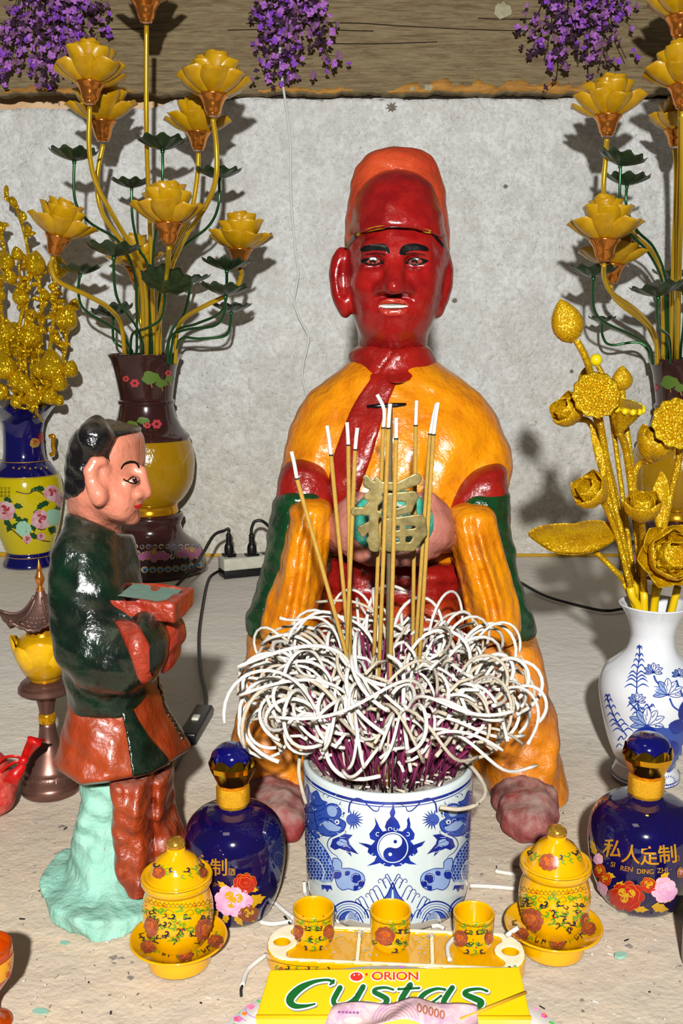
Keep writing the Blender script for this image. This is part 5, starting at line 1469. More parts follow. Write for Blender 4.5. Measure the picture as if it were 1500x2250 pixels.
V = [tuple(v_.co) for v_ in bm.verts]; Fc = [tuple(v_.index for v_ in f_.verts) for f_ in bm.faces]; bm.free()
card = put('carton', V, Fc, M_CARD, box, False)
# front flap with its rolled edge
e0, e1 = Vector((fx0.x, fx0.y - .0015, zt0 - .001)), Vector((fx1.x, fx1.y - .0015, zt0 - .001))
v, f = tube([e0, e0.lerp(e1, .5), e1], .0018, 8); put('flap_edge', v, f, M_CARDD, box)
P = Paint(card, .0003)
# lettering: "ORION" and the word "Custas"
def zb4(x, y): return (560 + x / 2.2727, 2110 + y / 2.2727)
STK = []
def stk(pts, w): STK.append(([zb4(*p) for p in pts], [q / 2.2727 for q in w]))
stk([(392, 118), (375, 104), (345, 102), (290, 112), (230, 140), (185, 180), (175, 210), (200, 232), (250, 232), (300, 222)], (10, 14, 14, 20, 34, 40, 38, 28, 18, 8))     # C
stk([(375, 125), (392, 106)], (10, 16))
stk([(425, 140), (405, 175), (392, 205), (402, 226), (440, 226), (480, 205), (515, 170)], (26, 28, 26, 22, 16, 12, 10)); stk([(540, 135), (515, 180), (496, 222), (530, 226)], (26, 28, 24, 10))    # u
stk([(690, 150), (650, 140), (605, 146), (596, 162), (630, 180), (660, 200), (645, 222), (600, 226), (556, 216)], (12, 14, 18, 24, 26, 26, 20, 14, 10))   # s
stk([(775, 126), (750, 165), (728, 205), (742, 226), (790, 218)], (28, 30, 28, 20, 10)); stk([(715, 148), (820, 142)], (12, 12))    # t
stk([(950, 150), (905, 146), (850, 168), (820, 204), (836, 226), (880, 216), (930, 180)], (12, 16, 24, 26, 22, 14, 10)); stk([(985, 140), (955, 185), (940, 222), (985, 226)], (26, 28, 24, 10))   # a
stk([(1160, 158), (1120, 146), (1062, 154), (1048, 172), (1090, 192), (1130, 212), (1115, 236), (1060, 242), (1010, 232)], (12, 14, 20, 26, 30, 30, 24, 16, 10))   # s
def brush(P, pts, ws, m, lay, grow=0, dx=0, dy=0):
    C = catmull([(x + dx, y + dy, w) for (x, y), w in zip(pts, ws)], 6)
    n = len(C); L = []
    for i in range(n):
        t = C[min(i + 1, n - 1)] - C[max(i - 1, 0)]; t.z = 0
        t = t.normalized() if t.length > 1e-6 else Vector((1, 0, 0)); nr = Vector((-t.y, t.x, 0)); w = max(C[i].z, 1) / 2 + grow
        L += [(C[i].x + nr.x * w, C[i].y + nr.y * w), (C[i].x - nr.x * w, C[i].y - nr.y * w)]
    P.mesh2(L, [(2 * i, 2 * i + 1, 2 * i + 3, 2 * i + 2) for i in range(n - 1)], m, lay)
    for q in (C[0], C[-1]): P.disc(q.x, q.y, max(q.z, 1) / 2 + grow, m, lay, n=12)
for lay, (m, gr, dx, dy) in enumerate(((M_LOGOS, 3.4, 1.5, 1.8), (M_LOGOW, 3.2, 0, 0), (M_LOGOG, 0, 0, 0))):
    for pts, ws in STK: brush(P, pts, ws, m, lay, gr, dx, dy)
P.text('ORION', 868, 2155, 27, M_LOGOW, 0, 1.22, 0, 0, .045); P.text('ORION', 868, 2154, 25, M_LOGOR, 1, 1.28, 0, 0, .02)
P.disc(783, 2147, 17, M_LOGOW, 0, ry=12, n=20); P.disc(783, 2147, 14, M_LOGOR, 1, ry=9.5, n=20); P.disc(805, 2142, 3, M_LOGOR, 1)
for q in ((778, 2144), (788, 2143)): P.disc(*q, 1.6, M_LOGOW, 2)
P.build('lettering', box, True)
# banknote crumpled over the carton
M_NOTE = mat('pink banknote', S(190, 152, 154), .8, var=[(50, S(150, 118, 150), .8), (120, S(202, 178, 170), .6)], bump=(200, .3, .0008))
M_NOTEP = mat('banknote ink', S(120, 70, 110), .8)
M_NOTEB = mat('banknote brown ink', S(140, 84, 60), .8)
nxn, nyn = 26, 12
V = []
for j in range(nyn + 1):
    for i in range(nxn + 1):
        u = i / nxn; w_ = j / nyn
        px = (736 - 26 * w_) + u * (1048 - 736 + 30 * w_)
        py = 2217 + 50 * w_ + 5 * u
        hgt = .002 + .011 * math.exp(-((u - .55) / .13) ** 2) * (1 - .4 * w_) + .003 * math.sin(u * 9 + w_ * 4) + .002
        p = G(px, py, zt0)
        V.append((p.x, p.y, zt0 + hgt + .001))
nf = [(j * (nxn + 1) + i, (j + 1) * (nxn + 1) + i, (j + 1) * (nxn + 1) + i + 1, j * (nxn + 1) + i + 1) for j in range(nyn) for i in range(nxn)]
n = len(V)
V2 = V + [(x, y, z - .0003) for x, y, z in V]
rim = [i for i in range(nxn + 1)] + [j * (nxn + 1) + nxn for j in range(1, nyn + 1)] + [nyn * (nxn + 1) + i for i in range(nxn - 1, -1, -1)] + [j * (nxn + 1) for j in range(nyn - 1, 0, -1)]
Fc = nf + [tuple(n + i for i in reversed(q)) for q in nf] + [(rim[i - 1], rim[i], n + rim[i], n + rim[i - 1]) for i in range(len(rim))]
note = thing('banknote', 'crumpled pink banknote lying on the yellow snack carton', 'banknote', (V[n // 2][0], V[n // 2][1], zt0))
nb = put('note_paper', V2, Fc, M_NOTE, note)
P = Paint(nb, .0003)
P.text('00000', 945, 2232, 26, M_NOTEB, 1, 1.0, -.2, .28, .02)
for k in range(6): P.line([(742 + k * 8, 2224 + k * .3), (748 + k * 8, 2225 + k * .3)], 5, M_NOTEP, 1, 0)
for k in range(7): P.line(arcp(870, 2250, 10 + k * 7, math.pi * 1.05, math.pi * 1.9, 10), .8, M_NOTEP, 1, 2)
P.disc(775, 2243, 20, M_CREAM, 1, ry=8)
P.build('note_print', note, True)
# an unlit stick across the corner of the carton
a_, b_ = G(1156, 2180, zt0 + .003), G(1010, 2240, zt0 + .003)
v, f = tube([a_, b_], .0014, 7)
tag(put('incense_stick', v, f, mat('dull gold stick', S(176, 128, 20), .6)), 'thin gold stick lying across the corner of the yellow snack carton', 'incense stick')
# ================================================================== fallen ash on the ledge
ashes = [([(1088, 1914), (1110, 1918), (1138, 1922)], 'short curved white ash piece near the red shoe and the yellow jar'), ([(1032, 1946), (1080, 1948), (1136, 1953)], 'long straight white ash piece between the pot and the yellow jar'),
         ([(572, 2026), (600, 2030), (640, 2024)], 'white ash piece with a dark scrap between the bottle and the tray'), ([(668, 1938), (670, 1960), (676, 1975)], 'short ash piece leaning against the left foot of the dragon pot'), ([(604, 1984), (625, 2002), (645, 2018)], 'white ash piece lying against the blue bottle foot'),
         ([(532, 2166), (545, 2130), (584, 2098)], 'curved white ash piece with burnt end beside the plate'), ([(948, 2036), (962, 2034), (975, 2040)], 'tiny ash piece in front of the pot behind the tray'),
         ([(738, 2024), (762, 2020), (784, 2002)], 'white ash piece propped between the pot and the tea cup')]
for i, (pts, lab) in enumerate(ashes):
    z = .0026
    Pp = [G(x, y, z + (.006 if (i == 7 and q == 2) else .012 if (i == 3 and q == 0) else 0)) for q, (x, y) in enumerate(pts)]
    v, f = tube(catmull(Pp, 6), .0025, 8)
    t = thing('ash_piece', lab, 'incense ash', tuple(Pp[0]))
    put('ash_tube', v, f, M_ASHW, t)
    if i in (2, 5):
        e = Pp[0]; d_ = (Pp[0] - Pp[1]).normalized()
        pts2 = [e, e + d_ * .006, e + d_ * .012 + Vector((.002, -.004, 0))] if i == 5 else [G(625, 2014, .003), G(640, 2034, .003)]
        v, f = tube(pts2, .0014, 6); put('burnt_end', v, f, M_BURN, t)
Pp = [G(996, 2062, TH + .003), G(984, 2078, TH + .003), G(984, 2094, TH + .003), G(988, 2110, TH + .003)]
v, f = tube(catmull(Pp, 5), .0025, 8); tag(put('ash_piece', v, f, M_ASHW), 'bent white ash piece lying on the tray beside a cup', 'incense ash')
Pp = [G(1112, 2056, .026), G(1138, 2038, .034)]
v, f = tube(Pp, .0026, 8); tag(put('ash_piece', v, f, M_ASHW), 'straight white ash piece bridging the tray end and the saucer', 'incense ash')
# crumbs too small to count
mb = MB(); rc = random.Random(5)
for i in range(230):
    x, y = rc.uniform(30, 1490), rc.uniform(1780, 2240)
    if 560 < x < 1170 and y > 2030: continue
    g = G(x, y, .0012); a = rc.uniform(0, 3.14); L_ = rc.choice((.0014, .0018, .0025, .004, .006)); w_ = rc.uniform(.0006, .0014)
    v, f = boxv(g, (L_, w_, .0012), Matrix.Rotation(a, 3, 'Z')); mb.add(v, f, rc.choice((0, 0, 1, 2)))
crumb = tag(mb.build('ash_crumbs', [M_ASHW, M_ASHG, M_BURN], None, False), 'scattered crumbs of white and dark ash over the concrete ledge', 'ash crumbs'); crumb['kind'] = 'stuff'
# ================================================================== amber goblet and the red bundle at the edge
M_AMB = mat('amber glass', S(226, 96, 6), .06, trans=.75, ior=1.45, coat=.4)
M_AMBF = mat('frosted yellow glass', S(214, 150, 10), .3, trans=.3, coat=.3)
gg = G(-26, 2250)
gob = thing('amber_goblet', 'amber glass goblet with a yellow band standing on the ledge', 'goblet', (gg.x, gg.y, 0))
zr = W(-26, 2078, gg.y).z; gr = 61 * K(2078, gg.y)
op = [(.020, .0), (.022, .002), (.012, .006), (.008, .02), (.010, zr * .36), (gr * .55, zr * .45), (gr * .9, zr * .62), (gr * 1.02, zr * .82), (gr, zr)]
ip = [(gr - .002, zr), (gr * .97, zr * .82), (gr * .84, zr * .63), (gr * .45, zr * .48), (0, zr * .44)]
v, f = lathe(smoothprof(op, 4) + smoothprof(ip, 4), (gg.x, gg.y, 0), 56); gb = put('goblet_bowl', v, f, M_AMB, gob)
band = [(r + .0004, z) for r, z in smoothprof(op, 6) if zr * .62 < z < zr * .9]
v, f = lathe(band, (gg.x, gg.y, 0), 56); put('painted_band', v, [q for q in f if len(q) == 4], M_AMBF, gob)
P = Paint(gb, .0012)
for k in range(9): P.disc(18 + 5 * math.cos(k * .7), 2142 + 6 * math.sin(k * .7), 2.0, M_ER, 1)
P.disc(18, 2142, 2, M_ER, 1); P.line([(18, 2130), (20, 2122), (15, 2118), (22, 2114)], 1.2, M_ER, 1)
P.build('flower_painting', gob, True)
M_REDW = mat('red waxed paper', S(168, 32, 30), .4, var=(26, S(190, 110, 90), .6), bump=(40, .8, .01))
M_RIB = mat('red ribbon', S(176, 12, 10), .35, var=(30, S(120, 6, 6), .5))
rg = G(-14, 1796)
bund = thing('red_bundle', 'red wrapped bundle tied with a ribbon, beside the pagoda lamp', 'wrapped bundle', (rg.x, rg.y, 0))
def f_b(X, Y, Z):
    d = ell(X, Y, Z, np.array([rg.x, rg.y + .01, .038]), (.030, .034, .040))
    d = smin(d, ell(X, Y, Z, np.array([rg.x - .004, rg.y + .012, .07]), (.020, .022, .022)), .01)
    return np.maximum(d, -Z) + lump3(X, Y, Z, .0014, 2.2)
sculpt('wrapper', f_b, (rg.x - .05, rg.y - .05, -.002), (rg.x + .05, rg.y + .06, .11), .0025, M_REDW, bund)
def ribbon(pts, w, name, parent, m):
    C = catmull(pts, 7); V = []; Fc = []; n = len(C)
    for i, c in enumerate(C):
        t = (C[min(i + 1, n - 1)] - C[max(i - 1, 0)]).normalized(); nr = t.cross(Vector((0, 1, .2))).normalized()
        ww = w[0] + (w[1] - w[0]) * i / (n - 1)
        for s_, o_ in ((1, 0), (-1, 0), (-1, .0008), (1, .0008)): V.append(c + nr * ww * s_ + Vector((0, o_, 0)))
    for i in range(n - 1):
        for k in range(4): Fc.append((4 * i + k, 4 * i + (k + 1) % 4, 4 * i + 4 + (k + 1) % 4, 4 * i + 4 + k))
    Fc += [(0, 3, 2, 1), (4 * n - 4, 4 * n - 3, 4 * n - 2, 4 * n - 1)]
    return put(name, V, Fc, m, parent)
YR = rg.y - .01
ribbon([W(50, 1672, YR), W(62, 1650, YR), W(74, 1632, YR - .01), W(80, 1622, YR)], (.004, .012), 'ribbon_loop', bund, M_RIB)
ribbon([W(50, 1672, YR), W(44, 1690, YR - .006), W(30, 1708, YR - .01), W(22, 1722, YR)], (.004, .011), 'ribbon_tail', bund, M_RIB)
ribbon([W(52, 1668, YR), W(30, 1662, YR - .004), W(5, 1668, YR), W(-20, 1700, YR + .01)], (.0022, .0022), 'ribbon_cord', bund, M_RIB)
ribbon([W(52, 1672, YR), W(30, 1676, YR - .004), W(8, 1690, YR), W(-14, 1720, YR + .01)], (.0022, .0022), 'ribbon_cord', bund, M_RIB)
v, f = lathe(smoothprof([(0, -.006), (.005, -.004), (.0065, 0), (.005, .004), (0, .006)], 3), W(52, 1670, YR - .003), 16); put('ribbon_knot', v, f, M_RIB, bund)

# paint chips flaked onto the ledge
M_CHIP = mat('mint paint chip', S(124, 164, 146), .8)
for px, py, r, lab in ((88, 2222, 13, 'large flat mint-green paint chip beside the amber goblet'), (141, 2072, 8, 'small mint-green paint chip beside the plinth foot'), (1362, 2102, 10, 'crumpled pale green paper scrap near the lettered bottle')):
    pts = [G(px + r * 1.5 * random.uniform(.7, 1.1) * math.cos(a), py + r * .7 * random.uniform(.7, 1.1) * math.sin(a)) for a in [2 * math.pi * k / 9 for k in range(9)]]
    v, f = prism([(p.x, p.y) for p in reversed(pts)], .0, .0006 if r != 10 else .003)
    f = [tuple(reversed(q)) for q in f]
    tag(put('paint_chip' if r != 10 else 'paper_scrap', v, f, M_CHIP, None, False), lab, 'paint chip' if r != 10 else 'paper scrap')
# the flank of a dark bottle at the edge of the ledge
dg_ = G(1534, 2120)
v, f = lathe(smoothprof([(.014, 0), (.0165, .003), (.0175, .02), (.017, .075), (.012, .092), (.006, .10), (.0058, .118), (.0066, .120), (.0, .121)], 3), (dg_.x, dg_.y, 0), 40)
tag(put('dark_bottle', v, f, mat('black bottle glass', S(12, 12, 16), .1, coat=.5)), 'small dark glass bottle standing alone past the lettered bottle', 'bottle')
# ================================================================== lotus lamps
M_BROWN = mat('dark brown lacquer', S(56, 27, 26), .18, coat=.6, coatr=.06, var=(20, S(50, 26, 24), .5))
M_AGLASS = mat('moulded yellow glass', S(176, 132, 4), .16, sss=.2, trans=.15, coat=.5, bump=(42, .5, .006))
M_RESIN = mat('frosted yellow resin', S(212, 166, 14), .34, sss=.35, trans=.12, coat=.2, var=(30, S(184, 124, 4), .6))
M_COPPER = mat('polished copper', S(222, 138, 58), .16, .85)
M_GROD = mat('gold rod', S(230, 186, 44), .24, .6)
M_GREENROD = mat('green metal rod', S(56, 110, 66), .25, .8)
M_GLEAF = mat('dark green metal leaf', S(50, 70, 42), .34, .3, var=(40, S(28, 40, 26), .7), coat=.3)
M_LRED = mat('pink lotus decal', S(186, 60, 66), .4)
M_LGRN = mat('green leaf decal', S(90, 118, 44), .4)
M_LPINK = mat('magenta lotus enamel', S(176, 96, 146), .4)
M_LBLUE = mat('sky blue enamel', S(70, 140, 180), .4)
M_LGOLD = mat('gold enamel', S(196, 158, 80), .35, .5)
M_WPEO0 = mat('white enamel', S(200, 196, 190), .4)
M_LRED2 = mat('red base line', S(150, 20, 18), .4)
def petal_mesh(L, w, t0, t1, cup, name, curl_=34):
    nu, nv = 12, 6
    ctr = [(0.0, 0.0)]; a_ = []
    for i in range(nu + 1): a_.append(math.radians(t0 + (t1 - t0) * (i / nu) - curl_ * max(0, i / nu - .78) / .22))
    for i in range(nu): ctr.append((ctr[-1][0] + L / nu * math.cos(a_[i]), ctr[-1][1] + L / nu * math.sin(a_[i])))
    top = []; bot = []
    for i in range(nu + 1):
        u = i / nu
        ww = w * float(np.interp(u, [0, .15, .35, .6, .8, .92, .97, 1], [.34, .58, .86, 1, .96, .74, .5, .12]))
        nx_, nz_ = -math.sin(a_[i]), math.cos(a_[i])
        for j in range(nv + 1):
            v_ = 2 * j / nv - 1
            off = cup * v_ * v_ * ww / w
            x, z = ctr[i][0] + nx_ * off, ctr[i][1] + nz_ * off
            top.append((x, v_ * ww, z)); th_ = .0016 * (1 - .6 * u)
            bot.append((x - nx_ * th_, v_ * ww * 1.0, z - nz_ * th_))
    n = len(top); q = []
    W1 = nv + 1
    for i in range(nu):
        for j in range(nv):
            a = i * W1 + j
            q.append((a, a + W1, a + W1 + 1, a + 1)); q.append((n + a, n + a + 1, n + a + W1 + 1, n + a + W1))
    rim = [i * W1 for i in range(nu + 1)] + [nu * W1 + j for j in range(1, W1)] + [i * W1 + nv for i in range(nu - 1, -1, -1)] + [j for j in range(nv - 1, 0, -1)]
    for i in range(len(rim)): q.append((rim[i - 1], n + rim[i - 1], n + rim[i], rim[i]))
    return mesh_of(name, top + bot, q, M_RESIN)
PET = [petal_mesh(.080, .029, 10, 50, .014, 'petal_outer'), petal_mesh(.074, .028, 38, 74, .015, 'petal_middle'), petal_mesh(.068, .026, 56, 90, .015, 'petal_inner'), petal_mesh(.062, .021, 72, 104, .013, 'petal_core')]
v, f = lathe(smoothprof([(.0, .0), (.013, .002), (.020, .014), (.019, .03), (.0, .042)], 4), (0, 0, 0), 20)
CORE = mesh_of('flower_core', v, f, M_RESIN)
v, f = lathe([(.0085, -.046), (.015, -.046), (.0165, -.043), (.0165, -.040), (.0205, -.036), (.024, -.022), (.026, -.016), (.031, -.006), (.036, -.001), (.0372, .002), (.036, .0035), (.030, .002), (.0, -.004)], (0, 0, 0), 40)
CUP = mesh_of('copper_cup', v, f, M_COPPER)
def child(name, me, parent, M):
    o = bpy.data.objects.new(name, me); COL.objects.link(o); o.parent = parent; o.matrix_local = M; return o
def fwd(py, Y): return Y - .12 * max(0.0, min(1.0, (760 - py) / 300))     # the sprays lean out from the wall
def lotus(root, px, py, wpx, Y, tx=0.0, ty=0.0, spin=0.0):
    """cup rim at (px,py), seen wpx wide"""
    Y = fwd(py, Y); p = W(px, py, Y) - Vector(root.location)
    s_ = wpx * K(py, Y) / .158
    fo = child('lotus_flower', CORE, root, Matrix.Translation(p) @ Matrix.Rotation(tx, 4, 'Y') @ Matrix.Rotation(ty, 4, 'X') @ Matrix.Rotation(spin, 4, 'Z') @ Matrix.Scale(s_, 4))
    child('copper_cup', CUP, fo, Matrix.Diagonal((.84, .84, .88, 1)))
    for k, (n, off) in enumerate(((8, 0), (7, .35), (6, .1), (4, .5))):
        for i in range(n):
            child('petal', PET[k], fo, Matrix.Rotation(2 * math.pi * i / n + off, 4, 'Z') @ Matrix.Translation(Vector((.012, 0, .001 + .0095 * k))) @ Matrix.Rotation(random.uniform(-.10, .10), 4, 'Y') @ Matrix.Rotation(random.uniform(-.12, .12), 4, 'X') @ Matrix.Scale(random.uniform(.92, 1.06), 4))
    ax = (Matrix.Rotation(tx, 3, 'Y') @ Matrix.Rotation(ty, 3, 'X')) @ Vector((0, 0, -.046 * s_))
    return p + Vector(root.location) + ax
def leaf_mesh():
    V = [(0, 0, 0)]; Fc = []; nr, na = 7, 48
    for i in range(1, nr + 1):
        r = .06 * i / nr
        for k in range(na):
            a = 2 * math.pi * k / na
            z = .024 * (i / nr) ** 1.7 + .0048 * (i / nr) ** 2.5 * math.cos(10 * a) - .001 * (1 - i / nr)
            rr = r * (1 + .05 * (i / nr) ** 3 * math.cos(10 * a + .4))
            V.append((rr * math.cos(a), rr * math.sin(a), z))
    for k in range(na): Fc.append((0, 1 + k, 1 + (k + 1) % na))
    for i in range(nr - 1):
        for k in range(na): a = 1 + i * na + k; b = 1 + i * na + (k + 1) % na; Fc.append((a, a + na, b + na, b))
    n = len(V)
    V2 = V + [(x, y, z - .0012) for x, y, z in V]
    F2 = Fc + [tuple(n + i for i in reversed(q)) for q in Fc]
    o = 1 + (nr - 1) * na
    for k in range(na): F2.append((o + k, n + o + k, n + o + (k + 1) % na, o + (k + 1) % na))
    return mesh_of('lotus_leaf', V2, F2, M_GLEAF)
LEAF = leaf_mesh()
v, f = lathe([(.0, -.009), (.0045, -.009), (.0052, -.007), (.0052, -.001), (.0, .001)], (0, 0, 0), 14)
STUB = mesh_of('leaf_socket', v, f, M_GREENROD)
def lotus_leaf(root, px, py, wpx, Y, tx=0.0, ty=0.0, spin=0.0):
    Y = fwd(py, Y); p = W(px, py, Y) - Vector(root.location); s_ = wpx * K(py, Y) / .122
    lo_ = child('lotus_leaf', LEAF, root, Matrix.Translation(p) @ Matrix.Rotation(tx, 4, 'Y') @ Matrix.Rotation(ty, 4, 'X') @ Matrix.Rotation(spin, 4, 'Z') @ Matrix.Scale(s_, 4))
    child('leaf_socket', STUB, lo_, Matrix.Identity(4))
    return p + Vector(root.location)
def rod(root, pts, r, m, name, first=None):
    C = ([first] if first is not None else []) + [W(x, y, fwd(y, Y_)) for x, y, Y_ in pts]
    v, f = tube(catmull(C, 7), r, 8)
    return put(name, v, f, m, root)
def lamp_vase(cx, lab, yo=0):
    base = G(cx, 1250)
    YV = 2.735
    base = W(cx, 1262, YV)
    t = thing('lotus_lamp', lab, 'lamp', (base.x, YV, 0))
    c = (base.x, YV, 0)
    def pp(rows): return pxprof([(hw, py + yo) for hw, py in rows], YV)
    foot = pp([(118, 1262), (123, 1250), (121, 1240)]); foot[0] = (foot[0][0], 0.0)
    v, f = lathe(foot + pp([(118, 1234), (112, 1206), (108, 1200), (100, 1192), (84, 1182), (71, 1168), (66, 1152), (69, 1142), (73, 1136), (72, 1128), (60, 1124)]), c, 72)
    fb = put('vase_foot', v, f, M_BROWN, t)
    v, f = lathe(smoothprof(pp([(60, 1128), (62, 1124), (60, 1112), (62, 1106), (66, 1102)]), 3), c, 56); put('gold_ring', v, f, M_GOLD, t)
    v, f = lathe(smoothprof(pp([(60, 1106), (76, 1092), (94, 1062), (101, 1022), (100, 995), (93, 968), (86, 958)]), 6), c, 72)
    gl = put('glass_globe', v, f, M_AGLASS, t)
    v, f = lathe(pp([(84, 966), (92, 964), (93, 958), (90, 953), (86, 951), (74, 936), (64, 915), (59, 892), (59, 888), (62, 886), (62, 880), (58, 877), (58, 872), (62, 845), (68, 812), (74, 792), (77, 786), (80, 782), (80, 778), (77, 777), (71, 786), (60, 820)]), c, 72)
    nk = put('vase_neck', v, f, M_BROWN, t, sharp=40)
    return t, fb, gl, nk, c, YV
lampL, fbL, glL, nkL, cL, YV = lamp_vase(334, 'tall yellow lotus-flower lamp rising from a dark vase behind the attendant statue')
lampR, fbR, glR, nkR, cR, _ = lamp_vase(1478, 'tall yellow lotus-flower lamp rising from a dark vase behind the gold lotus bouquet', 10)
# painting on both
def vase_paint(t, nk, fb, gl, dx, dy):
    P = Paint(nk, .0006)
    for (x, y, r, m) in ((296, 842, 11, M_LRED), (277, 832, 8, M_LRED), (369, 820, 8, M_LRED), (344, 932, 12, M_LRED), (324, 935, 8, M_LRED)):
        for k in range(6): P.disc(x + dx + r * .6 * math.cos(k * 1.05), y + dy + r * .55 * math.sin(k * 1.05), r * .36, m, 1, n=8)
    for (x, y, a, b) in ((332, 830, 20, 14), (355, 842, 13, 9), (373, 832, 11, 7), (290, 932, 13, 7), (315, 924, 14, 7)):
        P.fill([(x + dx + a * math.cos(q) * (1 + .14 * math.sin(5 * q)), y + dy + b * math.sin(q) * (1 + .2 * math.cos(3 * q))) for q in np.linspace(0, 6.28, 20)[:-1]], M_LGRN, 7, 0)
        P.line([(x + dx, y + dy + b), (x + dx + 2, y + dy + b + 8)], 2, M_LGOLD, 0, 0)
    P.build('neck_painting', t, True)
    P = Paint(fb, .0006)
    for (x, y) in ((338, 1219), (420, 1213), (262, 1214)):
        for k, (ox, oy, r) in enumerate(((0, 0, 9), (-11, 2, 8), (11, 2, 8), (-20, 5, 7), (20, 5, 7), (0, 7, 8))): P.disc(x + dx + ox * 1.3, y + dy + oy, r * 1.05, M_LGOLD, 1 + (k % 2) * 2, ry=r * 1.3, n=10, rot=ox * .03); P.disc(x + dx + ox * 1.3, y + dy + oy, r * .9, M_LPINK, 2 + (k % 2) * 2, ry=r * 1.15, n=10, rot=ox * .03)
        P.disc(x + dx, y + dy - 3, 4.5, M_LGOLD, 6)
    for q in range(90):
        x = 232 + (q % 45) * 4.7; y = 1214 + 13 * math.sin(q * 2.1)
        P.line(arcp(x + dx, y + dy, 4.4, q, q + 4.4, 6), 1.8, (M_LPINK, M_LBLUE, M_LGOLD, M_WPEO0)[q % 4], 0, 2)
    P.build('lotus_band', t, True)
    c = (cL if t is lampL else cR)
    z0 = .003
    ring('red_line', (c[0], c[1], 0), fb_r * .994, fb_r * .998, .0012, .006, M_LRED2, t, 72, .0008)
    P = Paint(fb, .0006)
    for q in range(12):
        x = 250 + q * 17; y = 1252 - ((x - 334) / 123) ** 2 * 16
        P.disc(x + dx, y + dy, 8, M_LGOLD, 0, ry=7); P.disc(x + dx, y + dy, 6, M_LBLUE, 1, ry=5); P.disc(x + dx, y + dy + 2, 2.6, M_B1, 2)
    P.build('cloud_band', t, True)
    P = Paint(gl, .0008)
fb_r = 118 * K(1262, YV)
vase_paint(lampL, nkL, fbL, glL, 0, 0)
vase_paint(lampR, nkR, fbR, glR, 1478 - 334 - 4, 10)
# moulded ogee ribs on the globes
for t, gl, c, dx, dy in ((lampL, glL, cL, 0, 0), (lampR, glR, cR, 1144, 10)):
    P = Paint(gl, .0010)
    for k in range(-2, 3):
        x = 334 + dx + k * 44
        P.line([(x - 20, 1072 + dy), (x - 22, 1030 + dy), (x - 16, 1006 + dy), (x, 986 + dy), (x + 16, 1006 + dy), (x + 22, 1030 + dy), (x + 20, 1072 + dy)], 2.6, M_AGLASS, 1, 5)
    P.build('moulded_ribs', t, True)
# left lamp: flowers with their rods
YN = 2.72
def flower_rod(root, fl_, pts, r=.0058):
    rod(root, pts, r, M_GROD, 'gold_rod', lotus(root, *fl_))
LF = lampL
flower_rod(LF, (320, 6, 160, 2.60), [(322, 300, 2.64), (332, 560, 2.70), (339, 800, 2.72)])
flower_rod(LF, (198, 186, 160, 2.52, .04, -.1), [(196, 330, 2.53), (212, 405, 2.55), (252, 480, 2.58), (300, 565, 2.64), (320, 640, 2.69), (322, 800, 2.71)])
flower_rod(LF, (224, 268, 158, 2.66, 0, .05, .4), [(213, 400, 2.67), (228, 475, 2.68), (288, 560, 2.71), (312, 640, 2.74), (314, 800, 2.74)])
flower_rod(LF, (468, 212, 162, 2.50, .03, -.08, .2), [(475, 320, 2.51), (474, 392, 2.52), (452, 452, 2.55), (402, 530, 2.6), (372, 605, 2.67), (352, 700, 2.70), (351, 800, 2.70)])
flower_rod(LF, (435, 293, 140, 2.68, 0, 0, .7), [(432, 400, 2.69), (415, 480, 2.70), (372, 560, 2.73), (350, 660, 2.75), (348, 800, 2.75)])
flower_rod(LF, (370, 494, 162, 2.46, 0, -.06, .1), [(368, 590, 2.48), (356, 670, 2.56), (346, 730, 2.65), (345, 800, 2.67)])
flower_rod(LF, (127, 522, 150, 2.50, .28, -.06, .3), [(114, 590, 2.50), (128, 618, 2.50), (190, 648, 2.53), (240, 678, 2.58), (266, 715, 2.64), (276, 800, 2.68)])
flower_rod(LF, (527, 549, 142, 2.56, .02, .02, .5), [(530, 605, 2.56), (512, 640, 2.56), (450, 672, 2.58), (404, 700, 2.63), (388, 735, 2.67), (385, 800, 2.69)])
flower_rod(LF, (300, 590, 128, 2.80, 0, .05, .2), [(302, 680, 2.80), (318, 740, 2.78), (326, 800, 2.77)])
def leaf_rod(root, lf, pts, r=.0034):
    p = lotus_leaf(root, *lf)
    rod(root, pts, r, M_GREENROD, 'green_rod', p)
leaf_rod(LF, (163, 352, 106, 2.56, .02, .0, .2), [(165, 440, 2.57), (196, 488, 2.58), (258, 528, 2.61), (290, 585, 2.66), (300, 650, 2.70), (300, 800, 2.71)])
leaf_rod(LF, (357, 328, 114, 2.60, 0, .0, .5), [(357, 390, 2.60), (350, 470, 2.62), (338, 540, 2.66), (334, 640, 2.70), (334, 800, 2.71)])
leaf_rod(LF, (289, 412, 88, 2.72, 0, .05, .1), [(291, 480, 2.72), (305, 545, 2.73), (326, 600, 2.74), (330, 800, 2.74)])
leaf_rod(LF, (481, 392, 102, 2.66, 0, .05, .6), [(480, 450, 2.66), (458, 497, 2.67), (404, 540, 2.69), (372, 580, 2.72), (350, 660, 2.74), (348, 800, 2.745)])
leaf_rod(LF, (250, 562, 118, 2.50, .04, -.05, .3), [(251, 620, 2.51), (262, 665, 2.54), (296, 712, 2.62), (311, 750, 2.66), (312, 800, 2.67)])
leaf_rod(LF, (176, 602, 92, 2.60, .03, .0, .2), [(172, 640, 2.60), (182, 676, 2.61), (220, 704, 2.63), (262, 730, 2.67), (290, 772, 2.69), (292, 800, 2.69)])
leaf_rod(LF, (248, 695, 94, 2.72, -.1, .25, .4), [(248, 730, 2.72), (252, 752, 2.72), (280, 772, 2.71), (290, 800, 2.70)])
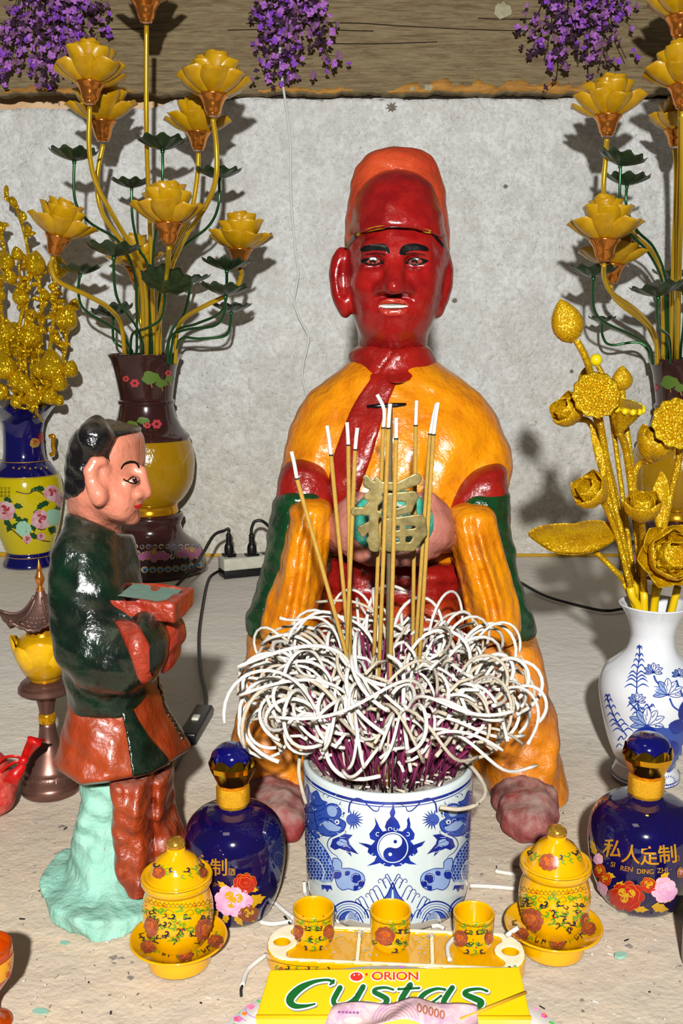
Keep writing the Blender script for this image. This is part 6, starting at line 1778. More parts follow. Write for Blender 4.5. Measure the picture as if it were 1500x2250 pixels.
leaf_rod(LF, (362, 632, 112, 2.47, .32, .55, .1), [(361, 668, 2.49), (352, 702, 2.53), (320, 722, 2.58), (292, 732, 2.63), (286, 770, 2.66), (285, 800, 2.67)])
leaf_rod(LF, (498, 592, 108, 2.50, .03, .0, .3), [(498, 625, 2.50), (496, 660, 2.51), (480, 690, 2.54), (430, 712, 2.60), (385, 730, 2.66), (374, 800, 2.68)])
leaf_rod(LF, (495, 648, 112, 2.47, .05, -.02, .0), [(492, 690, 2.48), (470, 716, 2.51), (410, 724, 2.57), (374, 742, 2.63), (368, 800, 2.65)])
leaf_rod(LF, (508, 685, 88, 2.66, .02, .05, .2), [(506, 712, 2.66), (494, 738, 2.66), (440, 744, 2.66), (396, 746, 2.67), (378, 800, 2.69)])
leaf_rod(LF, (420, 622, 84, 2.76, .0, .05, .2), [(404, 690, 2.76), (376, 730, 2.75), (360, 800, 2.74)])
RF = lampR
flower_rod(RF, (1494, 40, 170, 2.50, 0, -.05), [(1494, 300, 2.55), (1489, 560, 2.64), (1485, 800, 2.70)])
flower_rod(RF, (1500, 192, 172, 2.44, .0, -.06, .3), [(1498, 400, 2.5), (1492, 600, 2.62), (1488, 800, 2.69)])
flower_rod(RF, (1335, 258, 156, 2.52, .02, -.08, .2), [(1330, 350, 2.53), (1326, 420, 2.54), (1340, 470, 2.56), (1385, 512, 2.58), (1430, 552, 2.62), (1453, 615, 2.67), (1457, 700, 2.70), (1457, 800, 2.71)])
flower_rod(RF, (1484, 288, 130, 2.66, 0, 0, .1), [(1485, 400, 2.68), (1478, 600, 2.70), (1472, 800, 2.72)])
flower_rod(RF, (1328, 530, 172, 2.40, .0, -.05, .5), [(1327, 608, 2.41), (1345, 645, 2.44), (1400, 685, 2.52), (1438, 735, 2.62), (1443, 800, 2.66)])
flower_rod(RF, (1345, 583, 150, 2.62, .03, .0, .2), [(1347, 650, 2.63), (1372, 676, 2.64), (1418, 712, 2.68), (1442, 760, 2.71), (1446, 800, 2.72)])
leaf_rod(RF, (1363, 362, 104, 2.50, .22, .0, .3), [(1362, 450, 2.51), (1378, 505, 2.53), (1424, 555, 2.59), (1455, 620, 2.66), (1463, 700, 2.69), (1464, 800, 2.70)])
leaf_rod(RF, (1377, 406, 98, 2.58, .06, .0, .1), [(1376, 455, 2.58), (1398, 505, 2.6), (1438, 548, 2.64), (1464, 630, 2.69), (1468, 800, 2.71)])
leaf_rod(RF, (1303, 608, 106, 2.48, .02, -.02, .2), [(1304, 675, 2.49), (1328, 708, 2.51), (1396, 740, 2.58), (1426, 762, 2.64), (1433, 800, 2.67)])
leaf_rod(RF, (1445, 650, 118, 2.42, -.12, -.02, .3), [(1443, 690, 2.44), (1448, 720, 2.48), (1468, 738, 2.56), (1472, 770, 2.64), (1473, 800, 2.66)])
leaf_rod(RF, (1322, 708, 60, 2.72, .0, .0, .0), [(1324, 740, 2.72), (1342, 758, 2.72), (1400, 752, 2.71), (1424, 770, 2.70), (1432, 800, 2.70)])
leaf_rod(RF, (1478, 612, 90, 2.74, .0, .0, .0), [(1478, 700, 2.74), (1479, 800, 2.74)])
leaf_rod(RF, (1502, 640, 110, 2.55, .0, .0, .0), [(1502, 700, 2.56), (1496, 760, 2.64), (1494, 800, 2.68)])
# ================================================================== blue and yellow vase with gilt branches
M_VBLUE = mat('navy vase glaze', S(14, 12, 84), .12, coat=.7, coatr=.05, speck=(300, S(150, 150, 190), .75))
M_VYEL = mat('yellow vase glaze', S(196, 178, 8), .14, coat=.6, coatr=.05)
M_VLINE = mat('gold vase line', S(190, 150, 70), .3, .6)
M_WPEO = mat('white pink peony', S(206, 176, 180), .3, var=(40, S(190, 90, 110), .7))
M_RPEO2 = mat('crimson peony heart', S(160, 30, 40), .3)
M_TPEO = mat('pale teal peony', S(150, 196, 170), .3)
M_DLEAF = mat('dark leaf enamel', S(20, 70, 36), .3)
YB2 = 2.79
bv = W(66, 1240, YB2)
bvase = thing('floral_vase', 'navy and yellow flowered vase with gilt branches, standing against the wall', 'vase', (bv.x, YB2, 0))
cb = (bv.x, YB2, 0)
foot = pxprof([(52, 1243), (57, 1240), (56, 1232), (49, 1216), (48, 1208)], YB2); foot[0] = (foot[0][0], 0); foot[1] = (foot[1][0], .002)
v, f = lathe(smoothprof(foot, 3), cb, 64); put('vase_foot', v, f, M_VBLUE, bvase)
v, f = lathe(smoothprof(pxprof([(48, 1209), (52, 1200), (66, 1160), (76, 1110), (78, 1075), (75, 1050), (70, 1040)], YB2), 5), cb, 64); vb_ = put('vase_belly', v, f, M_VYEL, bvase)
nkp = smoothprof(pxprof([(70.5, 1041), (62, 1026), (50, 1012), (45, 1000), (43, 975), (43, 950), (48, 925), (60, 905), (70, 895), (73, 892)], YB2), 5)
def wav(r, z, a):
    q = max(0, (z - nkp[-1][1] + .03) / .03)
    return r + .004 * q * math.cos(6 * a), z + .006 * q * math.cos(6 * a)
nkp += [(nkp[-1][0] - .004, nkp[-1][1] - .001), (nkp[-1][0] - .03, nkp[-1][1] - .04)]
v, f = lathe(nkp, cb, 64, wav); vn_ = put('vase_neck', v, f, M_VBLUE, bvase)
kk = K(1000, YB2)
for py, hw in ((1042, 71), (1207, 49), (1011, 50), (1218, 50)):
    z = W(66, py, YB2).z; ring('gold_line', cb, hw * kk, hw * kk, z, z + .0022, M_VLINE, bvase, 64, .0012)
for s_ in (-1, 1):
    pts = [W(66 + s_ * 42, 960, YB2), W(66 + s_ * 52, 958, YB2), W(66 + s_ * 50, 978, YB2), W(66 + s_ * 53, 994, YB2), W(66 + s_ * 44, 1000, YB2)]
    v, f = tube(catmull(pts, 5), .0055, 8); put('handle', v, f, M_GOLD, bvase)
P = Paint([vb_, vn_], .0006)
for (x, y, r, c) in ((113, 1082, 15, M_WPEO), (12, 1120, 18, M_WPEO), (90, 1140, 18, M_WPEO), (116, 1134, 16, M_TPEO), (52, 1160, 14, M_TPEO), (136, 1098, 13, M_WPEO), (98, 960, 12, M_RPEO2), (76, 972, 9, M_LGOLD), (60, 1183, 8, M_WPEO), (90, 1178, 7, M_WPEO)):
    peony(P, x, y, r * 1.25, .9, (c, M_RPEO2 if c is not M_TPEO else M_TPEO, c), 1)
for (x, y, a) in ((30, 1110, .2), (35, 1135, .8), (62, 1140, 2.6), (80, 1155, .4), (25, 1150, 2), (72, 1125, .2), (105, 1160, .5), (128, 1115, 1.2), (96, 1105, 2.4), (10, 1140, .9), (40, 1165, .1), (120, 1155, 2.0), (8, 1095, .4), (108, 1104, 2.9), (124, 1090, .3), (98, 1076, 3.4), (72, 1148, 1.4), (104, 1128, 1.9), (24, 1124, .9), (66, 1172, .6), (44, 1152, 2.8), (126, 1142, 1.0), (132, 1110, 2.2), (14, 1108, 2.4)): leaf(P, x, y, 22, 14, a, M_DLEAF)
for pts in ([(35, 1080), (60, 1085), (80, 1078), (100, 1090)], [(60, 1165), (85, 1185), (110, 1190)], [(10, 1150), (40, 1175), (60, 1195)]): P.line(pts, 2.4, M_EBR, 0)
leaf(P, 72, 1072, 14, 6, 1.9, M_DLEAF); P.disc(77, 1074, 4, M_DLEAF, 1)
for k in range(3):
    for q in range(3): P.text('花春富'[q], 4 + k * 8, 1076 + q * 8, 7, M_EBR, 1)
for k in range(7): P.disc(30 + k * 12, 1028 + 2 * (k % 2), 2.4, M_LGOLD, 1)
P.build('vase_painting', bvase, True)
M_FOIL = mat('gold glitter foil', S(222, 182, 12), .22, .6, glitter=(420, 1.0), var=(30, S(170, 110, 8), .5))
M_FOIL2 = mat('gold glitter', S(208, 168, 14), .26, .55, glitter=(1100, 1.0), var=(24, S(160, 104, 8), .6))
def bud_mesh(n=12, lobes=3):
    V = []; Fc = []; nr = 9
    for i in range(nr + 1):
        u = i / nr
        r = math.sin(math.pi * (u ** .8)) ** .75 * .5 if 0 < i < nr else .004
        for k in range(18):
            a = 2 * math.pi * k / 18; rr = r * (1 + .07 * math.cos(lobes * a + 2 * u))
            V.append((rr * math.cos(a), rr * math.sin(a), u * 1.25))
    for i in range(nr):
        for k in range(18): Fc.append((i * 18 + k, i * 18 + (k + 1) % 18, (i + 1) * 18 + (k + 1) % 18, (i + 1) * 18 + k))
    return mesh_of('gilt_bud', V, Fc, M_FOIL)
BUD = bud_mesh()
def align(d):
    d = Vector(d).normalized()
    return Vector((0, 0, 1)).rotation_difference(d).to_matrix().to_4x4()
rb_ = random.Random(21)
mouth = W(68, 905, YB2)
mus = [  # (path px, list of bud positions px + size, group word)
    ([(60, 880), (55, 760), (60, 640), (62, 560), (50, 500), (30, 445), (10, 432)], [(30, 446, 18), (16, 436, 10), (50, 478, 20), (62, 505, 16)]),
    ([(75, 880), (85, 780), (92, 680), (82, 600), (75, 575)], [(76, 585, 46), (100, 650, 20), (70, 700, 22)]),
    ([(85, 880), (105, 790), (118, 700), (124, 620)], [(126, 592, 44), (112, 655, 18)]),
    ([(90, 885), (125, 820), (145, 760), (140, 715)], [(139, 702, 50), (160, 672, 24), (118, 742, 22)]),
    ([(60, 885), (45, 800), (40, 740), (52, 660), (45, 610)], [(48, 655, 34), (28, 610, 30), (20, 578, 34), (42, 560, 26)]),
    ([(50, 885), (25, 800), (8, 720), (2, 650), (10, 560), (-4, 490)], [(2, 570, 36), (6, 500, 20), (4, 650, 26)]),
    ([(60, 890), (70, 830), (70, 770)], [(70, 742, 52), (55, 776, 36)]),
    ([(55, 890), (35, 840), (22, 780)], [(22, 738, 54), (10, 770, 40)]),
    ([(80, 890), (100, 850), (118, 830)], [(115, 810, 58), (150, 812, 34), (130, 842, 36), (85, 815, 34)]),
    ([(60, 890), (40, 860), (22, 840)], [(18, 808, 54), (45, 838, 40), (10, 862, 36), (62, 845, 38)]),
    ([(75, 892), (95, 875), (112, 868)], [(104, 872, 34), (70, 868, 30), (40, 884, 26), (125, 880, 22)])]
GBL = ['tall thin gilt twig standing highest in the navy vase', 'gilt branch topped by one large egg-shaped bud, against the bare wall', 'gilt branch whose large bud touches the lowest lotus flower stem', 'gilt branch bending outward with a bud on a hooked stalk', 'gilt branch with four small pointed buds beside the tall twig', 'gilt branch at the outer side, with thin upright sprigs',
       'short gilt branch ending in two fat buds at mid height', 'short gilt branch with a pair of fat buds beside a curled leaf', 'low gilt branch with a big ball-like bloom leaning towards the lotus lamp', 'low gilt branch with a big ball-like bloom leaning away from the lotus lamp', 'lowest gilt sprig spilling over the rim of the navy vase']
for i, (pts, buds) in enumerate(mus):
    Yb = YB2 - .06 + .02 * (i % 4) if i < 8 else YB2 - .085
    C = [mouth + Vector(((i - 5) * .006, 0, -.03))] + [W(x, y, Yb) for x, y in pts]
    t = thing('gilt_branch', GBL[i], 'branch', tuple(C[0]), 'gilt branches in the navy vase')
    v, f = tube(catmull(C, 5), .0052 if i else .0042, 7); put('twig', v, f, M_FOIL, t)
    CC = catmull(C, 5)
    for (x, y, sz) in buds:
        p = W(x, y + sz * .5, Yb - .012); s_ = sz * K(y, Yb)
        near = min(CC, key=lambda c: (c - p).length)
        d = Vector((rb_.gauss((x - 68) * .004, .15), rb_.gauss(-.15, .1), 1))
        child('bud', BUD, t, Matrix.Translation(p - Vector(t.location)) @ align(d) @ Matrix.Scale(s_, 4))
        if (near - p).length > .006:
            v, f = tube([near, near.lerp(p, .5) + Vector((0, -.004, -.004)), p + Vector((0, 0, s_ * .1))], .0034, 6); put('bud_stalk', v, f, M_FOIL, t)
    mb = MB()
    for q in range(22 + 8 * (i < 6)):          # strips of glittering leaf and pollen knobs along the twig
        c = CC[rb_.randrange(4, len(CC))]
        d = Vector((rb_.gauss(0, 1), rb_.gauss(-.5, .5), rb_.gauss(.3, .7))).normalized()
        L_ = rb_.uniform(.012, .034)
        v, f = tube(catmull([c, c + d * L_ * .5 + Vector((0, 0, .004)), c + d * L_], 3), [.002, .005, .0065, .007, .006, .0045, .002][:7], 5); mb.add(v, f)
    lf = mb.build('leaf_strips', M_FOIL, t); lf['kind'] = 'stuff'
# ================================================================== pagoda lamp
M_BRZ = mat('satin brown bronze', S(116, 84, 74), .34, .75, var=(30, S(96, 66, 58), .4))
M_ROOF = mat('roof tile bronze', S(104, 78, 70), .42, .6)
pl = G(112, 1736)
pag = thing('pagoda_lamp', 'brown pagoda-roofed lamp with a yellow lotus shade behind the attendant statue', 'lamp', (pl.x, pl.y, 0))
cp = (pl.x, pl.y, 0); YP = pl.y
def ppx(rows): return pxprof(rows, YP)
fp = ppx([(60, 1740), (63, 1736), (63, 1722), (60, 1716), (60, 1698), (56, 1692), (58, 1688), (50, 1672), (36, 1650), (24, 1630), (19, 1606), (17, 1585)])
z00 = fp[0][1]; fp = [(r, (z - z00) * (fp[-1][1]) / (fp[-1][1] - z00)) for r, z in fp]
v, f = lathe(smoothprof(fp, 2), cp, 64); put('lamp_foot', v, f, M_BRZ, pag)
v, f = lathe(ppx([(16, 1588), (18, 1586), (19, 1578), (18, 1568), (16, 1565)]), cp, 40); put('gold_collar', v, f, M_GOLD, pag)
v, f = lathe(smoothprof(ppx([(16, 1566), (17, 1555), (22, 1535), (30, 1522)]), 3) + ppx([(54, 1520), (59, 1515), (58, 1506), (52, 1503), (53, 1498), (45, 1492)]), cp, 64); put('lamp_plate', v, f, M_BRZ, pag, sharp=40)
v, f = lathe(ppx([(30, 1494), (33, 1490), (32, 1484), (28, 1482)]), cp, 48); put('shade_ring', v, f, M_GOLD, pag)
# lotus shade: bowl with raised petals
v, f = lathe(smoothprof(ppx([(28, 1490), (44, 1476), (56, 1450), (58, 1425), (50, 1402), (34, 1390)]), 5), cp, 56); put('glass_shade', v, f, M_AGLASS, pag)
PETL = petal_mesh(.104, .036, 34, 98, .014, 'shade_petal', 0)
for i in range(8):
    a = 2 * math.pi * i / 8 + .2
    child('shade_petal', PETL, pag, Matrix.Translation(Vector((0, 0, W(112, 1480, YP).z))) @ Matrix.Rotation(a, 4, 'Z') @ Matrix.Translation(Vector((.018 if i % 2 else .014, 0, 0))) @ Matrix.Scale(.56 if i % 2 else .66, 4))
v, f = lathe(smoothprof(ppx([(34, 1398), (36, 1392), (30, 1380), (24, 1372), (22, 1362), (24, 1352)]), 3), cp, 48); put('gold_neck', v, f, M_GOLD, pag)
# six-sided sweeping roof
V = []; Fc = []
nr, na = 14, 72
for i in range(nr + 1):
    u = i / nr
    for k in range(na):
        a = 2 * math.pi * k / na + .38
        c6 = abs(math.cos(3 * a)) ** 3
        r = (8 + 62 * u ** 1.15) * (1 + .30 * c6 * u ** 3) * K(1330, YP)
        z = W(112, 1296, YP).z - (.038 * (1 - (1 - u) ** 1.8) - .013 * c6 * u ** 4) - .0012 * math.sin(a * 36) * u - .006 * u
        V.append((cp[0] + r * math.cos(a), cp[1] + r * math.sin(a), z))
for i in range(nr):
    for k in range(na): Fc.append((i * na + k, (i + 1) * na + k, (i + 1) * na + (k + 1) % na, i * na + (k + 1) % na))
n = len(V); V += [(x, y, z - .004) for x, y, z in V]
Fc += [tuple(n + i for i in reversed(q)) for q in Fc]
for k in range(na): Fc.append((nr * na + k, n + nr * na + k, n + nr * na + (k + 1) % na, nr * na + (k + 1) % na))
roof = put('roof', V, Fc, M_ROOF, pag)
for s6 in range(6):                             # hip ridges
    a = math.pi * s6 / 3
    pts = []
    for i in range(2, nr + 1):
        u = i / nr; r = (8 + 62 * u ** 1.15) * (1 + .30 * u ** 3) * K(1330, YP)
        pts.append((cp[0] + r * math.cos(a), cp[1] + r * math.sin(a), W(112, 1296, YP).z - (.038 * (1 - (1 - u) ** 1.8) - .013 * u ** 4) - .006 * u + .0012))
    v, f = tube(pts, .0022, 6); put('hip_ridge', v, f, M_ROOF, roof)
for row in range(4, 14, 2):                     # tile courses
    pts = []
    for k in range(145):
        a = 2 * math.pi * k / 144 + .38; u = row / nr; c6 = abs(math.cos(3 * a)) ** 3
        r = (8 + 62 * u ** 1.15) * (1 + .30 * c6 * u ** 3) * K(1330, YP)
        z = W(112, 1296, YP).z - (.038 * (1 - (1 - u) ** 1.8) - .013 * c6 * u ** 4) - .006 * u + .001 * math.cos(a * 36)
        pts.append((cp[0] + r * math.cos(a), cp[1] + r * math.sin(a), z))
    v, f = tube(pts, .0010, 5, False); put('tile_course', v, f, M_ROOF, roof)
v, f = lathe(smoothprof(ppx([(8, 1300), (9, 1294), (5, 1288), (9, 1278), (10, 1268), (6, 1256), (5, 1248), (0, 1228)]), 3), cp, 24); put('finial', v, f, M_COPPER, pag)
P = Paint([o for o in pag.children if o.name.startswith('lamp_foot')], .0006)
for k in range(-3, 4):
    x = 112 + k * 17; y = 1717 - (k / 3.6) ** 2 * 9
    P.line([(x - 6, y + 6), (x - 6, y - 5), (x + 6, y - 5), (x + 6, y + 3), (x - 1, y + 3), (x - 1, y - 1)], 1.8, M_ROOF, 2, 0)
P.build('key_pattern', pag, True)
# ================================================================== power strip, plugs, cords, string
M_PVC = mat('aged white plastic', S(196, 196, 180), .4, var=(40, S(170, 168, 150), .5))
M_BLKP = mat('black plastic', S(16, 16, 18), .35)
M_BLKC = mat('black cord', S(18, 18, 19), .45)
M_YELC = mat('yellow cable', S(196, 150, 8), .4)
M_STR = mat('white string', S(212, 216, 216), .6)
ps = G(545, 1262); rotp = Matrix.Rotation(math.radians(24), 3, 'Z')
strip_ = thing('power_strip', 'aged white power strip with a black base on the ledge by the wall', 'power strip', (ps.x, ps.y, 0))
v, f = boxv((ps.x, ps.y, .0105), (.15, .056, .021), rotp, .003); put('strip_base', v, f, M_BLKP, strip_)
v, f = boxv((ps.x, ps.y, .037), (.15, .056, .033), rotp, .004); put('strip_cover', v, f, M_PVC, strip_)
for d in (-.046, .012, .05):
    q = Vector((ps.x, ps.y, .0536)) + rotp @ Vector((d, 0, 0))
    v, f = boxv(q, (.022, .024, .0012), rotp); put('socket', v, f, M_BLKP, strip_)
def plug(px, py, cord_pts, lab):
    p = W(px, py, ps.y - .01); p.z = .0540
    t = thing('plug', lab, 'plug', tuple(p))
    v, f = boxv(p + Vector((0, 0, .003)), (.034, .026, .006), rotp, .0015); put('plug_flange', v, f, M_BLKP, t)
    v, f = lathe(smoothprof([(.0115, .005), (.0125, .014), (.0115, .026), (.008, .034)], 3), p, 20); put('plug_body', v, f, M_BLKP, t)
    rel = [(.008, .033)]
    for k in range(5): rel += [(.0085, .034 + k * .005), (.0062, .0365 + k * .005)]
    v, f = lathe(rel + [(.0055, .06)], p, 16); put('strain_relief', v, f, M_BLKP, t)
    C = [p + Vector((0, 0, .056)), p + Vector((0, 0, .072))] + [W(*q) for q in cord_pts]
    v, f = tube(catmull(C, 7), .0042, 8); put('cord', v, f, M_BLKC, t)
    return t
plug(503, 1216, [(492, 1166, 2.62), (470, 1176, 2.58), (448, 1212, 2.5), (425, 1248, 2.4), (398, 1276, 2.35), (372, 1304, 2.3)], 'black plug with a looped cord near the dark vase foot')
plug(553, 1204, [(560, 1146, 2.66), (578, 1146, 2.66), (598, 1168, 2.64), (625, 1220, 2.6), (640, 1260, 2.55)], 'black plug on the power strip close to the green sleeve')
sw = thing('switch_cord', 'black lamp cord with an inline switch on the ledge behind the attendant', 'cord', tuple(G(447, 1560)))
C = [G(496, 1250, .012), G(474, 1258, .010), G(457, 1276, .006), G(444, 1340, .005), G(437, 1400, .005), G(440, 1470, .005), G(452, 1530, .005), G(448, 1562, .006)]
v, f = tube(catmull(C, 7), .0036, 8); put('cord', v, f, M_BLKC, sw)
sc0, sc1 = G(448, 1562, .010), G(412, 1622, .010)
d_ = (sc1 - sc0); ang = math.atan2(d_.y, d_.x)
v, f = boxv(sc0.lerp(sc1, .5), (d_.length * 1.1, .030, .020), Matrix.Rotation(ang, 3, 'Z'), .004); put('switch_body', v, f, M_BLKP, sw)
v, f = boxv(sc0.lerp(sc1, .5) + Vector((0, 0, .011)), (.018, .012, .006), Matrix.Rotation(ang, 3, 'Z'), .002); put('rocker', v, f, M_PVC, sw)
v, f = tube(catmull([sc1, G(400, 1650, .006), G(380, 1690, .005), G(350, 1720, .005)], 6), .0036, 8); put('cord', v, f, M_BLKC, sw)
C = [Vector((-1.2, YW - .03, .012)), Vector((-.9, YW - .03, .012))] + [W(x, y, YW - .03) for x, y in ((-10, 1242), (200, 1232), (455, 1229), (760, 1238), (1000, 1244), (1130, 1248), (1200, 1247), (1265, 1241), (1370, 1236), (1500, 1233))]
C = [Vector((c.x, c.y, max(c.z, .008))) for c in C]
v, f = tube(catmull(C, 6), .0045, 8); tag(put('yellow_cable', v, f, M_YELC), 'thin yellow cable lying along the foot of the wall', 'cable')
C = [G(1090, 1256, .006), G(1136, 1276, .006), G(1200, 1310, .006), G(1290, 1335, .006), G(1332, 1342, .006), G(1365, 1338, .006), G(1420, 1330, .006)]
v, f = tube(catmull(C, 7), .0036, 8); tag(put('black_cord', v, f, M_BLKC), 'thin black cord lying on the ledge between statue and white vase', 'cord')
SP_ = [(617, 22), (615, 100), (616, 150), (621, 185), (632, 262), (638, 330), (638, 400), (641, 470), (650, 560), (655, 600), (649, 640), (646, 665), (658, 700), (677, 738), (674, 765), (666, 800), (664, 830), (674, 868), (690, 940)]
C = [W(x, y, (YB - .012) if y < 200 else (YB + .004 if y < 260 else YW - .022)) for x, y in SP_]
v, f = tube(catmull(C, 5), .0033, 7); tag(put('hanging_string', v, f, M_STR), 'thin white string hanging from the plank down the wall', 'string')
# ================================================================== blue and white vase with the gold lotus bouquet
wv = G(1416, 1708)
YV2 = wv.y
M_WPORC = mat('white vase porcelain', S(196, 200, 204), .1, coat=.7, coatr=.04)
wvase = thing('white_vase', 'white vase painted with blue lotus, behind the lettered bottle', 'vase', (wv.x, YV2, 0))
cw = (wv.x, YV2, 0)
vp = pxprof([(66, 1716), (73, 1712), (73, 1704), (68, 1694), (63, 1678), (70, 1664), (84, 1630), (98, 1580), (108, 1530), (108, 1500), (98, 1472), (76, 1452), (56, 1432), (47, 1405), (48, 1385), (56, 1358), (68, 1338), (77, 1326)], YV2)
zz0 = vp[0][1]; vp = [(r, (z - zz0) * vp[-1][1] / (vp[-1][1] - zz0)) for r, z in vp]
zt_ = vp[-1][1]; rt_ = vp[-1][0]
full = smoothprof(vp, 4) + [(rt_ - .002, zt_ + .001), (rt_ - .005, zt_ - .001), (rt_ * .62, zt_ - .03), (rt_ * .52, zt_ - .07), (0, zt_ - .10)]
v, f = lathe([(0, .003)] + full, cw, 80); wb_ = put('vase_body', v, f, M_WPORC, wvase)
for z, r_ in ((vp[2][1], vp[2][0]), (vp[1][1] + .001, vp[1][0]), (vp[4][1] + .002, vp[4][0])): ring('blue_line', cw, r_, r_, z, z + .0018, M_B1, wvase, 72, .0008)
P = Paint(wb_, .0005)
def z6(x, y): return (1150 + x / 4.09, 1250 + y / 4.09)
def q6(pts): return [z6(*p) for p in pts]
def fern(stem, n, l0, l1, side=(1, -1)):
    C = catmull([(x, y, 0) for x, y in stem], 8)
    P.line(q6([(c.x, c.y) for c in C]), 1.8, M_B1, 1, 0, 2.6)
    for k in range(n):
        c = C[int(len(C) * (.12 + .8 * k / n))]; L_ = l0 + (l1 - l0) * k / n
        for s_ in side:
            P.line(q6([(c.x, c.y + 12), (c.x + s_ * L_ * .5, c.y - 22), (c.x + s_ * L_, c.y + 8)]), 1.6, M_B2, 1, 5, .7, 3.6)
fern([(1042, 680), (1040, 800), (1020, 930), (1018, 1020), (1016, 1110)], 8, 25, 125)
fern([(755, 1130), (770, 1200), (820, 1330), (880, 1430), (930, 1500)], 7, 25, 105)
fern([(1040, 1320), (1010, 1250), (960, 1210)], 3, 60, 60); fern([(1060, 1330), (1110, 1250), (1160, 1230)], 3, 50, 50)
P.line(q6([(1040, 680), (1046, 760), (1034, 820)]), 2.2, M_B1, 2, 5, 1); P.line(q6([(752, 1125), (768, 1200)]), 2, M_B1, 2)
def lotus_ink(x, y, s_):
    for k, (a, l, w) in enumerate(((-1.57, 1.0, .5), (-2.2, 1.0, .45), (-.94, 1.0, .45), (-2.75, 1.1, .4), (-.4, 1.1, .4), (-3.3, 1.0, .35), (.16, 1.0, .35))):
        tip = (x + s_ * l * math.cos(a), y + s_ * l * math.sin(a)); nx_, ny_ = -math.sin(a) * w * s_ * .5, math.cos(a) * w * s_ * .5
        m1 = (x + s_ * l * .55 * math.cos(a) + nx_, y + s_ * l * .55 * math.sin(a) + ny_); m2 = (x + s_ * l * .55 * math.cos(a) - nx_, y + s_ * l * .55 * math.sin(a) - ny_)
        pl_ = [(x, y + s_ * .1), m1, tip, m2]
        P.fill(q6(pl_), M_WPORC if k % 2 == 0 else M_B3, 6, 1 + (6 - k), 3); P.line(q6(pl_ + pl_[:1]), 1.5, M_B1, 2 + (6 - k), 4)
        P.line(q6([((x + tip[0]) / 2, (y + tip[1]) / 2), tip]), 2.2, M_B2, 2 + (6 - k), 0, .6)
lotus_ink(1022, 1185, 75); lotus_ink(1166, 930, 80); lotus_ink(1290, 1120, 130); lotus_ink(1110, 1390, 150); lotus_ink(1390, 960, 60)
for pts in ([(1170, 960), (1190, 1010), (1240, 1060)], [(1370, 1000), (1390, 1060), (1432, 1150)], [(1025, 1200), (1035, 1260), (1060, 1310)], [(1310, 1160), (1340, 1230), (1390, 1270)]): P.line(q6(pts), 4, M_B2, 1)
for pts, m in (([(975, 1490), (1040, 1430), (1120, 1400), (1220, 1405), (1290, 1430), (1330, 1380), (1400, 1345), (1440, 1340), (1440, 1650), (1400, 1720), (1340, 1800), (1290, 1830), (1250, 1760), (1230, 1600), (1100, 1520)], M_B2), ([(1385, 1300), (1400, 1230), (1440, 1190), (1440, 1340), (1400, 1350)], M_B1),
               ([(1000, 1490), (1060, 1430), (1140, 1420), (1190, 1460), (1150, 1520), (1060, 1520)], M_B1), ([(1300, 1400), (1380, 1350), (1430, 1380), (1420, 1460), (1340, 1480)], M_B1), ([(1240, 1600), (1300, 1540), (1380, 1560), (1390, 1640), (1300, 1700)], M_B1)):
    P.fill(q6(pts), m, 7, 1 if m is M_B2 else 2, 3)
for pts in ([(850, 1540), (880, 1500), (900, 1530), (930, 1500)], [(835, 1600), (860, 1570), (890, 1590)]): P.line(q6(pts), 3, M_B1, 1, 4, 1.5)
for k in range(14):
    a = k * .45; P.line([(1470 + 9 * math.cos(a), 1716 + 8 * math.sin(a)), (1470 + 14 * math.cos(a), 1716 + 12 * math.sin(a))], 1.6, M_B1, 1, 0)
for k in range(4): P.line([(1440 + k * 5, 1716), (1446 + k * 4, 1722), (1452, 1730)], 1.6, M_B2, 1)
P.build('lotus_painting', wvase, True)
# ---- gold bouquet
M_STEMY = mat('plain yellow stem', S(196, 164, 6), .4)
M_SEED = mat('shiny yellow seed', S(196, 176, 10), .2, coat=.4)
M_GPET = mat('gold glitter petal', S(204, 160, 10), .3, .45, glitter=(1200, .9), var=(20, S(150, 96, 8), .6))
mouth2 = Vector((wv.x, YV2, zt_))
YF2 = YV2
def neck(C):
    """stems stay inside the mouth and neck of the vase"""
    out = []
    for c in C:
        c = Vector(c)
        if c.z < zt_ + .012:
            rmax = max(.006, float(np.interp(c.z, [zt_ - .10, zt_ - .06, zt_ - .03, zt_, zt_ + .012], [.004, .014, .018, rt_ * .62, rt_ * .72])))
            d = Vector((c.x - wv.x, c.y - YV2))
            if d.length > rmax: d *= rmax / d.length; c.x, c.y = wv.x + d.x, YV2 + d.y
            if c.z < zt_ - .085: continue
        out.append(c)
    return out
def gstem(t, pts, r=.0048, plain=True):
    C = neck(catmull([W(*p) for p in pts], 6))
    lo_ = [c for c in C if c.z > zt_ + .018]; hi_ = [c for c in C if c.z <= zt_ + .035]
    if len(lo_) > 1: v, f = tube(lo_, r, 8); put('stem', v, f, M_FOIL2, t)
    if len(hi_) > 1 and plain: v, f = tube(hi_, r * 1.15, 8); put('bare_stem', v, f, M_STEMY, t)
def stem_end(i): return (1392 + (i % 6) * 15, 1345, YF2 - .03 + .05 * ((i * 37) % 100) / 100), (1402 + (i % 6) * 11, 1390, YF2 - .012 + .02 * ((i * 53) % 100) / 100)
def gpetal(L, w, t0, t1, cup, name):
    m = petal_mesh(L, w, t0, t1, cup, name, 0); m.materials.clear(); m.materials.append(M_GPET); return m
GP = [gpetal(.062, .026, 62, 104, .016, 'gold_petal'), gpetal(.066, .030, 30, 100, .020, 'gold_petal_open'), gpetal(.055, .026, 5, 70, .014, 'gold_petal_flat')]
def gthing(name, lab, cat, p): return thing(name, lab, cat, tuple(p), None)
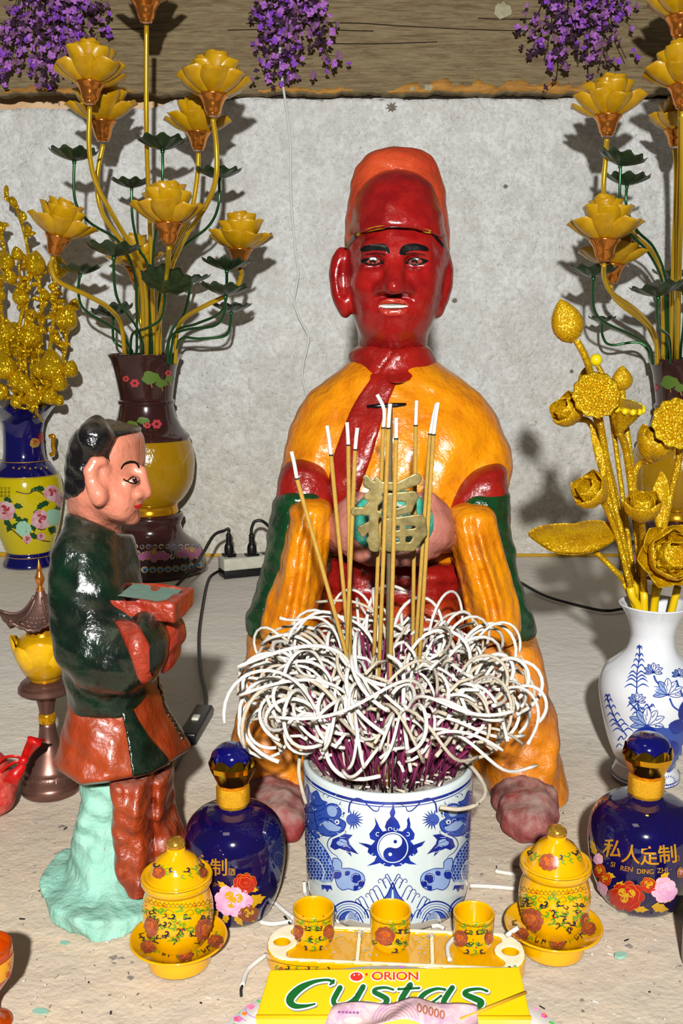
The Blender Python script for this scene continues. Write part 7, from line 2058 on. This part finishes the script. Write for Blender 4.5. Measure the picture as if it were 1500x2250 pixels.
def bud(name, lab, px, py, szx, szy, Y, d, stem, extra=0):
    p = W(px, py, Y); t = thing(name, lab, 'flower', (p.x, p.y, p.z), 'gold lotus bouquet')
    s_ = szy * K(py, Y) / 1.25; sx = szx * K(py, Y) / s_
    me = BUD.copy(); me.materials.clear(); me.materials.append(M_GPET)
    q = Vector(d).normalized()
    child('bud', me, t, Matrix.Translation(-q * szy * .5 * K(py, Y)) @ align(q) @ Matrix.Diagonal((s_ * sx, s_ * sx, s_, 1)))
    gstem(t, stem); return t
bud('gold_lotus_bud', 'tall pointed gold glitter lotus bud, highest in the white vase', 1243, 706, 70, 102, YF2 - .02, (-.32, -.1, 1), [(1266, 748, YF2 - .02), (1288, 790, YF2 - .02), (1303, 850, YF2), (1330, 1000, YF2 + .01), (1362, 1160, YF2 + .01), (1386, 1300, YF2), (1400, 1390, YF2)])
bud('gold_lotus_bud', 'round gold bud beside the seed pods with a short stalk', 1365, 832, 46, 58, YF2 + .03, (0, -.1, 1), [(1366, 858, YF2 + .03), (1370, 900, YF2 + .03), (1388, 1040, YF2 + .03), (1402, 1200, YF2 + .02), (1410, 1390, YF2 + .01)])
bud('gold_lotus_bud', 'gold bud half hidden behind the round seed pod', 1288, 834, 40, 54, YF2 + .05, (-.2, 0, 1), [(1292, 860, YF2 + .05), (1320, 960, YF2 + .045), (1372, 1180, YF2 + .03), (1400, 1390, YF2 + .005)])
p = W(1309, 791, YF2 + .01); t = thing('gold_berry', 'small shiny yellow ball on a gold stalk among the buds', 'flower', tuple(p), 'gold lotus bouquet')
r_ = 14 * K(791, YF2)
v, f = lathe([(r_ * math.sin(a), -r_ * math.cos(a)) for a in np.linspace(0.001, math.pi - .001, 12)], p, 20); put('ball', v, f, M_SEED, t)
gstem(t, [(1313, 804, YF2 + .01), (1326, 830, YF2 + .01), (1338, 880, YF2 + .015), (1366, 1080, YF2 + .02), (1396, 1300, YF2 + .01), (1406, 1390, YF2)], .0036)
def pod(name, lab, px, py, rpx, Y, d, stem, seeds='face', depth=1.0):
    """seed pod: a ribbed cone with a studded face; d is where the face looks"""
    p = W(px, py, Y); t = thing(name, lab, 'seed pod', tuple(p), 'gold lotus bouquet'); r = rpx * K(py, Y)
    V = []; Fc = []; prof_ = [(.12, -1.0), (.2, -.95), (.45, -.7), (.78, -.35), (.98, -.08), (1.03, 0), (.97, .08), (.8, .10), (0, .11)]
    seg = 48
    for i, (rr, z) in enumerate(prof_):
        for k in range(seg):
            a = 2 * math.pi * k / seg; w_ = 1 + (.045 * math.cos(12 * a) if 1 < i < 7 else 0)
            V.append((r * rr * w_ * math.cos(a), r * rr * w_ * math.sin(a), r * z * depth))
    for i in range(len(prof_) - 1):
        for k in range(seg): Fc.append((i * seg + k, i * seg + (k + 1) % seg, (i + 1) * seg + (k + 1) % seg, (i + 1) * seg + k))
    Mx = align(d)
    me = mesh_of('pod_body', V, Fc, M_FOIL2); child('pod_body', me, t, Mx)
    sv, sf = lathe([(r * .105 * math.sin(a), -r * .105 * math.cos(a)) for a in np.linspace(.001, math.pi - .001, 6)], (0, 0, 0), 8)
    sm = mesh_of('seed', sv, sf, M_FOIL2); sm2 = mesh_of('seed', sv, sf, M_SEED)
    if seeds == 'face':
        for i in range(62):
            rr = .86 * math.sqrt((i + .5) / 62) * r; a = i * 2.39996
            child('seed', sm, t, Mx @ Matrix.Translation((rr * math.cos(a), rr * math.sin(a), r * .11 * depth)))
    else:
        for i in range(14):
            a = 2 * math.pi * i / 14
            child('seed', sm2, t, Mx @ Matrix.Translation((r * 1.0 * math.cos(a), r * 1.0 * math.sin(a), -.02 * r)) @ Matrix.Scale(1.8, 4))
    q = Vector(d).normalized()
    back = p - q * r * .95 * depth
    C = [back] + [W(*x) for x in stem]
    C = neck(catmull(C, 6)); lo_ = [c for c in C if c.z > zt_ + .018]; hi_ = [c for c in C if c.z <= zt_ + .035]
    v, f = tube(lo_, .0052, 8); put('stem', v, f, M_FOIL2, t)
    if len(hi_) > 1: v, f = tube(hi_, .006, 8); put('bare_stem', v, f, M_STEMY, t)
    return t
pod('gold_seed_pod', 'round gold seed pod facing out below the small yellow ball', 1310, 868, 51, YF2 - .05, (-.05, -1, .38), [(1318, 930, YF2 - .02), (1340, 1060, YF2), (1368, 1190, YF2), (1388, 1300, YF2 - .01), (1400, 1390, YF2 - .005)], depth=.5)
pod('gold_seed_pod', 'upright gold seed pod ringed with shiny yellow seeds', 1372, 892, 40, YF2 - .02, (.12, -.25, 1), [(1374, 985, YF2), (1388, 1080, YF2 + .01), (1402, 1200, YF2 + .01), (1414, 1390, YF2)], 'rim', 1.6)
pod('gold_seed_pod', 'largest round gold seed pod in front of the dark lamp vase', 1490, 930, 56, YF2 - .06, (-.05, -1, .35), [(1492, 1000, YF2 - .03), (1470, 1100, YF2 - .02), (1450, 1200, YF2 - .01), (1440, 1300, YF2 - .01), (1432, 1390, YF2 - .005)], depth=.5)
def bloom(name, lab, px, py, wpx, Y, d, petals, stem, n=6, seedhead=False, spin=0):
    p = W(px, py, Y); t = thing(name, lab, 'flower', tuple(p), 'gold lotus bouquet'); s_ = wpx * K(py, Y) / .085
    Mx = align(d)
    for ring_, (me, cnt) in enumerate(petals):
        for i in range(cnt): child('petal', me, t, Mx @ Matrix.Rotation(2 * math.pi * i / cnt + ring_ * .6 + spin, 4, 'Z') @ Matrix.Translation((.010 * s_, 0, 0)) @ Matrix.Scale(s_, 4))
    q = Vector(d).normalized()
    if seedhead:
        r = .026 * s_
        sv, sf = lathe([(r * .5, 0), (r * .85, .012), (r, .020), (r * .96, .024), (r * .8, .0255), (0, .026)], (0, 0, 0), 32); child('seed_head', mesh_of('seed_head', sv, sf, M_FOIL2), t, Mx)
        sv, sf = lathe([(r * .1 * math.sin(a), -r * .1 * math.cos(a)) for a in np.linspace(.001, math.pi - .001, 6)], (0, 0, 0), 8); sm = mesh_of('seed', sv, sf, M_FOIL2)
        for i in range(44):
            rr = .86 * math.sqrt((i + .5) / 44) * r; a = i * 2.39996
            child('seed', sm, t, Mx @ Matrix.Translation((rr * math.cos(a), rr * math.sin(a), .026)))
    v, f = lathe(smoothprof([(.004, -.008), (.011, -.003), (.014, .004), (.008, .010)], 3), (0, 0, 0), 16)
    child('flower_base', mesh_of('flower_base', [tuple(Vector(x) * s_) for x in v], f, M_GPET), t, Mx)
    C = neck(catmull([p - q * .006 * s_] + [W(*x) for x in stem], 6))
    lo_ = [c for c in C if c.z > zt_ + .018]; hi_ = [c for c in C if c.z <= zt_ + .035]
    v, f = tube(lo_, .0044, 8); put('stem', v, f, M_FOIL2, t)
    if len(hi_) > 1: v, f = tube(hi_, .0056, 8); put('bare_stem', v, f, M_STEMY, t)
    return t
bloom('gold_lotus_bloom', 'half-open gold bloom tucked against the round seed pod', 1268, 918, 84, YF2 - .005, (-.75, -.45, .5), [(GP[0], 4), (GP[1], 4)], [(1300, 935, YF2 + .01), (1330, 1030, YF2 + .01), (1364, 1180, YF2), (1390, 1310, YF2 - .01), (1404, 1390, YF2)])
bloom('gold_lotus_bloom', 'bowl-shaped gold bloom hanging under the largest seed pod', 1428, 1008, 98, YF2 - .02, (.15, -.35, 1), [(GP[0], 5), (GP[1], 4)], [(1410, 1016, YF2), (1394, 1040, YF2 + .005), (1396, 1100, YF2 + .01), (1410, 1240, YF2 + .01), (1418, 1390, YF2)])
bloom('gold_lotus_bloom', 'closed gold bloom above the broad gold leaf', 1318, 1096, 92, YF2 - .04, (-.7, -.5, .55), [(GP[0], 5), (GP[1], 4)], [(1334, 1120, YF2 - .03), (1360, 1190, YF2 - .02), (1384, 1290, YF2 - .02), (1400, 1390, YF2 - .008)])
bloom('gold_lotus_bloom', 'gold bloom with a loose lower petal above the open lotus', 1410, 1142, 88, YF2 - .06, (-.15, -.45, 1), [(GP[0], 5), (GP[1], 5)], [(1412, 1180, YF2 - .04), (1414, 1280, YF2 - .02), (1416, 1390, YF2 - .01)])
bloom('gold_lotus_bloom', 'wide open gold lotus with a studded seed head', 1458, 1226, 118, YF2 - .085, (0.05, -1, .34), [(GP[0], 6), (GP[1], 6), (GP[2], 6)], [(1456, 1262, YF2 - .05), (1440, 1310, YF2 - .02), (1430, 1390, YF2 - .005)], seedhead=True)
bloom('gold_lotus_bloom', 'gold bloom beside the open lotus, at the edge of the vase', 1512, 1150, 90, YF2 - .05, (.4, -.6, .7), [(GP[0], 5), (GP[1], 5)], [(1500, 1200, YF2 - .03), (1488, 1290, YF2 - .02), (1462, 1390, YF2 - .005)])
def flat_leaf(name, lab, ctr_, pts, Y, dome, stem, m=None, dy=None):
    """leaf outline in the sight of the camera, given depth by tilting it back"""
    n = len(pts); c = Vector((sum(p[0] for p in pts) / n, sum(p[1] for p in pts) / n))
    C = [Vector((q.x, q.y)) for q in catmull([(x, y, 0) for x, y in pts], 4, True)]
    g = list(C); x0, x1 = min(q.x for q in C), max(q.x for q in C); y0, y1 = min(q.y for q in C), max(q.y for q in C)
    for a in np.arange(x0 + 5, x1, 10):
        for b in np.arange(y0 + 4, y1, 8): g.append(Vector((a, b)))
    r = delaunay_2d_cdt(g, [(i, (i + 1) % len(C)) for i in range(len(C))], [], 1, .05)
    V = []
    for q in r[0]:
        ty = (q.y - c.y); d = ((q.x - c.x) / (x1 - x0) * 2) ** 2 + (ty / (y1 - y0) * 2) ** 2
        V.append(W(q.x, q.y, Y - ty * dy + dome * (d - .5)))
    n2 = len(V)
    Fc = [tuple(f_) for f_ in r[2]]
    t = thing(name, lab, 'leaf', tuple(W(c.x, c.y, Y)), 'gold lotus bouquet')
    cnt = {}
    for q in Fc:
        for i in range(3): cnt[(q[i], q[(i + 1) % 3])] = 1
    F2 = Fc + [tuple(n2 + i for i in reversed(q)) for q in Fc] + [(a, b, n2 + b, n2 + a) for (a, b) in cnt if (b, a) not in cnt]
    put('leaf_blade', [tuple(x) for x in V] + [(x.x, x.y + .0005, x.z - .0012) for x in V], F2, m or M_GPET, t)
    if stem: gstem(t, stem, .0042)
    return t
flat_leaf('gold_leaf', 'broad flat gold glitter leaf reaching out beside the statue', None, [(1160, 1172), (1185, 1156), (1230, 1150), (1262, 1150), (1275, 1146), (1310, 1143), (1345, 1150), (1363, 1166), (1355, 1182), (1325, 1202), (1290, 1214), (1250, 1217), (1215, 1212), (1185, 1195)], YF2 - .02, .010, [(1262, 1182, YF2 - .018), (1300, 1206, YF2 - .012), (1345, 1248, YF2 - .01), (1372, 1280, YF2 - .005), (1392, 1330, YF2 - .006), (1402, 1390, YF2)], None, .0009)
flat_leaf('gold_leaf', 'narrow upright gold leaf standing beside the thick brown stalk', None, [(1452, 1036), (1464, 1052), (1470, 1085), (1464, 1125), (1450, 1165), (1440, 1150), (1432, 1115), (1434, 1075), (1444, 1050)], YF2 - .055, .004, [(1446, 1150, YF2 - .05), (1440, 1260, YF2 - .03), (1436, 1390, YF2)], None, .0002)
flat_leaf('gold_leaf', 'thin gold leaf wrapped along the stalk under the round pod', None, [(1296, 930), (1312, 960), (1325, 1000), (1330, 1040), (1322, 1050), (1312, 1020), (1302, 980)], YF2 - .03, .003, [(1324, 1044, YF2 - .025), (1350, 1150, YF2 - .01), (1386, 1310, YF2), (1402, 1390, YF2 + .004)], None, .0002)
# ================================================================== hanging purple flower bunches
M_TWIG = mat('dry dark twig', S(40, 34, 24), .9)
M_PU = [mat('purple floret', S(176, 108, 200), .7), mat('violet floret', S(134, 66, 190), .7), mat('dusky floret', S(126, 84, 122), .7), mat('dark floret', S(56, 26, 54), .8)]
def floret_mesh(m, sd):
    rr = random.Random(sd); V = []; Fc = []
    for k in range(4):
        a = k * 1.571 + rr.uniform(-.25, .25); L_ = rr.uniform(.8, 1.15); w = .46
        b = len(V); up = rr.uniform(.15, .6)
        for (u, s_) in ((0, 0), (.5, w), (.5, -w), (.95, w * .75), (.95, -w * .75), (1.15, 0)):
            V.append(((u * math.cos(a) - s_ * math.sin(a)) * L_, (u * math.sin(a) + s_ * math.cos(a)) * L_, up * u - .3 * s_ * s_))
        Fc += [(b, b + 2, b + 1), (b + 1, b + 2, b + 4, b + 3), (b + 3, b + 4, b + 5)]
    b = len(V); V += [(.12, 0, -.4), (-.06, .1, -.4), (-.06, -.1, -.4), (0, 0, .1)]; Fc += [(b, b + 1, b + 3), (b + 1, b + 2, b + 3), (b + 2, b, b + 3)]
    return mesh_of('floret', V, Fc, m)
FLO = [floret_mesh(m, i * 7 + j) for i, m in enumerate(M_PU) for j in range(2)]
def bunch(lab, x0, x1, ytop, tips, seed, nf, dens=1.0):
    rr = random.Random(seed); Yh = YB - .05
    cx = (x0 + x1) / 2
    t = thing('flower_bunch', lab, 'flower bunch', tuple(W(cx, ytop, Yh)), 'purple flower bunches on the plank')
    mbt = MB(); spots = []
    for (tx, ty, n_) in tips:
        sx = cx + (tx - cx) * .55 + rr.uniform(-10, 10)
        C = catmull([W(sx, -40, Yh + .015), W(sx + (tx - sx) * .4, ty * .45, Yh + rr.uniform(-.03, .02)), W(tx, ty, Yh + rr.uniform(-.03, .03))], 10)
        v, f = tube(C, .0011, 4, False); mbt.add(v, f)
        for q in range(n_):
            c = C[rr.randrange(2, len(C))]
            off = Vector((rr.gauss(0, 15 * .0012), rr.gauss(-.008, .015), rr.gauss(0, 12 * .0012)))
            spots.append((c + off)); 
            if q % 3 == 0: v, f = tube([c, c + off], .0007, 3, False); mbt.add(v, f)
    tw = mbt.build('twigs', M_TWIG, t); tw['kind'] = 'stuff'
    rr.shuffle(spots)
    rest = MB()
    for i, p in enumerate(spots):
        if p.y > YB - .012: p.y = YB - .012 - rr.uniform(0, .02)
        q = Vector((rr.gauss(0, .6), -1, rr.gauss(0, .6))); s_ = rr.uniform(.006, .0105)
        Mx = Matrix.Translation(p - Vector(t.location)) @ align(q) @ Matrix.Rotation(rr.uniform(0, 6), 4, 'Z') @ Matrix.Scale(s_, 4)
        dk_ = rr.random()
        k = 0 if dk_ < .28 else 1 if dk_ < .47 else 2 if dk_ < .70 else 3
        if i < nf: child('floret', FLO[k * 2 + i % 2], t, Mx)
        else:
            me = FLO[k * 2 + i % 2]
            rest.add([Matrix.Translation(Vector(t.location)) @ Mx @ v_.co for v_ in me.vertices], [tuple(pl_.vertices) for pl_ in me.polygons], k)
    if rest.v: o = rest.build('floret_mass', M_PU, t); o['kind'] = 'stuff'
bunch('wide purple flower bunch hanging from the plank beside the lotus lamp', -40, 245, 60, [(10, 170, 34), (40, 120, 30), (70, 150, 34), (100, 175, 36), (120, 205, 40), (150, 170, 30), (175, 120, 30), (200, 90, 28), (235, 60, 26), (225, 20, 24), (20, 90, 28), (60, 60, 26), (130, 100, 30), (-15, 150, 24), (165, 60, 24), (95, 110, 26)], 3, 200)
bunch('purple flower bunch hanging from the plank beside the white string', 530, 735, 60, [(560, 110, 24), (580, 160, 26), (600, 175, 30), (625, 185, 30), (640, 150, 26), (660, 110, 22), (700, 65, 16), (735, 62, 14), (715, 120, 16), (735, 158, 16), (545, 30, 18), (600, 90, 22), (650, 60, 22), (680, 20, 18)], 5, 150)
bunch('purple flower bunch hanging from the plank above the bouquet', 1145, 1395, 60, [(1155, 60, 18), (1165, 115, 22), (1195, 130, 22), (1222, 175, 22), (1245, 120, 24), (1270, 140, 24), (1292, 172, 20), (1310, 130, 22), (1340, 150, 18), (1375, 130, 18), (1390, 45, 18), (1365, 25, 18), (1260, 60, 24), (1300, 70, 24), (1210, 60, 22), (1330, 60, 20)], 8, 160)
